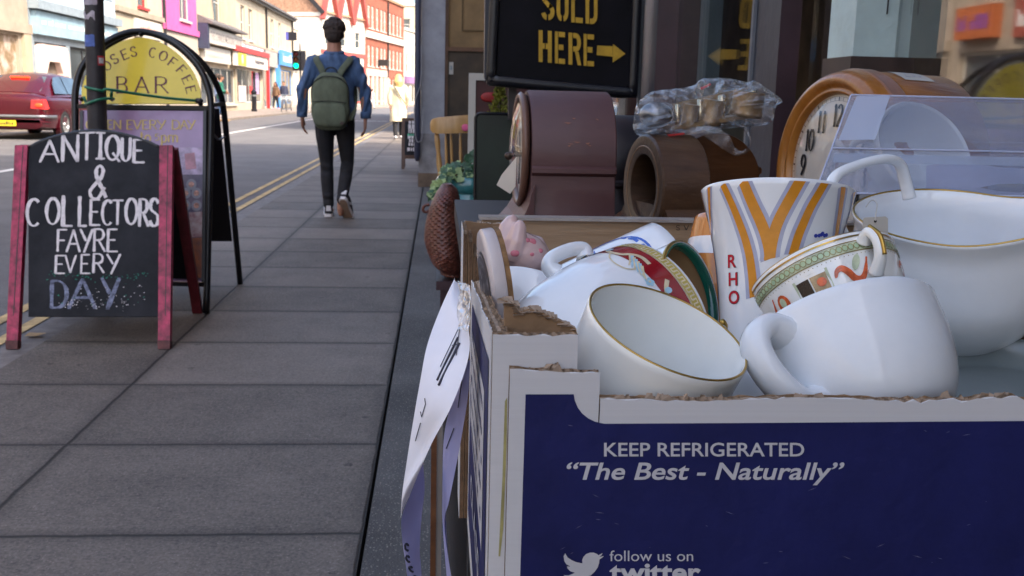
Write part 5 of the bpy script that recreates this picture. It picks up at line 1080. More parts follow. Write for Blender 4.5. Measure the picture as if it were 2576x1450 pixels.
for i, (l, r_) in enumerate(zip(L_, R_)):
    c2 = (l+r_)/2; hw = (r_-l)/2; rg = []
    for k in range(N):
        a_ = 2*math.pi*k/N; bmp = 1+.03*math.sin(k*math.pi/2)*(1 if (i//2) % 2 else -1)-(.03 if i % 2 == 0 else 0)
        rg.append(c2+hw*math.cos(a_)*bmp+V((0, 1, 0))*math.sin(a_)*.11*bmp*min(1, hw.length/.05)+V((0, 0, .0015*(i % 2))))
    rings.append(rg)
MB().loft(rings).build('woven_body', m_wick2, wk, True, 60)
for k in range(0): MB().tube([rg[k]+(rg[k]-sum(rg, V((0, 0, 0)))/N).normalized()*.002 for rg in rings], .004, 6).build('stake', m_wick2, wk, True)
MB().tube(rings[-1]+rings[-1][:1], .007, 6).build('base_rim', m_wick2, wk, True)
ear = wp(1066, 524); MB().tube(smoothline([wp(1080, 515), wp(1068, 518), wp(1064, 528), wp(1070, 534), wp(1080, 530)], 4), .005, 6).build('side_loop', m_wick2, wk, True)
stl = thing('dark_stool', 'dark stool under the wicker basket', 'stool', (.04, 3.45, 0)); bz = R_[-1].z-.012
q = MB(); q.box((L_[-1].x-.02, 3.32, bz-.03), (R_[-1].x+.04, 3.60, bz)); q.build('seat', m_postp, stl)
for x in (L_[-1].x+.01, R_[-1].x+.01):
    for y in (3.36, 3.56): q = MB(); q.box((x-.015, y-.015, 0), (x+.015, y+.015, bz-.03)); q.build('leg', m_postp, stl)

# ---------------------------------------------------------------- clock table and crate edge
m_mah = wood('mahogany', (.066, .026, .028), (.096, .040, .040), .55, 0, 5, .05, thin=3.); m_mahf = M('pale_mahogany_front', (.17, .10, .09), .4, var=.2, scale=16)
m_walnut = wood('worn_walnut', (.055, .026, .014), (.115, .060, .032), .38, 0, 9, .15, thin=6.); m_walnut2 = wood('warm_walnut', (.075, .026, .010), (.16, .062, .022), .35, 0, 6, .2, thin=6.)
m_oak = wood('golden_oak', (.19, .062, .010), (.37, .145, .026), .3, 0, 4, .35, thin=20.); m_oakd = wood('oak_mould', (.24, .082, .011), (.39, .155, .028), .28, 2, 4, .4, thin=10.)
m_dull = M('dull_brass', (.24, .16, .08), .45, .7, var=.3, scale=30); m_brass = M('brass', (.55, .36, .12), .3, 1., var=.2, scale=20); m_dial = M('cream_dial', (.62, .57, .50), .35, var=.08, scale=10, coat=.6); m_num = M('black_numerals', (.006, .006, .01), .5, var=0)
TZ = .855
tb = thing('display_table', 'dark covered table carrying the row of second hand clocks', 'table', (.4, 1.3, 0))
q = MB(); q.box((.03, 1.03, TZ-.03), (.70, 1.75, TZ)); q.build('table_top', m_dark, tb)
for x in (.07, .66):
    for y in (1.07, 1.71): q = MB(); q.box((x-.025, y-.025, 0), (x+.025, y+.025, TZ-.03)); q.build('leg', m_dark, tb)
m_plank = wood('pale_crate_wood', (.27, .165, .085), (.42, .285, .17), .5, 0, 6, .15, thin=16.)
cr = thing('wooden_crate', 'pale wood grained crate whose edge shows behind the box of china', 'crate', (.2, .92, .66))
x0, zt = at(1213, 552, .9).x, at(1213, 553, .9).z
q = MB(); q.box((x0, .9, .62), (x0+.40, .912, zt)); q.build('front_board', m_plank, cr)
q = MB(); q.box((x0, 1.005, .62), (x0+.40, 1.017, zt-.015)); q.box((x0, .913, .62), (x0+.012, 1.004, zt-.015)); q.box((x0+.388, .913, .62), (x0+.40, 1.004, zt-.015)); q.box((x0+.013, .913, .62), (x0+.387, 1.004, .632)); q.build('crate_sides', m_plank, cr)
q = MB(); q.box((x0-.003, .894, zt+.0005), (x0+.403, .915, zt+.003)); q.build('top_edging', M('frosted_edging', (.35, .31, .28), .3, var=.2, scale=30), cr)
q = MB(); o_ = V((0, .9, 0)); n_ = V((0, -1, 0))
for x, y in ((1273, 566), (1281, 567), (1290, 566)): q.poly([hit(x, y, o_, n_)+n_*.0008, hit(x+4, y, o_, n_)+n_*.0008, hit(x+6, y+9, o_, n_)+n_*.0008, hit(x+2, y+9, o_, n_)+n_*.0008])
glyph(q, 'S', lambda u, v: hit(1700+10*u, 579-12*v, o_, n_)+n_*.0008, .12, .1, aspect=.8); glyph(q, 'V', lambda u, v: hit(1720+12*u, 579-12*v, o_, n_)+n_*.0008, .12, .1, aspect=.8); q.build('scribbled_mark', m_num, cr)
# ---------------------------------------------------------------- clocks
def hatclock(name, label, mat, matf, c, yaw, drum_r, drum_z, base_w, depth, ledge, dial=True, hole=False, zb=TZ):
    """arched 'napoleon hat' case: profile across w and z, pushed back along -n"""
    n = V((-math.cos(yaw), -math.sin(yaw), 0)); w_ = V((n.y, -n.x, 0));
    if w_.y > 0: w_ = -w_                       # w towards the viewer
    t = thing(name, label, 'clock', (c[0], c[1], zb)); o = V((c[0], c[1], 0))
    P = []
    zc = drum_z
    half = [(drum_r*math.sin(R(a)), zc+drum_r*math.cos(R(a))) for a in range(0, 100, 6)]
    zl = ledge; half += [(drum_r*.99, zl), (drum_r*1.04, zl-.003), (drum_r*1.04, zl-.008), (drum_r*.97, zl-.012)]
    half += [(drum_r*.97+(base_w-drum_r*.97)*(k/6)**2.2, zl-.012+(zb+.012-zl+.012)*(k/6)) for k in range(1, 7)]+[(base_w*1.03, zb+.011), (base_w*1.03, zb+.0005)]
    prof = half+[(-a, z) for a, z in reversed(half)][:-1] if False else half+[(-a, z) for a, z in reversed(half[1:])]
    rings = [[o+w_*a+V((0, 0, z))-n*d_ for a, z in prof] for d_ in (0, .003, depth-.003, depth)]
    for ring, sc in ((rings[0], .985), (rings[-1], .985)):
        for i in range(len(ring)): ring[i] = o+V((0, 0, zc))*(1-sc)+ (ring[i]-o)*sc + (-n*0)
    body = MB().loft(rings).build('case', mat, t, True, 35)
    f = o+V((0, 0, zc)); 
    return t, n, w_, f, body
t, n, w_, f, body = hatclock('mahogany_mantel_clock', 'dark maroon mantel clock with an arched top and scratched side, dial turned to the street', m_mah, m_mahf, (at(1322, 400, 1.2).x, 1.21), R(1.5), .077, .965, .088, .099, .957)
q = MB(); fm = frame(f+n*.001+V((0, 0, .006)), n); q.lathe([(.058, 0), (.066, .001), (.069, .006), (.065, .010), (.060, .008), (.058, .002)], fm, 48); q.build('bezel', M('plum_bezel', (.16, .085, .06), .4, .2, var=.2), t, True)
q = MB(); q.prism([f+n*a_+V((0, 0, z-f.z))+w_*-.082 for a_, z in [(-.003, .935)]+[(.034*(k/6)**2.4, .935-.062*k/6) for k in range(1, 7)]+[(.034, TZ+.0005), (-.003, TZ+.0005)]], w_*.164); q.build('flared_base', m_mah, t, False)
q = MB(); q.lathe([(0, .003), (.0585, .003)], fm, 48); dl = q.build('dial', m_dial, t, True)
q = MB(); q.lathe([(.0, .017), (.02, .0165), (.04, .0135), (.056, .008)], fm, 40); q.build('dome_glass', clear('dial_glass', .06), t, True)
q = MB(); q.bar(f+n*.006+V((0, 0, .006)), f+n*.007+V((0, 0, -.035))+w_*.004, .002, .001); q.bar(f+n*.006+V((0, 0, .006)), f+n*.007+V((0, 0, .028)), .0025, .001); q.ell(f+n*.012+V((0, 0, .006)), (.005, .005, .005)); q.build('hands', m_num, dl)
q = MB(); q.ell(f+n*.02+V((0, 0, -.002)), (.005, .004, .005)); q.tube([f+n*.004, f+n*.02], .003, 8); q.build('winder', M('dark_bronze', (.06, .04, .03), .4, .6, var=.2), t, True)
q = MB(); rr = random.Random(5)      # scratches showing raw wood on the near curved side
for k in range(9):
    a_ = R(rr.choice((52, 56, 76, 80, 78))+rr.uniform(-3, 3)); d_ = rr.uniform(.02, .075); ln = rr.uniform(.003, .010)
    pr = lambda dd, aa: f+w_*(.0778*math.sin(aa))+V((0, 0, .0778*math.cos(aa)))-n*dd
    q.poly([pr(d_, a_), pr(d_+ln, a_+rr.uniform(-.02,.02)), pr(d_+ln*.6, a_+.02)])
q.build('scratches', M('raw_wood_scratch', (.30, .12, .07), .6, var=.2), body)
q = MB(); pt = [at(x, y, 1.17) for x, y in ((1299, 395), (1262, 440), (1249, 466), (1283, 488), (1296, 470))]; q.prism(pt, (.0006, .0008, 0)); lb = tag(q.build('paper_tag', M('cream_paper', (.68, .62, .54), .8, var=.08)), 'cream paper tag tucked behind the dial of the maroon clock', 'paper tag')
# black arched clock behind it
t, n, w_, f, body = hatclock('black_mantel_clock', 'black arched mantel clock between the maroon clock and the brown empty case', M('ebonised_wood', (.012, .009, .012), .35, var=.2), None, (at(1500, 420, 1.42).x, 1.42), R(8), .072, .940, .10, .085, .925)
q = MB(); q.lathe([(.05, 0), (.06, .001), (.062, .006), (.055, .008)], frame(f+n*.001, n), 40); q.build('bezel', m_brass, t, True)
# brown empty case with a round hole
bc = thing('empty_clock_case', 'worn brown barrel clock case with an empty round opening', 'clock case', (.27, 1.25, TZ)); cc = at(1618, 460, 1.25); n = V((-math.cos(R(11)), -math.sin(R(11)), 0)); r_o = .0665
cm = frame(V((cc.x, 1.25, .925)), n)
q = MB(); q.lathe([(.041, -.07), (.041, -.004), (.0415, .0), (.044, .0012), (.064, .0012), (r_o, -.0012), (r_o, -.060), (r_o-.002, -.062), (0, -.0699)], cm, 56); q.build('barrel', m_walnut, bc, True, 35)
q = MB(); q.lathe([(0, -.069), (.041, -.069)], cm, 40); q.build('dark_inside', m_int, bc)
q = MB(); q.lathe([(.0505, .0013), (.0515, .0022), (.0525, .0013)], cm, 56); q.build('inlay_ring', M('light_inlay', (.28, .16, .09), .4, var=.2), bc, True)
w2 = V((0, -1, 0)); w2 = V((n.y, -n.x, 0)); w2 = -w2 if w2.y > 0 else w2
q = MB(); o_ = V((cc.x, 1.25, 0)); P = [(-.12, TZ+.0005), (.12, TZ+.0005), (.12, TZ+.012), (.09, TZ+.022), (.066, TZ+.045), (.06, TZ+.05), (-.06, TZ+.05), (-.066, TZ+.045), (-.09, TZ+.022), (-.12, TZ+.012)]
q.prism([o_+w2*a_+V((0, 0, z))-n*.004 for a_, z in P], -n*.066); q.build('base', m_walnut, bc)
# second brown hat-shaped case to its right
t, n, w_, f, body = hatclock('sloping_mantel_clock', 'warm brown hat shaped mantel clock sloping down towards the oak clock', m_walnut2, None, (at(1800, 440, 1.30).x, 1.30), R(97), .064, .930, .15, .09, .950)

# oak schoolroom clock
OC = at(2093, 425, 1.08); no = (V((-.978, -.205, .03))).normalized()
ok = thing('oak_clock', 'golden oak round cased clock with black numerals and a small white label on top', 'clock', (OC.x+.05, OC.y+.04, TZ))
fo = frame(OC, no); exd = V((-no.y, no.x, 0)).normalized(); exd = exd if exd.dot(rt) > 0 else -exd; eyd = no.cross(exd); eyd = eyd if eyd.z > 0 else -eyd
RO = .110
q = MB(); q.lathe([(.081, -.002), (.083, .006), (.086, .007), (.0875, .003), (.090, .006), (.095, .011), (.101, .009), (.105, .003), (.107, -.004), (.1085, -.010)], fo, 72); q.build('bezel_ring', m_oakd, ok, True)
q = MB(); q.lathe([(.1085, -.010), (RO, -.013), (.1085, -.016), (RO, -.020), (.1085, -.0235), (RO, -.027), (.1085, -.031), (.107, -.033)], fo, 72); q.build('reeded_band', M('plum_oak', (.32, .15, .09), .3, var=.25, scale=14, coat=.4), ok, True)
q = MB(); q.lathe([(.107, -.033), (.108, -.035), (.108, -.115), (.104, -.120), (0, -.120)], fo, 72); q.build('drum', m_oak, ok, True, 40)
q = MB(); q.lathe([(0, -.001), (.0825, -.001)], fo, 60); dl = q.build('dial', m_dial, ok, True)
q = MB(); q.lathe([(0, .018), (.03, .0165), (.055, .0115), (.072, .005), (.082, .001)], fo, 60); q.build('dome_glass', clear('dome_glass', .025, rough=.02), ok, True)
q = MB(); dp = lambda x, y, e=.0: OC+exd*x+eyd*y+no*e
for h_ in range(1, 13):
    a_ = R(90-30*h_); cx_, cy_ = .0580*math.cos(a_), .0585*math.sin(a_); s_ = str(h_); W_ = .0105
    for i, chh in enumerate(s_):
        xo = cx_+(i-(len(s_)-1)/2)*(.0105 if '1' not in s_ else .0088); wd = W_*(.55 if chh == '1' else .9)
        glyph(q, chh, lambda u, v: dp(xo+(u-.5)*wd, cy_+(v-.5)*.0235, .0004), .17, .05, 0, .05, wd/.0235)
for k in range(60):
    a_ = R(k*6); c2, s2 = math.cos(a_), math.sin(a_); wd = .0009 if k % 5 == 0 else .00035
    q.poly([dp(.0745*c2-wd*s2, .0745*s2+wd*c2, .0004), dp(.0785*c2-wd*s2, .0785*s2+wd*c2, .0004), dp(.0785*c2+wd*s2, .0785*s2-wd*c2, .0004), dp(.0745*c2+wd*s2, .0745*s2-wd*c2, .0004)])
for r_ in (.0743, .0787):
    for k in range(72):
        a0, a1 = R(k*5), R(k*5+5); q.poly([dp(r_*math.cos(a0), r_*math.sin(a0), .0005), dp((r_+.0003)*math.cos(a0), (r_+.0003)*math.sin(a0), .0005), dp((r_+.0003)*math.cos(a1), (r_+.0003)*math.sin(a1), .0005), dp(r_*math.cos(a1), r_*math.sin(a1), .0005)])
q.build('numerals', m_num, dl)
q = MB(); q.bar(dp(0, 0, .004), dp(.03, -.028, .004), .002, .001); q.bar(dp(0, 0, .006), dp(.05, .02, .006), .0015, .001); q.build('hands', m_num, dl)
sc = OC-exd*.108+V((0, 0, .002))-no*.012; q = MB(); pts = [sc+exd*(.012*(1-k/26))*math.cos(R(k*32))-exd*.002+eyd*(.012*(1-k/26))*math.sin(R(k*32))*1.1+eyd*.012 for k in range(22)]; q.tube(pts, [.006*(1-k/40) for k in range(22)], 8); q.build('carved_scroll', m_oakd, ok, True)
q = MB(); q.prism([dp(-.106, .0, -.008), dp(-.098, .0, -.008), dp(-.098, -.1, -.008), dp(-.113, -.1, -.008), dp(-.113, -.035, -.008)], -no*.10); q.build('case_side', m_oak, ok)
q = MB(); q.prism([dp(x, y, .002) for x, y in ((-.108,-.012),(-.095,-.012),(-.095,-.05),(-.112,-.05))], -no*.02); q.build('reeded_block', m_oakd, ok)
zb_ = OC.z-.12; q = MB(); q.prism([dp(-.12, TZ+.0005-OC.z, .01), dp(.12, TZ+.0005-OC.z, .01), dp(.12, -.085, .01), dp(-.12, -.085, .01)], -no*.12); q.build('base', m_oak, ok)
q = MB(); lp_ = lambda a_, d_: OC+(exd*math.sin(a_)+eyd*math.cos(a_))*.1087-no*d_
ns_ = 6; A0, A1 = R(4), R(24); D0, D1 = .048, .085
q.add([lp_(A0+(A1-A0)*k/ns_, d_) for d_ in (D0, D1) for k in range(ns_+1)], [(k, k+1, ns_+k+2, ns_+k+1) for k in range(ns_)]); lb = q.build('price_label', m_white, ok, True)
q = MB()
for i, chh in enumerate('250'): glyph(q, chh, lambda u, v: lp_(A0+(A1-A0)*(.75-.5*v), D0+(D1-D0)*(.2+.2*i+.16*u))+V((0, 0, .0006)), .09, .07, aspect=.7)
q.build('lettering', M('pencil_grey', (.35, .35, .42), .7, var=0), lb)

# clock movement in a crumpled clear bag
mv = thing('clock_movement', 'brass clock movement wrapped inside the crumpled clear bag', 'clock movement', tuple(at(1800, 300, 1.27))); MY2 = 1.27
def mp_(x, y, dy=0): return at(x, y, MY2+dy)
for k, dy in enumerate((-.02, .035)):
    q = MB(); q.prism([mp_(1690, 262, dy), mp_(1870, 222, dy), mp_(1905, 232, dy), mp_(1908, 250, dy), mp_(1700, 292, dy)] if k else [mp_(1688, 318, -.01), mp_(1905, 285, -.01), mp_(1908, 295, -.01), mp_(1690, 328, -.01)], (0, .002, 0) if k else (0, .05, 0)); q.build('plate', m_dull, mv)
for x, y0, y1, r_ in ((1705, 262, 322, .003), (1762, 250, 318, .004), (1816, 240, 312, .005), (1856, 232, 304, .003), (1895, 228, 292, .005)): MB().tube([mp_(x, y0), mp_(x-2, y1)], r_, 10).build('pillar', M('pale_brass', (.62, .52, .34), .25, 1., var=.1), mv, True)
for x, y, r_ in ((1790, 283, .014), (1880, 262, .020), (1735, 295, .010)): q = MB(); q.lathe([(0, -.016), (r_, -.016), (r_*1.06, -.014), (r_*1.06, -.010), (r_, -.008), (r_, .016), (0, .016)], frame(mp_(x, y), (.1, -.1, 1)), 24); q.build('barrel', m_dull, mv, True, 40)
q = MB(); q.ell(mp_(1650, 290), (.022, .02, .017)); q.build('bell', M('grey_steel_part', (.25, .26, .28), .3, .9, var=.3), mv, True)
q = MB(); q.prism([mp_(1762, 222, -.012), mp_(1787, 210, -.012), mp_(1789, 214, -.012), mp_(1766, 226, -.012)], (0, .003, 0)); q.build('red_tag', m_red, mv); q = MB(); q.prism([mp_(1680, 339, -.03), mp_(1722, 334, -.03), mp_(1722, 339, -.03), mp_(1682, 344, -.03)], (0, .004, 0)); q.build('red_tag', m_red, mv)
m_film = clear('plastic_film', .08, milk=.04, milkcol=(.8, .82, .9), rough=.04, bump=.9, bscale=75)
bg = thing('plastic_bag', 'crumpled clear plastic bag lying over the two brown clock cases', 'bag', tuple(at(1780, 340, 1.27)))
out = smoothline([V((x, y, 0)) for x, y in ((1596, 300), (1604, 262), (1640, 232), (1680, 226), (1740, 218), (1768, 198), (1830, 198), (1880, 208), (1900, 204), (1935, 226), (1968, 252), (1950, 272), (1938, 310), (1890, 318), (1800, 326), (1720, 338), (1650, 342), (1598, 338))], 3, True)
rr = random.Random(21); ctr = V((1775, 275, 0)); rings = []; NR = 12
wv = [rr.uniform(-.35, .35) for _ in range(len(out))]
for i in range(1, NR):
    ph = math.pi*i/NR; sq = math.sin(ph)**.55; rg = []
    for j, p in enumerate(out):
        k = 1+.06*rr.uniform(-1, 1)*(1 if i not in (NR//2,) else .2); qv = ctr+(p-ctr)*sq*min(1.03, k)
        rg.append(at(qv.x, qv.y, 1.27-.048*math.cos(ph)*(1+wv[j]*.8)+rr.uniform(-.010, .010)))
    rings.append(rg)
MB().loft(rings).build('film', m_film, bg, True, 38)
q = MB()                                  # the bag's tail, curling below
tp1 = smoothline([V((x, y, 0)) for x, y in ((1735, 322), (1790, 318), (1830, 338), (1850, 372), (1868, 380), (1885, 360), (1872, 330), (1850, 318))], 4); tp2 = smoothline([V((x, y, 0)) for x, y in ((1715, 342), (1760, 340), (1800, 362), (1838, 388), (1870, 390), (1890, 368), (1884, 332), (1868, 316))], 4)
q.loft([[at(a_.x, a_.y, 1.205+.02*math.sin(i*.6)), at((a_.x+b_.x)/2, (a_.y+b_.y)/2, 1.19+.01*math.sin(i*1.1)), at(b_.x, b_.y, 1.20)] for i, (a_, b_) in enumerate(zip(tp1, tp2))], False, False); q.build('tail', clear('plastic_film_folded', .05, milk=.22, milkcol=(.75, .72, .74), rough=.12), bg, True)
# ---------------------------------------------------------------- the cardboard box
m_card = M('brown_cardboard', (.27, .165, .09), .85, var=.18, scale=20, bump=.3, bscale=60)
m_core = M('corrugated_core', (.15, .085, .045), .9, var=.3, scale=60)
m_torn = M('torn_paper_edge', (.34, .25, .18), .95, var=.25, scale=80)
m_wcard = M('white_printed_card', (.62, .61, .62), .55, var=.02, scale=8, bump=.03, bscale=4, stretch=(.4, 1, 60))
m_blue_p = M('navy_print', (.012, .0145, .088), .55, var=.18, scale=14, bump=.07, bscale=120, spec=.25)
m_whitep = M('grey_white_print', (.56, .55, .57), .55, var=.05, scale=30)
bx = thing('cardboard_box', 'white and navy printed cardboard box full of second hand china', 'box', (.22, .445, .70))
FY, BZ = .445, .70
def fp_(x, y, Y=FY): return at(x, y, Y)
rj = random.Random(17)
def corr(name, P, Q, zb, th, parent, front, back, jag=.0012, n=40, waves=.0042, outer_front=True):
    """corrugated wall: top edge runs P -> Q, thickness vector th; printed liner, flutes and inner liner are all modelled"""
    P, Q, th = V(P), V(Q), V(th); L = (Q-P).length; n = max(6, int(L/.004))
    tops = []; am = .3; ph = rj.uniform(0, 6)
    for k in range(n+1):
        if rj.random() < .10: am = rj.choice((.15, .2, .3, .3, .7, 1.2))
        tops.append(P.lerp(Q, k/n)+V((0, 0, rj.uniform(-jag, jag)*am+.0007*math.sin(k*.21+ph))))
    def liner(d0, d1, dz, m, nm_):
        b = MB(); e0, e1 = th*d0, th*d1
        A = [p+e0+V((0, 0, dz+rj.uniform(-jag, jag)*.5)) for p in tops]; B = [p+e1+V((0, 0, dz+rj.uniform(-jag, jag)*.5)) for p in tops]
        vs = A+B+[V((p.x, p.y, zb))+e0 for p in tops]+[V((p.x, p.y, zb))+e1 for p in tops]; k_ = n+1
        fs = []
        for i in range(n): fs += [(i, i+1, k_+i+1, k_+i), (2*k_+i, 2*k_+i+1, i+1, i), (k_+i, k_+i+1, 3*k_+i+1, 3*k_+i)]
        fs += [(0, k_, 3*k_, 2*k_), (n, k_+n, 3*k_+n, 2*k_+n)]
        b.add(vs, fs); return b.build(nm_, m, parent)
    f = liner(0, .09, 0, front, name); 
    liner(.91, 1, 0, back, 'inner_liner'); liner(.40, .60, -.0006, m_torn, 'middle_liner') if th.length > .0055 else None
    b = MB(); b.poly([P+th*.08-V((0, 0, .003)), Q+th*.08-V((0, 0, .003)), Q+th*.92-V((0, 0, .003)), P+th*.92-V((0, 0, .003))]); 
    b.poly([P+th*.09-V((0, 0, .003)), P+th*.91-V((0, 0, .003)), V((P.x, P.y, zb))+th*.91, V((P.x, P.y, zb))+th*.09]); b.poly([Q+th*.09-V((0, 0, .003)), Q+th*.91-V((0, 0, .003)), V((Q.x, Q.y, zb))+th*.91, V((Q.x, Q.y, zb))+th*.09])
    b.mi = 1
    for d0, d1 in (((.09, .40), (.60, .91)) if th.length > .0055 else ((.09, .91),)):
        m_ = int(L/waves)*6; pts = []
        for k in range(m_+1):
            t = k/m_; w_ = (math.sin(k/6*2*math.pi)*.5+.5)*(d1[1]-d0) if False else None
        for k in range(m_+1):
            t = k/m_; d = d0+(d1-d0)*(.5+.5*math.sin(k/6*2*math.pi)); pts.append(P.lerp(Q, t)+th*d+V((0, 0, -.0004+rj.uniform(-jag, jag)*.6)))
        b.add(pts+[p-V((0, 0, .004)) for p in pts], [(i, i+1, m_+2+i, m_+1+i) for i in range(m_)])
    b.build('fluting', [m_core, m_torn], parent); return f
TH = V((0, .006, 0))
A1, A2 = fp_(1283, 930), fp_(1510, 936); B1, B2 = fp_(1510, 1005), V((.43, FY, fp_(2000, 1006).z))
fl = corr('front_flap', A1, A2, BZ, TH, bx, m_wcard, m_card, .0009); f2 = corr('front_flap', B1+V((.0001, 0, 0)), B2, BZ, TH, bx, m_wcard, m_card, .0011)
q = MB(); rr = random.Random(31)          # curled torn fibres along the cut
for k in range(46):
    x = rr.choice((rr.uniform(1385, 1410), rr.uniform(1560, 2100), rr.uniform(2380, 2570))); y = 932 if x < 1500 else 1004; p = fp_(x, y)+V((0, rr.uniform(.0005, .005), 0)); w_ = rr.uniform(.001, .0035)
    q.poly([p-V((w_, 0, .001)), p+V((w_, 0, -.001)), p+V((w_*.6, rr.uniform(-.001, .002), rr.uniform(.0005, .0028))), p+V((-w_*.5, rr.uniform(-.001, .002), rr.uniform(.0005, .002)))])
q.build('torn_fibres', m_torn, f2)
# inner front corner, standing up behind the flap
IY = .4525
C1, C2 = at(1240, 842, IY), at(1455, 840, IY)
ic = corr('corner_panel', C1, C2, BZ, TH, bx, m_wcard, m_card, .0009)
q = MB(); q.prism([at(x, y, .475) for x, y in ((1269, 758), (1278, 757), (1297, 772), (1303, 786), (1330, 778), (1352, 782), (1400, 803), (1450, 828), (1453, 900), (1268, 900))], (0, .006, 0)); q.build('torn_inner_flap', m_card, bx)
q = MB(); e_ = [at(x, y, .4735) for x, y in ((1268, 756), (1280, 756), (1297, 771), (1304, 787), (1330, 777), (1352, 781), (1400, 802), (1452, 828))]
for i in range(len(e_)-1):
    for k in range(4):
        p = e_[i].lerp(e_[i+1], (k+rj.uniform(-.4, .4))/4); s2 = rj.uniform(-.0006, .0016); w_ = rj.uniform(.0012, .0042); q.poly([p+V((-w_, 0, -.0016)), p+V((w_, rj.uniform(-.001, .001), -.0014)), p+V((w_*.8, .004, s2)), p+V((-w_*.4, .005, s2*.8)), p+V((-w_, .008, -.001))])
q.build('torn_edge', m_torn, bx)
# left side wall (front part dips, rear part stands higher), back wall, far side, floor
S1, S2 = at(1240, 842, IY+.001), at(1187, 708, .74)
SX = .026; S1.x = S2.x = SX
sw = corr('side_wall', S1+V((0, .007, 0)), S2, BZ, (.0085, 0, 0), bx, m_wcard, m_card, .0014)
for k, (d0, zt) in enumerate(((0, .932), (.0075, .926), (.015, .915))):
    corr('side_wall', (.0195+d0*.55, .748, zt), (.0195+d0*.55, .80, zt), BZ, (.0035, 0, 0), bx, m_wcard if k == 0 else m_card, m_card, .0012)
    q = MB()
    zz = [zt-.0025*i for i in range(60)]; pts = [V((.0205+d0*.55+.0016*(i % 2), .7470, z)) for i, z in enumerate(zz)]
    q.add(pts+[p+V((0, .006, 0)) for p in pts], [(i, i+1, 61+i, 60+i) for i in range(59)]); q.build('fluting', m_torn, bx)
corr('back_wall', (.022, .805, .932), (.066, .805, .929), BZ, (0, .006, 0), bx, m_card, m_wcard, .002); corr('back_wall', (.0665, .805, .893), (.43, .805, .893), BZ, (0, .006, 0), bx, m_card, m_wcard, .0015)
corr('side_wall', (.4301, .452, .893), (.4301, .80, .893), BZ, (.0035, 0, 0), bx, m_card, m_wcard, .0015)
q = MB(); q.box((.03, .455, BZ), (.43, .804, BZ+.006)); q.build('floor', m_card, bx)
# print on the front
os3, n3 = V((0, FY, 0)), V((0, -1, 0))
def pr(x, y, e=.0003): return hit(x, y, os3, n3)+n3*e
crv = [(1443, 992), (1446, 1008), (1453, 1025), (1464, 1040), (1479, 1052), (1497, 1061), (1520, 1066)]
pt = [(1322, 992)]+crv+[(1900, 1064), (2576, 1059), (3300, 1052)]; e1 = pr(3300, 1052); q = MB(); pts = [pr(*p) for p in pt]+[V((e1.x, pts_y if False else pr(0, 1000).y, .71)), V((pr(1306, 1460).x-.002, pr(0, 1000).y, .71)), pr(1308, 1460)]
q.poly(pts); q.build('navy_print', m_blue_p, f2)
q = MB(); mpf = lambda x0, y0, x1, y1: (lambda u, v: pr(x0+(x1-x0)*u, y1+(y0-y1)*v, .0006))
put_text(q, 'KEEP REFRIGERATED', mpf(1519, 1113, 2022, 1148)); put_text(q, '“The Best - Naturally”', mpf(1425, 1162, 2123, 1220)); put_text(q, 'follow us on', mpf(1533, 1384, 1743, 1411)); put_text(q, 'twitter', mpf(1533, 1417, 1762, 1462))
q.build('lettering', m_whitep, f2)
bird = [(415,790),(422,776),(434,796),(452,808),(472,817),(494,822),(503,823),(502,808),(508,793),(520,780),(538,773),(556,773),(570,779),(578,785),(598,775),(592,785),(583,793),(604,789),(595,797),(583,805),(581,822),(574,843),(561,862),(542,880),(518,892),(490,899),(460,899),(432,890),(414,879),(440,879),(458,872),(468,867),(447,861),(434,848),(430,838),(447,838),(428,828),(418,812)]
q = MB(); q.poly([pr(1195+x*.5362, 975+y*.536, .0006) for x, y in bird]); q.build('bird_emblem', m_whitep, f2)
q = MB(); rr = random.Random(77)
for k in range(26):
    x, y = rr.uniform(1340, 2570), rr.choice((rr.uniform(1068, 1110), rr.uniform(1230, 1450), rr.uniform(1230, 1450))); ln, an, wv = rr.uniform(3, 26), rr.uniform(-.5, .5), rr.uniform(.5, 1.3)
    c_, s_ = math.cos(an), math.sin(an); q.poly([pr(x, y, .0005), pr(x+ln*.5*c_, y+ln*.5*s_-wv, .0005), pr(x+ln*c_, y+ln*s_, .0005), pr(x+ln*.5*c_, y+ln*.5*s_+wv, .0005)])
q.build('scuffs', M('scuffed_print', (.10, .10, .19), .7, var=.3), f2)
# yellowed glue line between flap and side
q = MB(); q.poly([at(x, y, IY-.0004) for x, y in ((1270, 1010), (1276, 1000), (1274, 1130), (1266, 1330), (1258, 1400), (1254, 1400), (1264, 1200))]); q.build('glue_stain', M('old_glue', (.40, .36, .14), .5, var=.3, scale=30), ic)
# print on the left side
ns2, os2 = V((-1, 0, 0)), V((SX, 0, 0))
def ps(x, y, e=.0004): return hit(x, y, os2, ns2)+ns2*e
def syz(Y, z, e=.0004): return V((SX-e, Y, z))
q = MB(); q.poly([syz(.47, .905), syz(.70, .885), syz(.72, .72), syz(.47, .72)]); q.build('navy_print', m_blue_p, sw)
q = MB(); q.poly([syz(.50, .880, .0007), syz(.69, .868, .0007), syz(.69, .80, .0007), syz(.50, .790, .0007)]); q.build('white_label', m_whitep, sw)
q = MB()
for i, zz in enumerate((.866, .850, .834, .818, .802)): squiggle(q, lambda u, v: syz(.68-.17*u, zz+.007*v, .001), 18, 60+i)
q.build('lettering', m_blue_p, sw); q = MB(); put_text(q, 'CLASS 1', lambda u, v: syz(.66-.17*u, .758+.018*v, .001)); q.build('lettering', m_whitep, sw)

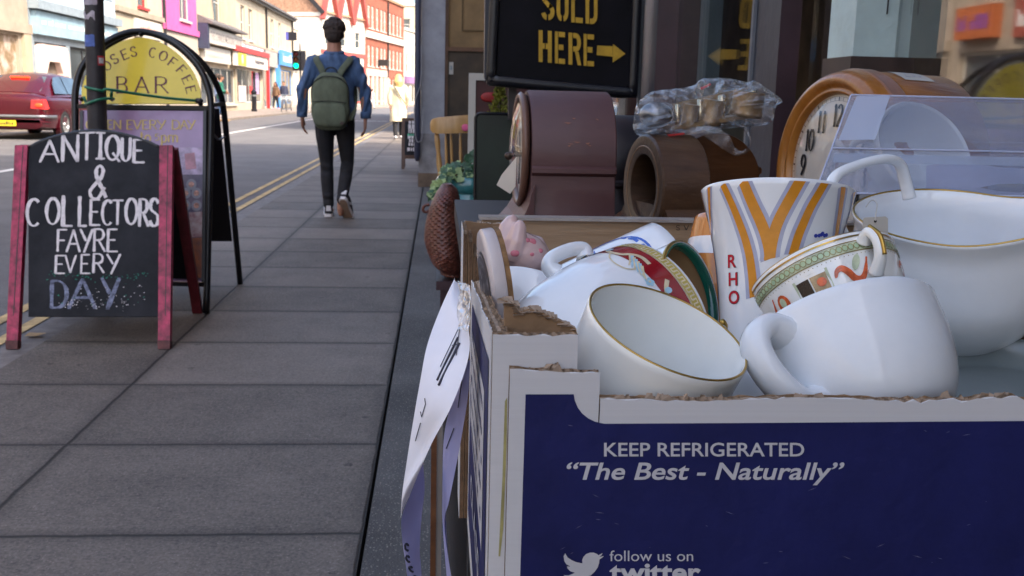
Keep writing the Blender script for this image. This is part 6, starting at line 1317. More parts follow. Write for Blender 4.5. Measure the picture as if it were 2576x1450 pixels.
# ---------------------------------------------------------------- china
def china(name, col=(.80, .82, .84), rough=.03): return M(name, col, rough, var=.03, scale=14, coat=.0, spec=.7, bump=.05, bscale=48)
m_chi = china("white_china", (.79, .81, .83), .035); m_soft = M('worn_white_china', (.75, .775, .80), .09, var=.04, scale=14, spec=.3, bump=.05, bscale=48); m_bone = china('bone_china', (.85, .85, .81)); m_gold = M('gold_rim', (.42, .27, .07), .28, 1., var=.2, scale=60); m_chip = china('pink_china', (.62, .43, .40))
def cup(name, label, cat, C, ax, R_, H_, prof, mat, inner=None, th=.0024, rim=None, fn=None, n=72, base=True):
    """C = rim centre, ax = base to rim; prof = outer (r, h) from the base up, in real metres"""
    ax = V(ax).normalized(); t = thing(name, label, cat, tuple(V(C)-ax*H_)); fm = frame(V(C)-ax*H_, ax, tuple(rt))
    pr_ = smoothline([V((r_, h, 0)) for r_, h in prof], 5); pr_ = [(p.x, p.y) for p in pr_]
    q = MB(); fr = prof[0][0]
    q.lathe([(0, .002), (fr*.8, .002), (fr*.86, -.002), (fr*.97, -.002)]+pr_+[(pr_[-1][0]-th*.4, H_+th*.45), (pr_[-1][0]-th*.9, H_+.0001)], fm, n, fn)
    o = q.build('body', mat, t, True, 60)
    q = MB(); inn = [(max(0, r_-th), max(h, th*1.6)) for r_, h in pr_]; q.lathe([(0, th*1.6)]+inn[:-1]+[(pr_[-1][0]-th*.9, H_)], fm, n, fn); q.build('inside', inner or mat, t, True, 60)
    if rim: q = MB(); q.tube([fm @ V(((pr_[-1][0]-th*.45)*math.cos(a_), (pr_[-1][0]-th*.45)*math.sin(a_), H_+th*.22)) for a_ in (2*math.pi*k/72 for k in range(73))], th*.32, 8, cap=False); q.build('rim_band', rim, t, True)
    return t, fm, pr_
def radial(fm, d):                        # angle on the cup that faces world direction d
    m = fm.to_3x3().inverted() @ V(d); return math.atan2(m.y, m.x)
def handle(t, fm, ang, pts, w_, flat, mat, name='handle'):   # pts: (radius, height)
    P = [fm @ V((r_*math.cos(ang), r_*math.sin(ang), h)) for r_, h in smoothed(pts)]; tang = fm.to_3x3() @ V((-math.sin(ang), math.cos(ang), 0))
    n_ = len(P); ws = [w_*(1+.35*(abs(2*k/(n_-1)-1))**3) for k in range(n_)]
    return MB().tube(P, ws, 14, flat, ref=tuple(tang)).build(name, mat, t, True)
def smoothed(pts): return [(p.x, p.y) for p in smoothline([V((a_, b_, 0)) for a_, b_ in pts], 7)]
def rad_at(pr_, h):
    for (r0, h0), (r1, h1) in zip(pr_, pr_[1:]):
        if h0 <= h <= h1 and h1 > h0: return r0+(r1-r0)*(h-h0)/(h1-h0)
    return pr_[-1][0]
def skin(fm, pr_, ang, h, e=.00025): r_ = rad_at(pr_, h)+e; return fm @ V((r_*math.cos(ang), r_*math.sin(ang), h))
def strip(q, fm, pr_, line, wd, e=.00025):   # line of (angle, height) -> ribbon wrapped on the cup, wd in metres
    pts = [V((a_*rad_at(pr_, h), h)) for a_, h in line]; top_ = pr_[-1][1]-.0008; m_ = max(1, int((max(wd) if isinstance(wd, list) else wd)/.003)); rows_ = []
    for i, p in enumerate(pts):
        d = pts[min(i+1, len(pts)-1)]-pts[max(i-1, 0)]; d.normalize(); nn = V((-d.y, d.x)); h = p.y; wv = wd[i] if isinstance(wd, list) else wd
        row_ = []
        for k in range(m_+1):
            z = p+nn*(k/m_-.5)*wv; row_.append(skin(fm, pr_, z.x/rad_at(pr_, h), min(top_, z.y), e))
        rows_.append(row_)
    q.loft(rows_, False, False)
def blob(q, fm, pr_, a0, h0, ra, rh, e=.0003, n=14, rot=0.):
    r_ = rad_at(pr_, h0); q.poly([skin(fm, pr_, a0+(ra*math.cos(t)*math.cos(rot)-rh*math.sin(t)*math.sin(rot))/r_, h0+ra*math.cos(t)*math.sin(rot)+rh*math.sin(t)*math.cos(rot), e) for t in (2*math.pi*k/n for k in range(n))])

# front cup with a gold rim
C = at(1680, 832, .496)
t, fm, pf = cup('gold_rimmed_cup', 'white fluted cup with a gold rim, tipped towards the viewer', 'cup', C, cdir(.33, .84, .43), .0445, .070, [(.033, 0), (.0385, .004), (.0415, .02), (.0432, .042), (.0445, .070)], m_bone, rim=m_gold, th=.0022,
  fn=lambda p, a_, r_, h: V((p.x*(1+.042*math.cos(13*a_)*max(0, 1-h/.064)), p.y*(1+.022*math.cos(12*a_)*max(0, 1-h/.055)), p.z)))
ah = radial(fm, cdir(.75, .4, -.5)); hd = handle(t, fm, ah, [(.0460, .060), (.056, .063), (.061, .053), (.056, .038), (.0440, .030)], .0045, .6, m_bone)
q = MB(); q.tube([fm @ V((r_*math.cos(ah), r_*math.sin(ah), h)) for r_, h in ((.055, .0675), (.061, .0635), (.0645, .058))], .0018, 6); q.build('gold_line', m_gold, hd, True)
q = MB(); av = radial(fm, cdir(.1, -.5, .8))
for k in range(9): blob(q, fm, pf, av+.2+rj.uniform(-.12, .12), .024+rj.uniform(-.004, .004), .0012, .0022, .0009, rot=rj.uniform(0, 3))
q.build('faded_flower', M('faded_violet', (.30, .31, .48), .2, var=.2), t)
# wide cappuccino cup
C = at(2116, 815, .538)
t, fm, pc = cup('cappuccino_cup', 'large plain white cappuccino cup tipped away, its handle towards the viewer', 'cup', C, cdir(-.17, .87, -.46), .0525, .066, [(.030, 0), (.041, .006), (.0485, .020), (.0525, .040), (.0525, .066)], m_soft, th=.0045)
handle(t, fm, radial(fm, cdir(-.80, -.1, .60)), [(.0465, .054), (.062, .058), (.074, .048), (.072, .032), (.058, .016), (.044, .016)], .0095, .72, m_soft)
# plain cup lying below and between the two
t, fm, p_ = cup('plain_white_cup', 'plain white cup lying low between the gold rimmed cup and the cappuccino cup', 'cup', at(1890, 1000, .56), cdir(-.55, .55, -.62), .045, .06, [(.022, 0), (.032, .01), (.042, .03), (.045, .06)], m_chi)
# ornate teacup
C = at(2066, 684, .60)
t, fm, po_ = cup('ornate_teacup', 'ornate gilt teacup with a green beaded band and coral scrolls', 'cup', C, cdir(-.26, .86, -.44), .0465, .055, [(.02, 0), (.029, .006), (.039, .02), (.044, .038), (.0465, .055)], m_bone, rim=m_gold, th=.0020)
av = radial(fm, cdir(0, -.3, 1)); m_mint = M('mint_enamel', (.42, .55, .34), .25, var=.1, scale=60); m_olive = M('olive_gilt_line', (.22, .17, .05), .35, .3, var=.3, scale=90); m_coral = M('coral_enamel', (.58, .11, .035), .2, var=.45, scale=140); m_paleg = M('pale_green_wash', (.50, .56, .38), .3, var=.25, scale=90)
full = lambda h, a0=-1.7, a1=1.9, n=50: [(av+a0+(a1-a0)*k/n, h) for k in range(n+1)]
q = MB(); strip(q, fm, po_, full(.0465), .0052, .0002); q.build('green_band', m_paleg, t, True)
q = MB()
for k in range(44): blob(q, fm, po_, av-1.65+k*.080, .0465, .0015, .0016, .0006, 12)
q.build('bead_border', m_mint, t)
q = MB()
for k in range(44):
    r_ = rad_at(po_, .0465); a0 = av-1.65+k*.080; ring = [(a0+.0017*math.cos(2*math.pi*j/12)/r_, .0465+.0018*math.sin(2*math.pi*j/12)) for j in range(13)]; strip(q, fm, po_, ring, .00035, .0007)
for h in (.0496, .0436): strip(q, fm, po_, full(h), .0006, .0005)
for k in range(60): blob(q, fm, po_, av-1.6+k*.06, .0418, .0003, .0003, .0005, 6)
q.build('gilt_lines', m_olive, t)
q = MB(); strip(q, fm, po_, full(.0528), .0010, .0004); q.build('gilt_band', m_gold, t, True)
m_scr = MB()
def scroll(a0, h0, s_, fl=1): return [(av+a0+fl*s_*x, h0+y) for x, y in ((-.26, .003), (-.22, .0062), (-.15, .0072), (-.08, .004), (-.02, -.0005), (.06, -.0015), (.13, .001), (.19, .006), (.23, .0105))]
for a0, h0 in ((.20, .0285), (-1.25, .0285), (1.35, .030)):
    ln = [(p.x, p.y) for p in smoothline([V((x, y, 0)) for x, y in scroll(a0, h0, 1.)], 5)]; n_ = len(ln); strip(m_scr, fm, po_, ln, [.0012+.0030*math.sin(math.pi*min(1, k/(n_-1)*1.1))**.7 for k in range(n_)], .0006)
for a0 in (-.88,): blob(m_scr, fm, po_, av+a0, .0315, .0045, .0065, .0006); blob(m_scr, fm, po_, av-.25, .0325, .0028, .0026, .0010)
m_scr.build('coral_scrolls', m_coral, t)
q = MB(); blob(q, fm, po_, av-.88, .033, .0022, .0030, .0009); blob(q, fm, po_, av+.26, .037, .0022, .0050, .0008, rot=-.5); q.build('scroll_light', m_paleg, t)
q = MB()
for a0, a1, h0, h1 in ((-.62, -.12, .0235, .0395),): q.poly([skin(fm, po_, av+a, h, .0003) for a, h in ((a0, h0), ((a0+a1)/2, h0), (a1, h0), (a1, h1), ((a0+a1)/2, h1), (a0, h1))])
q.build('panel_ground', m_paleg, t); q = MB(); q.poly([skin(fm, po_, av+a, h, .0006) for a, h in ((-.58, .025), (-.40, .025), (-.40, .0375), (-.58, .0375))]); q.build('dark_panel', M('dark_enamel', (.025, .012, .008), .2, var=.4, scale=90), t); q = MB(); q.poly([skin(fm, po_, av+a, h, .0006) for a, h in ((-.38, .025), (-.16, .025), (-.16, .0375), (-.38, .0375))]); q.build('rust_panel', M('rust_wash', (.42, .30, .16), .2, var=.4, scale=120), t)
ah = radial(fm, (CAM-C).normalized()+rt*.62); hd = handle(t, fm, ah, [(.0462, .048), (.0535, .050), (.0570, .043), (.0535, .034), (.0440, .028)], .0036, .9, m_bone)
q = MB(); q.tube([fm @ V((r_*math.cos(ah), r_*math.sin(ah), h)) for r_, h in smoothed(((.0560, .0525), (.0606, .0430), (.0570, .0325)))], .0014, 6); q.build('gold_line', m_gold, hd, True)

# the beaker with orange stripes
C = at(1955, 487, .640); axm = cdir(.055, .995, -.075)
prm = [(.0305, 0), (.032, .004), (.034, .032), (.0375, .063), (.0428, .090), (.0495, .114)]
t, fm, pm = cup('striped_beaker', 'tall white beaker with orange V stripes and red letters, at the back of the box', 'mug', C, axm, .0495, .114, prm, m_chi, th=.0026)
av = radial(fm, CAM-C); m_or = M('orange_enamel', (.62, .24, .012), .22, var=.1, scale=90, coat=.3); m_lil = M('lilac_grey_enamel', (.40, .42, .56), .25, var=.08, scale=90); m_rede = M('red_enamel', (.52, .012, .03), .25, var=.06); m_blk = M('dark_outline', (.02, .01, .012), .3, var=0)
def mugpt(zx, zy):                       # measured on an enlargement of the photo
    x, y = 1667+zx*.2603, 440+zy*.2603; h = .114-(y-489)/2500*.640/.99; h = max(.0, min(.1139, h)); r_ = rad_at(pm, h)
    c_ = fm @ V((0, 0, h)); d = c_-CAM; k = F/d.dot(fw); xc = 1288+d.dot(rt)*k; s_ = (x-xc)/(k*r_); return (av+math.asin(max(-.995, min(.995, s_))), h)
# which way does the angle run on screen?
_t = skin(fm, pm, av+.3, .06)-skin(fm, pm, av, .06); SG = 1 if _t.dot(rt) > 0 else -1
def mg(zx, zy): a_, h = mugpt(zx, zy); return (av+(a_-av)*SG, h)
lines = [[(800, 185), (850, 320), (905, 450), (955, 560), (1000, 680), (1030, 800), (1040, 900)], [(1305, 185), (1245, 300), (1180, 420), (1120, 540), (1080, 650), (1050, 780), (1035, 900)],
 [(610, 185), (660, 300), (715, 430), (765, 560), (810, 690), (850, 840), (870, 960), (885, 1100), (895, 1250)], [(1520, 185), (1460, 300), (1395, 420), (1335, 560), (1285, 690), (1240, 850)],
 [(482, 182), (482, 350), (485, 520), (492, 700), (500, 900), (507, 1100), (512, 1290)], [(1685, 190), (1672, 320), (1655, 450), (1640, 560), (1625, 700), (1610, 850)], [(1795, 195), (1785, 300), (1765, 430), (1745, 560), (1720, 700)], [(392, 200), (405, 320), (425, 480)]]
q = MB(); q2 = MB()
for i, L_ in enumerate(lines):
    ln = [(p.x, p.y) for p in smoothline([V((*mg(*p), 0)) for p in L_], 5)]; ln = [p for p in ln if p[1] > .012]
    w_ = .0072 if i < 2 else (.0056 if i < 4 else .0048)
    strip(q2, fm, pm, ln, w_+.0052, .00018); strip(q, fm, pm, ln, w_, .00034)
q2.build('lilac_stripes', m_lil, t, True); q.build('orange_stripes', m_or, t, True)
for chh, y0, y1 in (('R', 855, 970), ('H', 1022, 1140), ('O', 1192, 1312)):
    for m_, sc, e, nm2 in ((m_blk, 1.12, .0003, 'letter_outline'), (m_rede, 1., .0005, 'lettering')):
        q = MB(); x0, x1 = (662, 735) if chh == 'R' else ((668, 745) if chh == 'H' else (668, 760))
        put_text(q, chh, lambda u, v: skin(fm, pm, *mg((x0+x1)/2+(u-.5)*(x1-x0)*sc, (y0+y1)/2+(.5-v)*(y1-y0)*(1+(sc-1)*.7)), e)); q.build(nm2, m_, t)
q = MB(); mb_ = M('cobalt_enamel', (.03, .05, .35), .25, var=.2)
for x, y in ((1440, 668), (1470, 662), (1500, 640), (1518, 655), (1490, 652), (1535, 648)): blob(q, fm, pm, *mg(x, y), .0014, .0012, .0004)
q.build('blue_flower', mb_, t)
handle(t, fm, radial(fm, cdir(.85, 0, -.5)), [(.0435, .096), (.058, .098), (.066, .084), (.060, .058), (.037, .048)], .0055, .7, m_chi)

# white cup on its side with a red dragon band
C = at(1640, 800, .672); axd = cdir(.78, .34, -.52)
t, fm, pd = cup('dragon_band_cup', 'white cup lying on its side, red and gold bird band near the rim, handle uppermost', 'cup', C, axd, .055, .115, [(.018, 0), (.034, .005), (.048, .022), (.0555, .050), (.0575, .083), (.055, .115)], m_chi, th=.0028)
fmS = fm @ Matrix.Translation((0, 0, .029)); pdS = [(r_, h-.029) for r_, h in pd]; av = radial(fm, (CAM-C).normalized()+up*.4); m_crim = M('crimson_band', (.27, .008, .014), .2, var=.1, scale=60, coat=.4); m_cream3 = M('cream_enamel', (.68, .58, .38), .25, var=.15, scale=120); m_skyb = M('sky_enamel', (.36, .58, .70), .25, var=.15, scale=120); m_yel2 = M('yellow_key_band', (.55, .44, .10), .25, var=.15)
bandline = lambda h, n=60: [(av-2.2+4.4*k/n, h) for k in range(n+1)]
q = MB(); strip(q, fmS, pdS, bandline(.0672), .0170, .0002); q.build('crimson_band', m_crim, t, True); q = MB(); strip(q, fmS, pdS, bandline(.0800), .0080, .0003); q.build('yellow_band', m_yel2, t, True)
q = MB(); 
for k in range(44):                       # greek key line
    a0 = av-2.1+k*.1; st = [(a0, .078), (a0, .082), (a0+.05, .082), (a0+.05, .078), (a0+.1, .078)]; strip(q, fmS, pdS, st, .0013, .0006)
strip(q, fmS, pdS, bandline(.0764), .0007, .0006); strip(q, fmS, pdS, bandline(.0838), .0007, .0006); q.build('key_pattern', m_cream3, t)
q = MB(); q.mi = 0; qs = MB()
for rep in (-1.62, -.62, .38, 1.38):
    wing = [(0, .058), (.08, .064), (.2, .0675), (.34, .0685), (.45, .066)]
    for k in range(7): strip(qs if k % 2 else q, fmS, pdS, [(av+rep+.12+.045*k, .0655-.0008*k), (av+rep+.22+.05*k, .060-.0008*k), (av+rep+.30+.05*k, .054)], [.0022, .0018, .0006], .0006+.0001*k)
    strip(q, fmS, pdS, [(p.x, p.y) for p in smoothline([V((av+rep+x, y, 0)) for x, y in ((-.32, .069), (-.22, .063), (-.1, .060), (.05, .061), (.12, .0655), (.24, .0685), (.4, .0675))], 4)], .0032, .0005)
    strip(q, fmS, pdS, [(p.x, p.y) for p in smoothline([V((av+rep+x, y, 0)) for x, y in ((-.1, .060), (.0, .053), (.15, .049), (.3, .0495), (.38, .054), (.33, .058))], 4)], .0011, .0006)
    for j in range(5): blob(qs, fmS, pdS, av+rep+.62+.035*math.cos(j*1.257), .0555+.0020*math.sin(j*1.257), .0016, .0014, .0008)
    blob(q, fmS, pdS, av+rep+.62, .0555, .0009, .0009, .001); blob(qs, fmS, pdS, av+rep+.8, .064, .0022, .003, .0008)
q.build('bird_pattern', m_cream3, t); qs.build('blue_pattern', m_skyb, t)
ah = radial(fm, cdir(-.25, .93, -.28)); handle(t, fm, ah, [(.0568, .062), (.0635, .060), (.0675, .067), (.0675, .083), (.0640, .092), (.0575, .090)], .0055, .9, m_chi)
q = MB(); 
strip(q, fm, pd, [(p.x, p.y) for p in smoothline([V((av+.9+x, .028+y, 0)) for x, y in ((0, .008), (.15, .011), (.3, .006), (.32, -.006), (.15, -.010), (.02, -.006), (0, .008))], 4)], .0005, .0004); q.build('label_residue', M('sticker_residue', (.52, .50, .62), .4, var=.1), t)

# ship mug, green rimmed cup, orange mug
C = at(1690, 686, .765); t, fm, psm = cup('ship_picture_mug', 'white mug lying on its side with a blue sailing ship picture and gilt touches', 'mug', C, cdir(.89, .41, -.18), .0430, .098, [(.039, 0), (.042, .004), (.043, .04), (.043, .098)], m_chi, th=.003, rim=None)
av = radial(fm, cdir(-.2, .62, .75)); m_cob = M('cobalt_print', (.05, .13, .50), .2, var=.2, scale=120); m_pnk = M('pink_print', (.62, .28, .36), .2, var=.2); m_yl3 = M('straw_print', (.62, .55, .28), .2, var=.2)
q = MB(); ring = [(av+.72*math.cos(2*math.pi*k/40), .052+.027*math.sin(2*math.pi*k/40)) for k in range(41)]; strip(q, fm, psm, ring, .0022, .0004)
for k in range(5): strip(q, fm, psm, [(p.x, p.y) for p in smoothline([V((av-.55+.1*j, .030+.0032*k+.0009*(-1)**j, 0)) for j in range(12)], 3)], .0017, .0004)
for a0 in (-.3, -.02, .26): strip(q, fm, psm, [(av+a0, .040), (av+a0+.06, .056)], .0045, .0005)
strip(q, fm, psm, [(av-.6, .068), (av-.3, .074), (av, .076), (av+.3, .073)], .0030, .0004); q.build('ship_outline', m_cob, t)
q = MB()
for a0 in (-.16, .12): strip(q, fm, psm, [(av+a0, .043), (av+a0+.05, .060)], .0052, .0006)
strip(q, fm, psm, [(av-.4, .0405), (av+.4, .0405)], .003, .0006); q.build('pink_sails', m_pnk, t); q = MB(); strip(q, fm, psm, [(av-.28, .062), (av+.05, .065)], .004, .0006); q.build('straw_patch', m_yl3, t)
q = MB(); glyph(q, 'F', lambda u, v: skin(fm, psm, av-.25+.09*(1-v), .0185+.004*u, .0006), .16, .12, aspect=.6); glyph(q, 'A', lambda u, v: skin(fm, psm, av-.25+.09*(1-v), .0235+.004*u, .0006), .16, .12, aspect=.6); q.build('lettering', m_pnk, t)
ah = radial(fm, cdir(.3, -.45, .85)); hd = handle(t, fm, ah, [(.036, .078), (.054, .080), (.062, .062), (.056, .040), (.036, .034)], .006, .7, m_chi)
q = MB(); q.tube([fm @ V((r_*math.cos(ah), r_*math.sin(ah), h)) for r_, h in ((.059, .083), (.066, .068), (.066, .056))], .0018, 6); q.build('gold_line', m_gold, hd, True)
C = at(1738, 745, .655); t, fm, p_ = cup('green_rimmed_cup', 'small cup with a dark green rim and a tan inside, opening turned to the right', 'cup', C, cdir(.78, .22, .58), .039, .048, [(.018, 0), (.027, .005), (.034, .020), (.0375, .036), (.039, .048)], m_chi, inner=china('tan_glaze', (.40, .24, .12)), th=.0024)
q = MB(); fr_ = fm; q.lathe([(.0378, .0485), (.0366, .0492), (.0345, .0465), (.0340, .043)], fr_, 60); q.build('green_rim', china('green_glaze', (.012, .13, .085)), t, True)
q = MB(); q.lathe([(.0392, .0465), (.0396, .0478), (.0388, .0490), (.0380, .0492)], fr_, 60); q.build('rim_band', m_gold, t, True)
C = at(1852, 560, .770); t, fm, p_ = cup('orange_mug', 'orange lustre mug with a dark crest, half hidden behind the striped beaker', 'mug', C, cdir(.14, .97, -.1), .033, .095, [(.028, 0), (.033, .005), (.038, .03), (.037, .06), (.033, .095)], china('orange_lustre', (.55, .20, .045)), th=.003)
q = MB(); av = radial(fm, cdir(-.6, .2, .75)); strip(q, fm, p_, [(av-1.+2*k/20, .070) for k in range(21)], .014, .0003); q.build('white_band', m_chi, t, True)
q = MB(); 
for k in range(4): strip(q, fm, p_, [(av-.35+.12*k, .026), (av-.32+.12*k, .036), (av-.28+.12*k, .028)], .0022, .0006)
blob(q, fm, p_, av-.1, .018, .012, .012, .0005); q.build('crest', M('crest_print', (.05, .035, .03), .3, var=.6, scale=200, col2=(.25, .17, .04)), t)
# white bowl at the back left
C = at(1345, 765, .735); t, fm, p_ = cup('white_bowl', 'plain white bowl leaning at the back left of the box, behind the crested disc', 'bowl', C, cdir(.30, .80, -.52), .046, .050, [(.018, 0), (.029, .006), (.040, .02), (.045, .036), (.046, .050)], m_chi, th=.003)
# crested disc
C = at(1222, 712, .652); fd = frame(C, cdir(-.97, -.14, .14)); t = thing('crested_disc', 'thick pink white disc with a black oval emblem, on edge against the box side', 'coaster', tuple(C))
q = MB(); q.lathe([(0, .0006), (.030, .0006), (.0345, .0), (.0360, -.0015), (.0362, -.008), (.0355, -.0092), (0, -.0092)], fd, 64); q.build('disc', china('pinkish_china', (.60, .53, .52), .25), t, True, 40)
q = MB(); q.lathe([(.0352, -.0093), (.0362, -.0094), (.0362, -.0125), (0, -.0125)], fd, 64, lambda p, a_, r_, h: V((p.x*(1+.008*math.sin(a_*17)), p.y*(1+.008*math.sin(a_*17)), p.z))); q.build('cork_backing', M('cork', (.22, .12, .05), .9, var=.4, scale=120), t)
q = MB(); q.poly([fd @ V((.021*math.cos(a_), .026*math.sin(a_), .0009)) for a_ in (2*math.pi*k/40 for k in range(40))]); q.build('oval_border', M('black_print', (.02, .02, .03), .3, var=.2), t); q = MB(); q.poly([fd @ V((.0195*math.cos(a_), .0245*math.sin(a_), .0012)) for a_ in (2*math.pi*k/40 for k in range(40))]); q.build('oval_ground', china('pinkish_china_light', (.58, .51, .50), .25), t)
q = MB(); q.poly([fd @ V((.018*math.cos(a_), .023*math.sin(a_), .0015)) for a_ in (2*math.pi*k/40 for k in range(40))]); q.build('emblem', M('black_emblem_print', (.02, .02, .03), .3, var=.9, scale=160, col2=(.35, .33, .36), lo=.5, hi=.62), t)
# pink pig ornament
P0 = at(1305, 640, .783); px = .783/2500; q = MB(); e3 = lambda x, y, z=0: at(x, y, .783+z)
q.ell(e3(1318, 635), (.019, .018, .0165), Matrix.Rotation(R(25), 3, 'Y')); q.ell(e3(1350, 652, .004), (.012, .012, .011)); limb(q, [(*e3(1262, 640, -.004), .0075), (*e3(1268, 605, -.004), .0085), (*e3(1278, 572, -.002), .0072), (*e3(1290, 553, 0), .0055)], 10)
limb(q, [(*e3(1290, 640, -.012), .0085), (*e3(1300, 605, -.012), .0080), (*e3(1306, 576, -.010), .0062), (*e3(1308, 566, -.01), .0052)], 10); limb(q, [(*e3(1320, 610, .006), .0085), (*e3(1352, 618, .008), .008), (*e3(1368, 640, .006), .006)], 10); limb(q, [(*e3(1345, 640), .012), (*e3(1372, 665), .007), (*e3(1384, 680), .004)], 10)
pg = thing('pig_ornament', 'pale pink china pig ornament upside down at the back of the box', 'ornament', tuple(P0)); rm = remesh(q, .0012, 6); rm.build('body', m_chip, pg, True)
vs_ = [p for p in rm.v]; q = MB()
for x, y, r_ in ((1341, 608, .0045), (1329, 604, .003), (1361, 628, .003), (1300, 638, .004), (1342, 640, .0025)):
    d = ray(x, y).normalized(); best = min((p for p in vs_), key=lambda p: (((p-CAM)-d*((p-CAM).dot(d))).length > .0016, (p-CAM).length)); near = [p for p in vs_ if (p-best).length < r_*1.1 and (p-CAM).length < (best-CAM).length+r_]
    q.poly([at(x+r_/px*.8*math.cos(a_), y+r_/px*.7*math.sin(a_), best.y-.0012) for a_ in (2*math.pi*k/12 for k in range(12))]) if False else q.ell(best+(-d)*-.0006, (r_*.9, .0012, r_*.7), n=12)
q.build('rosy_patches', M('rosy_glaze', (.55, .16, .20), .2, var=.3), pg, True)
# big white jug with lip, its raised handle and tag
C = at(2402, 548, .675); axj = cdir(-.02, .93, .37)
def jug(p, a_, r_, h):
    l = max(0, math.cos(a_-JA))**3*(max(0, (h-.035)/.055)**1.3) if h > .035 else 0
    return V((p.x+math.cos(JA)*.042*l, p.y+math.sin(JA)*.042*l, p.z+.034*l))
JA = 0; _f = frame(C-axj*.092, axj, tuple(rt)); JA = radial(_f, cdir(.80, -.05, .58))
t, fm, pj = cup('white_jug', 'large white sauce jug with a gold edged rim and a broad lip', 'jug', C, axj, .0695, .092, [(.036, 0), (.046, .005), (.062, .022), (.0715, .042), (.069, .064), (.0665, .080), (.0695, .092)], m_chi, th=.003, fn=jug)
q = MB(); q.tube([fm @ jug(V((.0682*math.cos(a_), .0682*math.sin(a_), .0928)), a_, .068, .0925) for a_ in (2*math.pi*k/90 for k in range(91))], .0009, 6, cap=False); q.build('gold_edge', m_gold, t, True)
hp = smoothline([at(2108, 505, .655), at(2090, 475, .66), at(2106, 440, .665), at(2160, 415, .672), at(2225, 400, .68), at(2262, 412, .69), at(2276, 450, .695), at(2288, 500, .695)], 7); MB().tube(hp, [.0036+.0012*abs(2*k/(len(hp)-1)-1) for k in range(len(hp))], 12, .9).build('raised_handle', m_chi, t, True)
tg = thing('tag', 'small blank white string tag hanging on the rim of the white jug', 'tag', tuple(at(2203, 570, .585))); q = MB(); q.prism([at(x, y, .582) for x, y in ((2171, 552), (2176, 548), (2228, 545), (2234, 550), (2234, 590), (2229, 596), (2177, 599), (2171, 594))], (0, .0004, 0)); q.build('card', m_white, tg)
MB().tube(smoothline([at(2178, 522, .60), at(2192, 505, .60), at(2206, 512, .595), at(2203, 540, .584), at(2202, 556, .5815)], 5), .00035, 6).build('string', m_white, tg, True); q = MB(); q.lathe([(0, 0), (.0009, 0)], frame(at(2202, 557, .5816), (0, -1, 0)), 12); q.build('eyelet', m_num, tg)
# grey dish under the jug
t, fm, p_ = cup('grey_dish', 'grey green dish lying flat at the right of the box under the jug', 'dish', at(2560, 945, .58), cdir(0, .96, .28), .075, .02, [(.05, 0), (.06, .004), (.07, .012), (.075, .02)], china('grey_green_china', (.20, .23, .23), .2), th=.003)

# ---------------------------------------------------------------- clear plastic case with a white cup inside
m_acr = clear('clear_acrylic', .13, milk=.09, milkcol=(.68, .70, .95), rough=.03); m_acre = M('acrylic_edge', (.55, .58, .75), .15, var=.1)
ac = thing('plastic_case', 'clear plastic display case with sloping front and a white cup inside', 'display case', tuple(at(2300, 480, .85)))
a0, a1, a2, a3 = at(2140, 241, .95), at(2092, 375, .87), at(2050, 487, .80), at(2100, 500, .95); W_ = .42
def sheet3(pts, th, nm_, m=m_acr): q = MB(); q.prism(pts, th); return q.build(nm_, m, ac)
ex = V((1, 0, 0)); rz_ = lambda p: V((a0.x+W_, p.y, p.z))
sheet3([a0, a1, rz_(a1), rz_(a0)], V((0, -.0012, .0006)), 'sloping_front'); sheet3([a1-V((0, .0006, .001)), a2, rz_(a2), rz_(a1)-V((0, .0006, .001))], V((0, -.0012, .0006)), 'lower_front')
bk0 = at(2166, 247, 1.0); bk2 = V((bk0.x, bk0.y, a2.z)); sheet3([a0+V((.0, .001, -.0005)), rz_(a0)+V((0, .001, -.0005)), rz_(bk0), bk0], V((0, 0, -.0012)), 'lid')
sheet3([a0+V((0, .002, -.002)), a1+V((.0005, .002, 0)), a2+V((.0005, .002, 0)), bk2, bk0+V((0, 0, -.002))], V((.0012, 0, 0)), 'end_panel'); sheet3([bk0+V((.001, 0, -.002)), rz_(bk0)+V((0, 0, -.002)), rz_(bk2), bk2+V((.001, 0, 0))], V((0, .0012, 0)), 'rear_panel')
sheet3([a2+V((.002, .002, 0)), rz_(a2)+V((0, .002, 0)), rz_(bk2)-V((0, .002, 0)), bk2+V((.002, -.002, 0))], V((0, 0, .0012)), 'floor_panel')
lblp = sheet3([at(x, y, Y)+V((0, -.0022, .0012)) for x, y, Y in ((2152, 246, .947), (2236, 246, .947), (2198, 355, .882), (2106, 357, .882))], V((0, -.0003, .0002)), 'clear_label', clear('milky_label', .08, milk=.42, milkcol=(.70, .76, .92), rough=.1))
sheet3([a1+V((.002, -.0025, -.004)), rz_(a1)+V((0, -.0025, -.004)), rz_(a1)+V((0, -.0065, -.0115)), a1+V((-.001, -.0065, -.0115))], V((0, -.0004, .0002)), 'joint_strip', clear('milky_strip', .1, milk=.45, milkcol=(.72, .78, .92), rough=.1))
for p, r2 in ((a0, rz_(a0)), (a1, rz_(a1)), (a2, rz_(a2))): MB().tube([p+V((0, -.0013, .0007)), r2+V((0, -.0013, .0007))], .0009, 6).build('edge', m_acre, ac)
MB().tube([a0, a1, a2], .0008, 6).build('edge', m_acre, ac)
C = at(2325, 378, .93); t, fm, p_ = cup('cup_in_case', 'white cup lying inside the clear plastic case, mouth towards the viewer', 'cup', C, cdir(.28, .34, .88), .053, .05, [(.024, 0), (.036, .008), (.047, .025), (.053, .05)], m_chi, th=.0045)
handle(t, fm, radial(fm, cdir(-.9, .1, .1)), [(.053, .042), (.064, .045), (.067, .034), (.058, .02), (.046, .016)], .004, .8, m_chi)
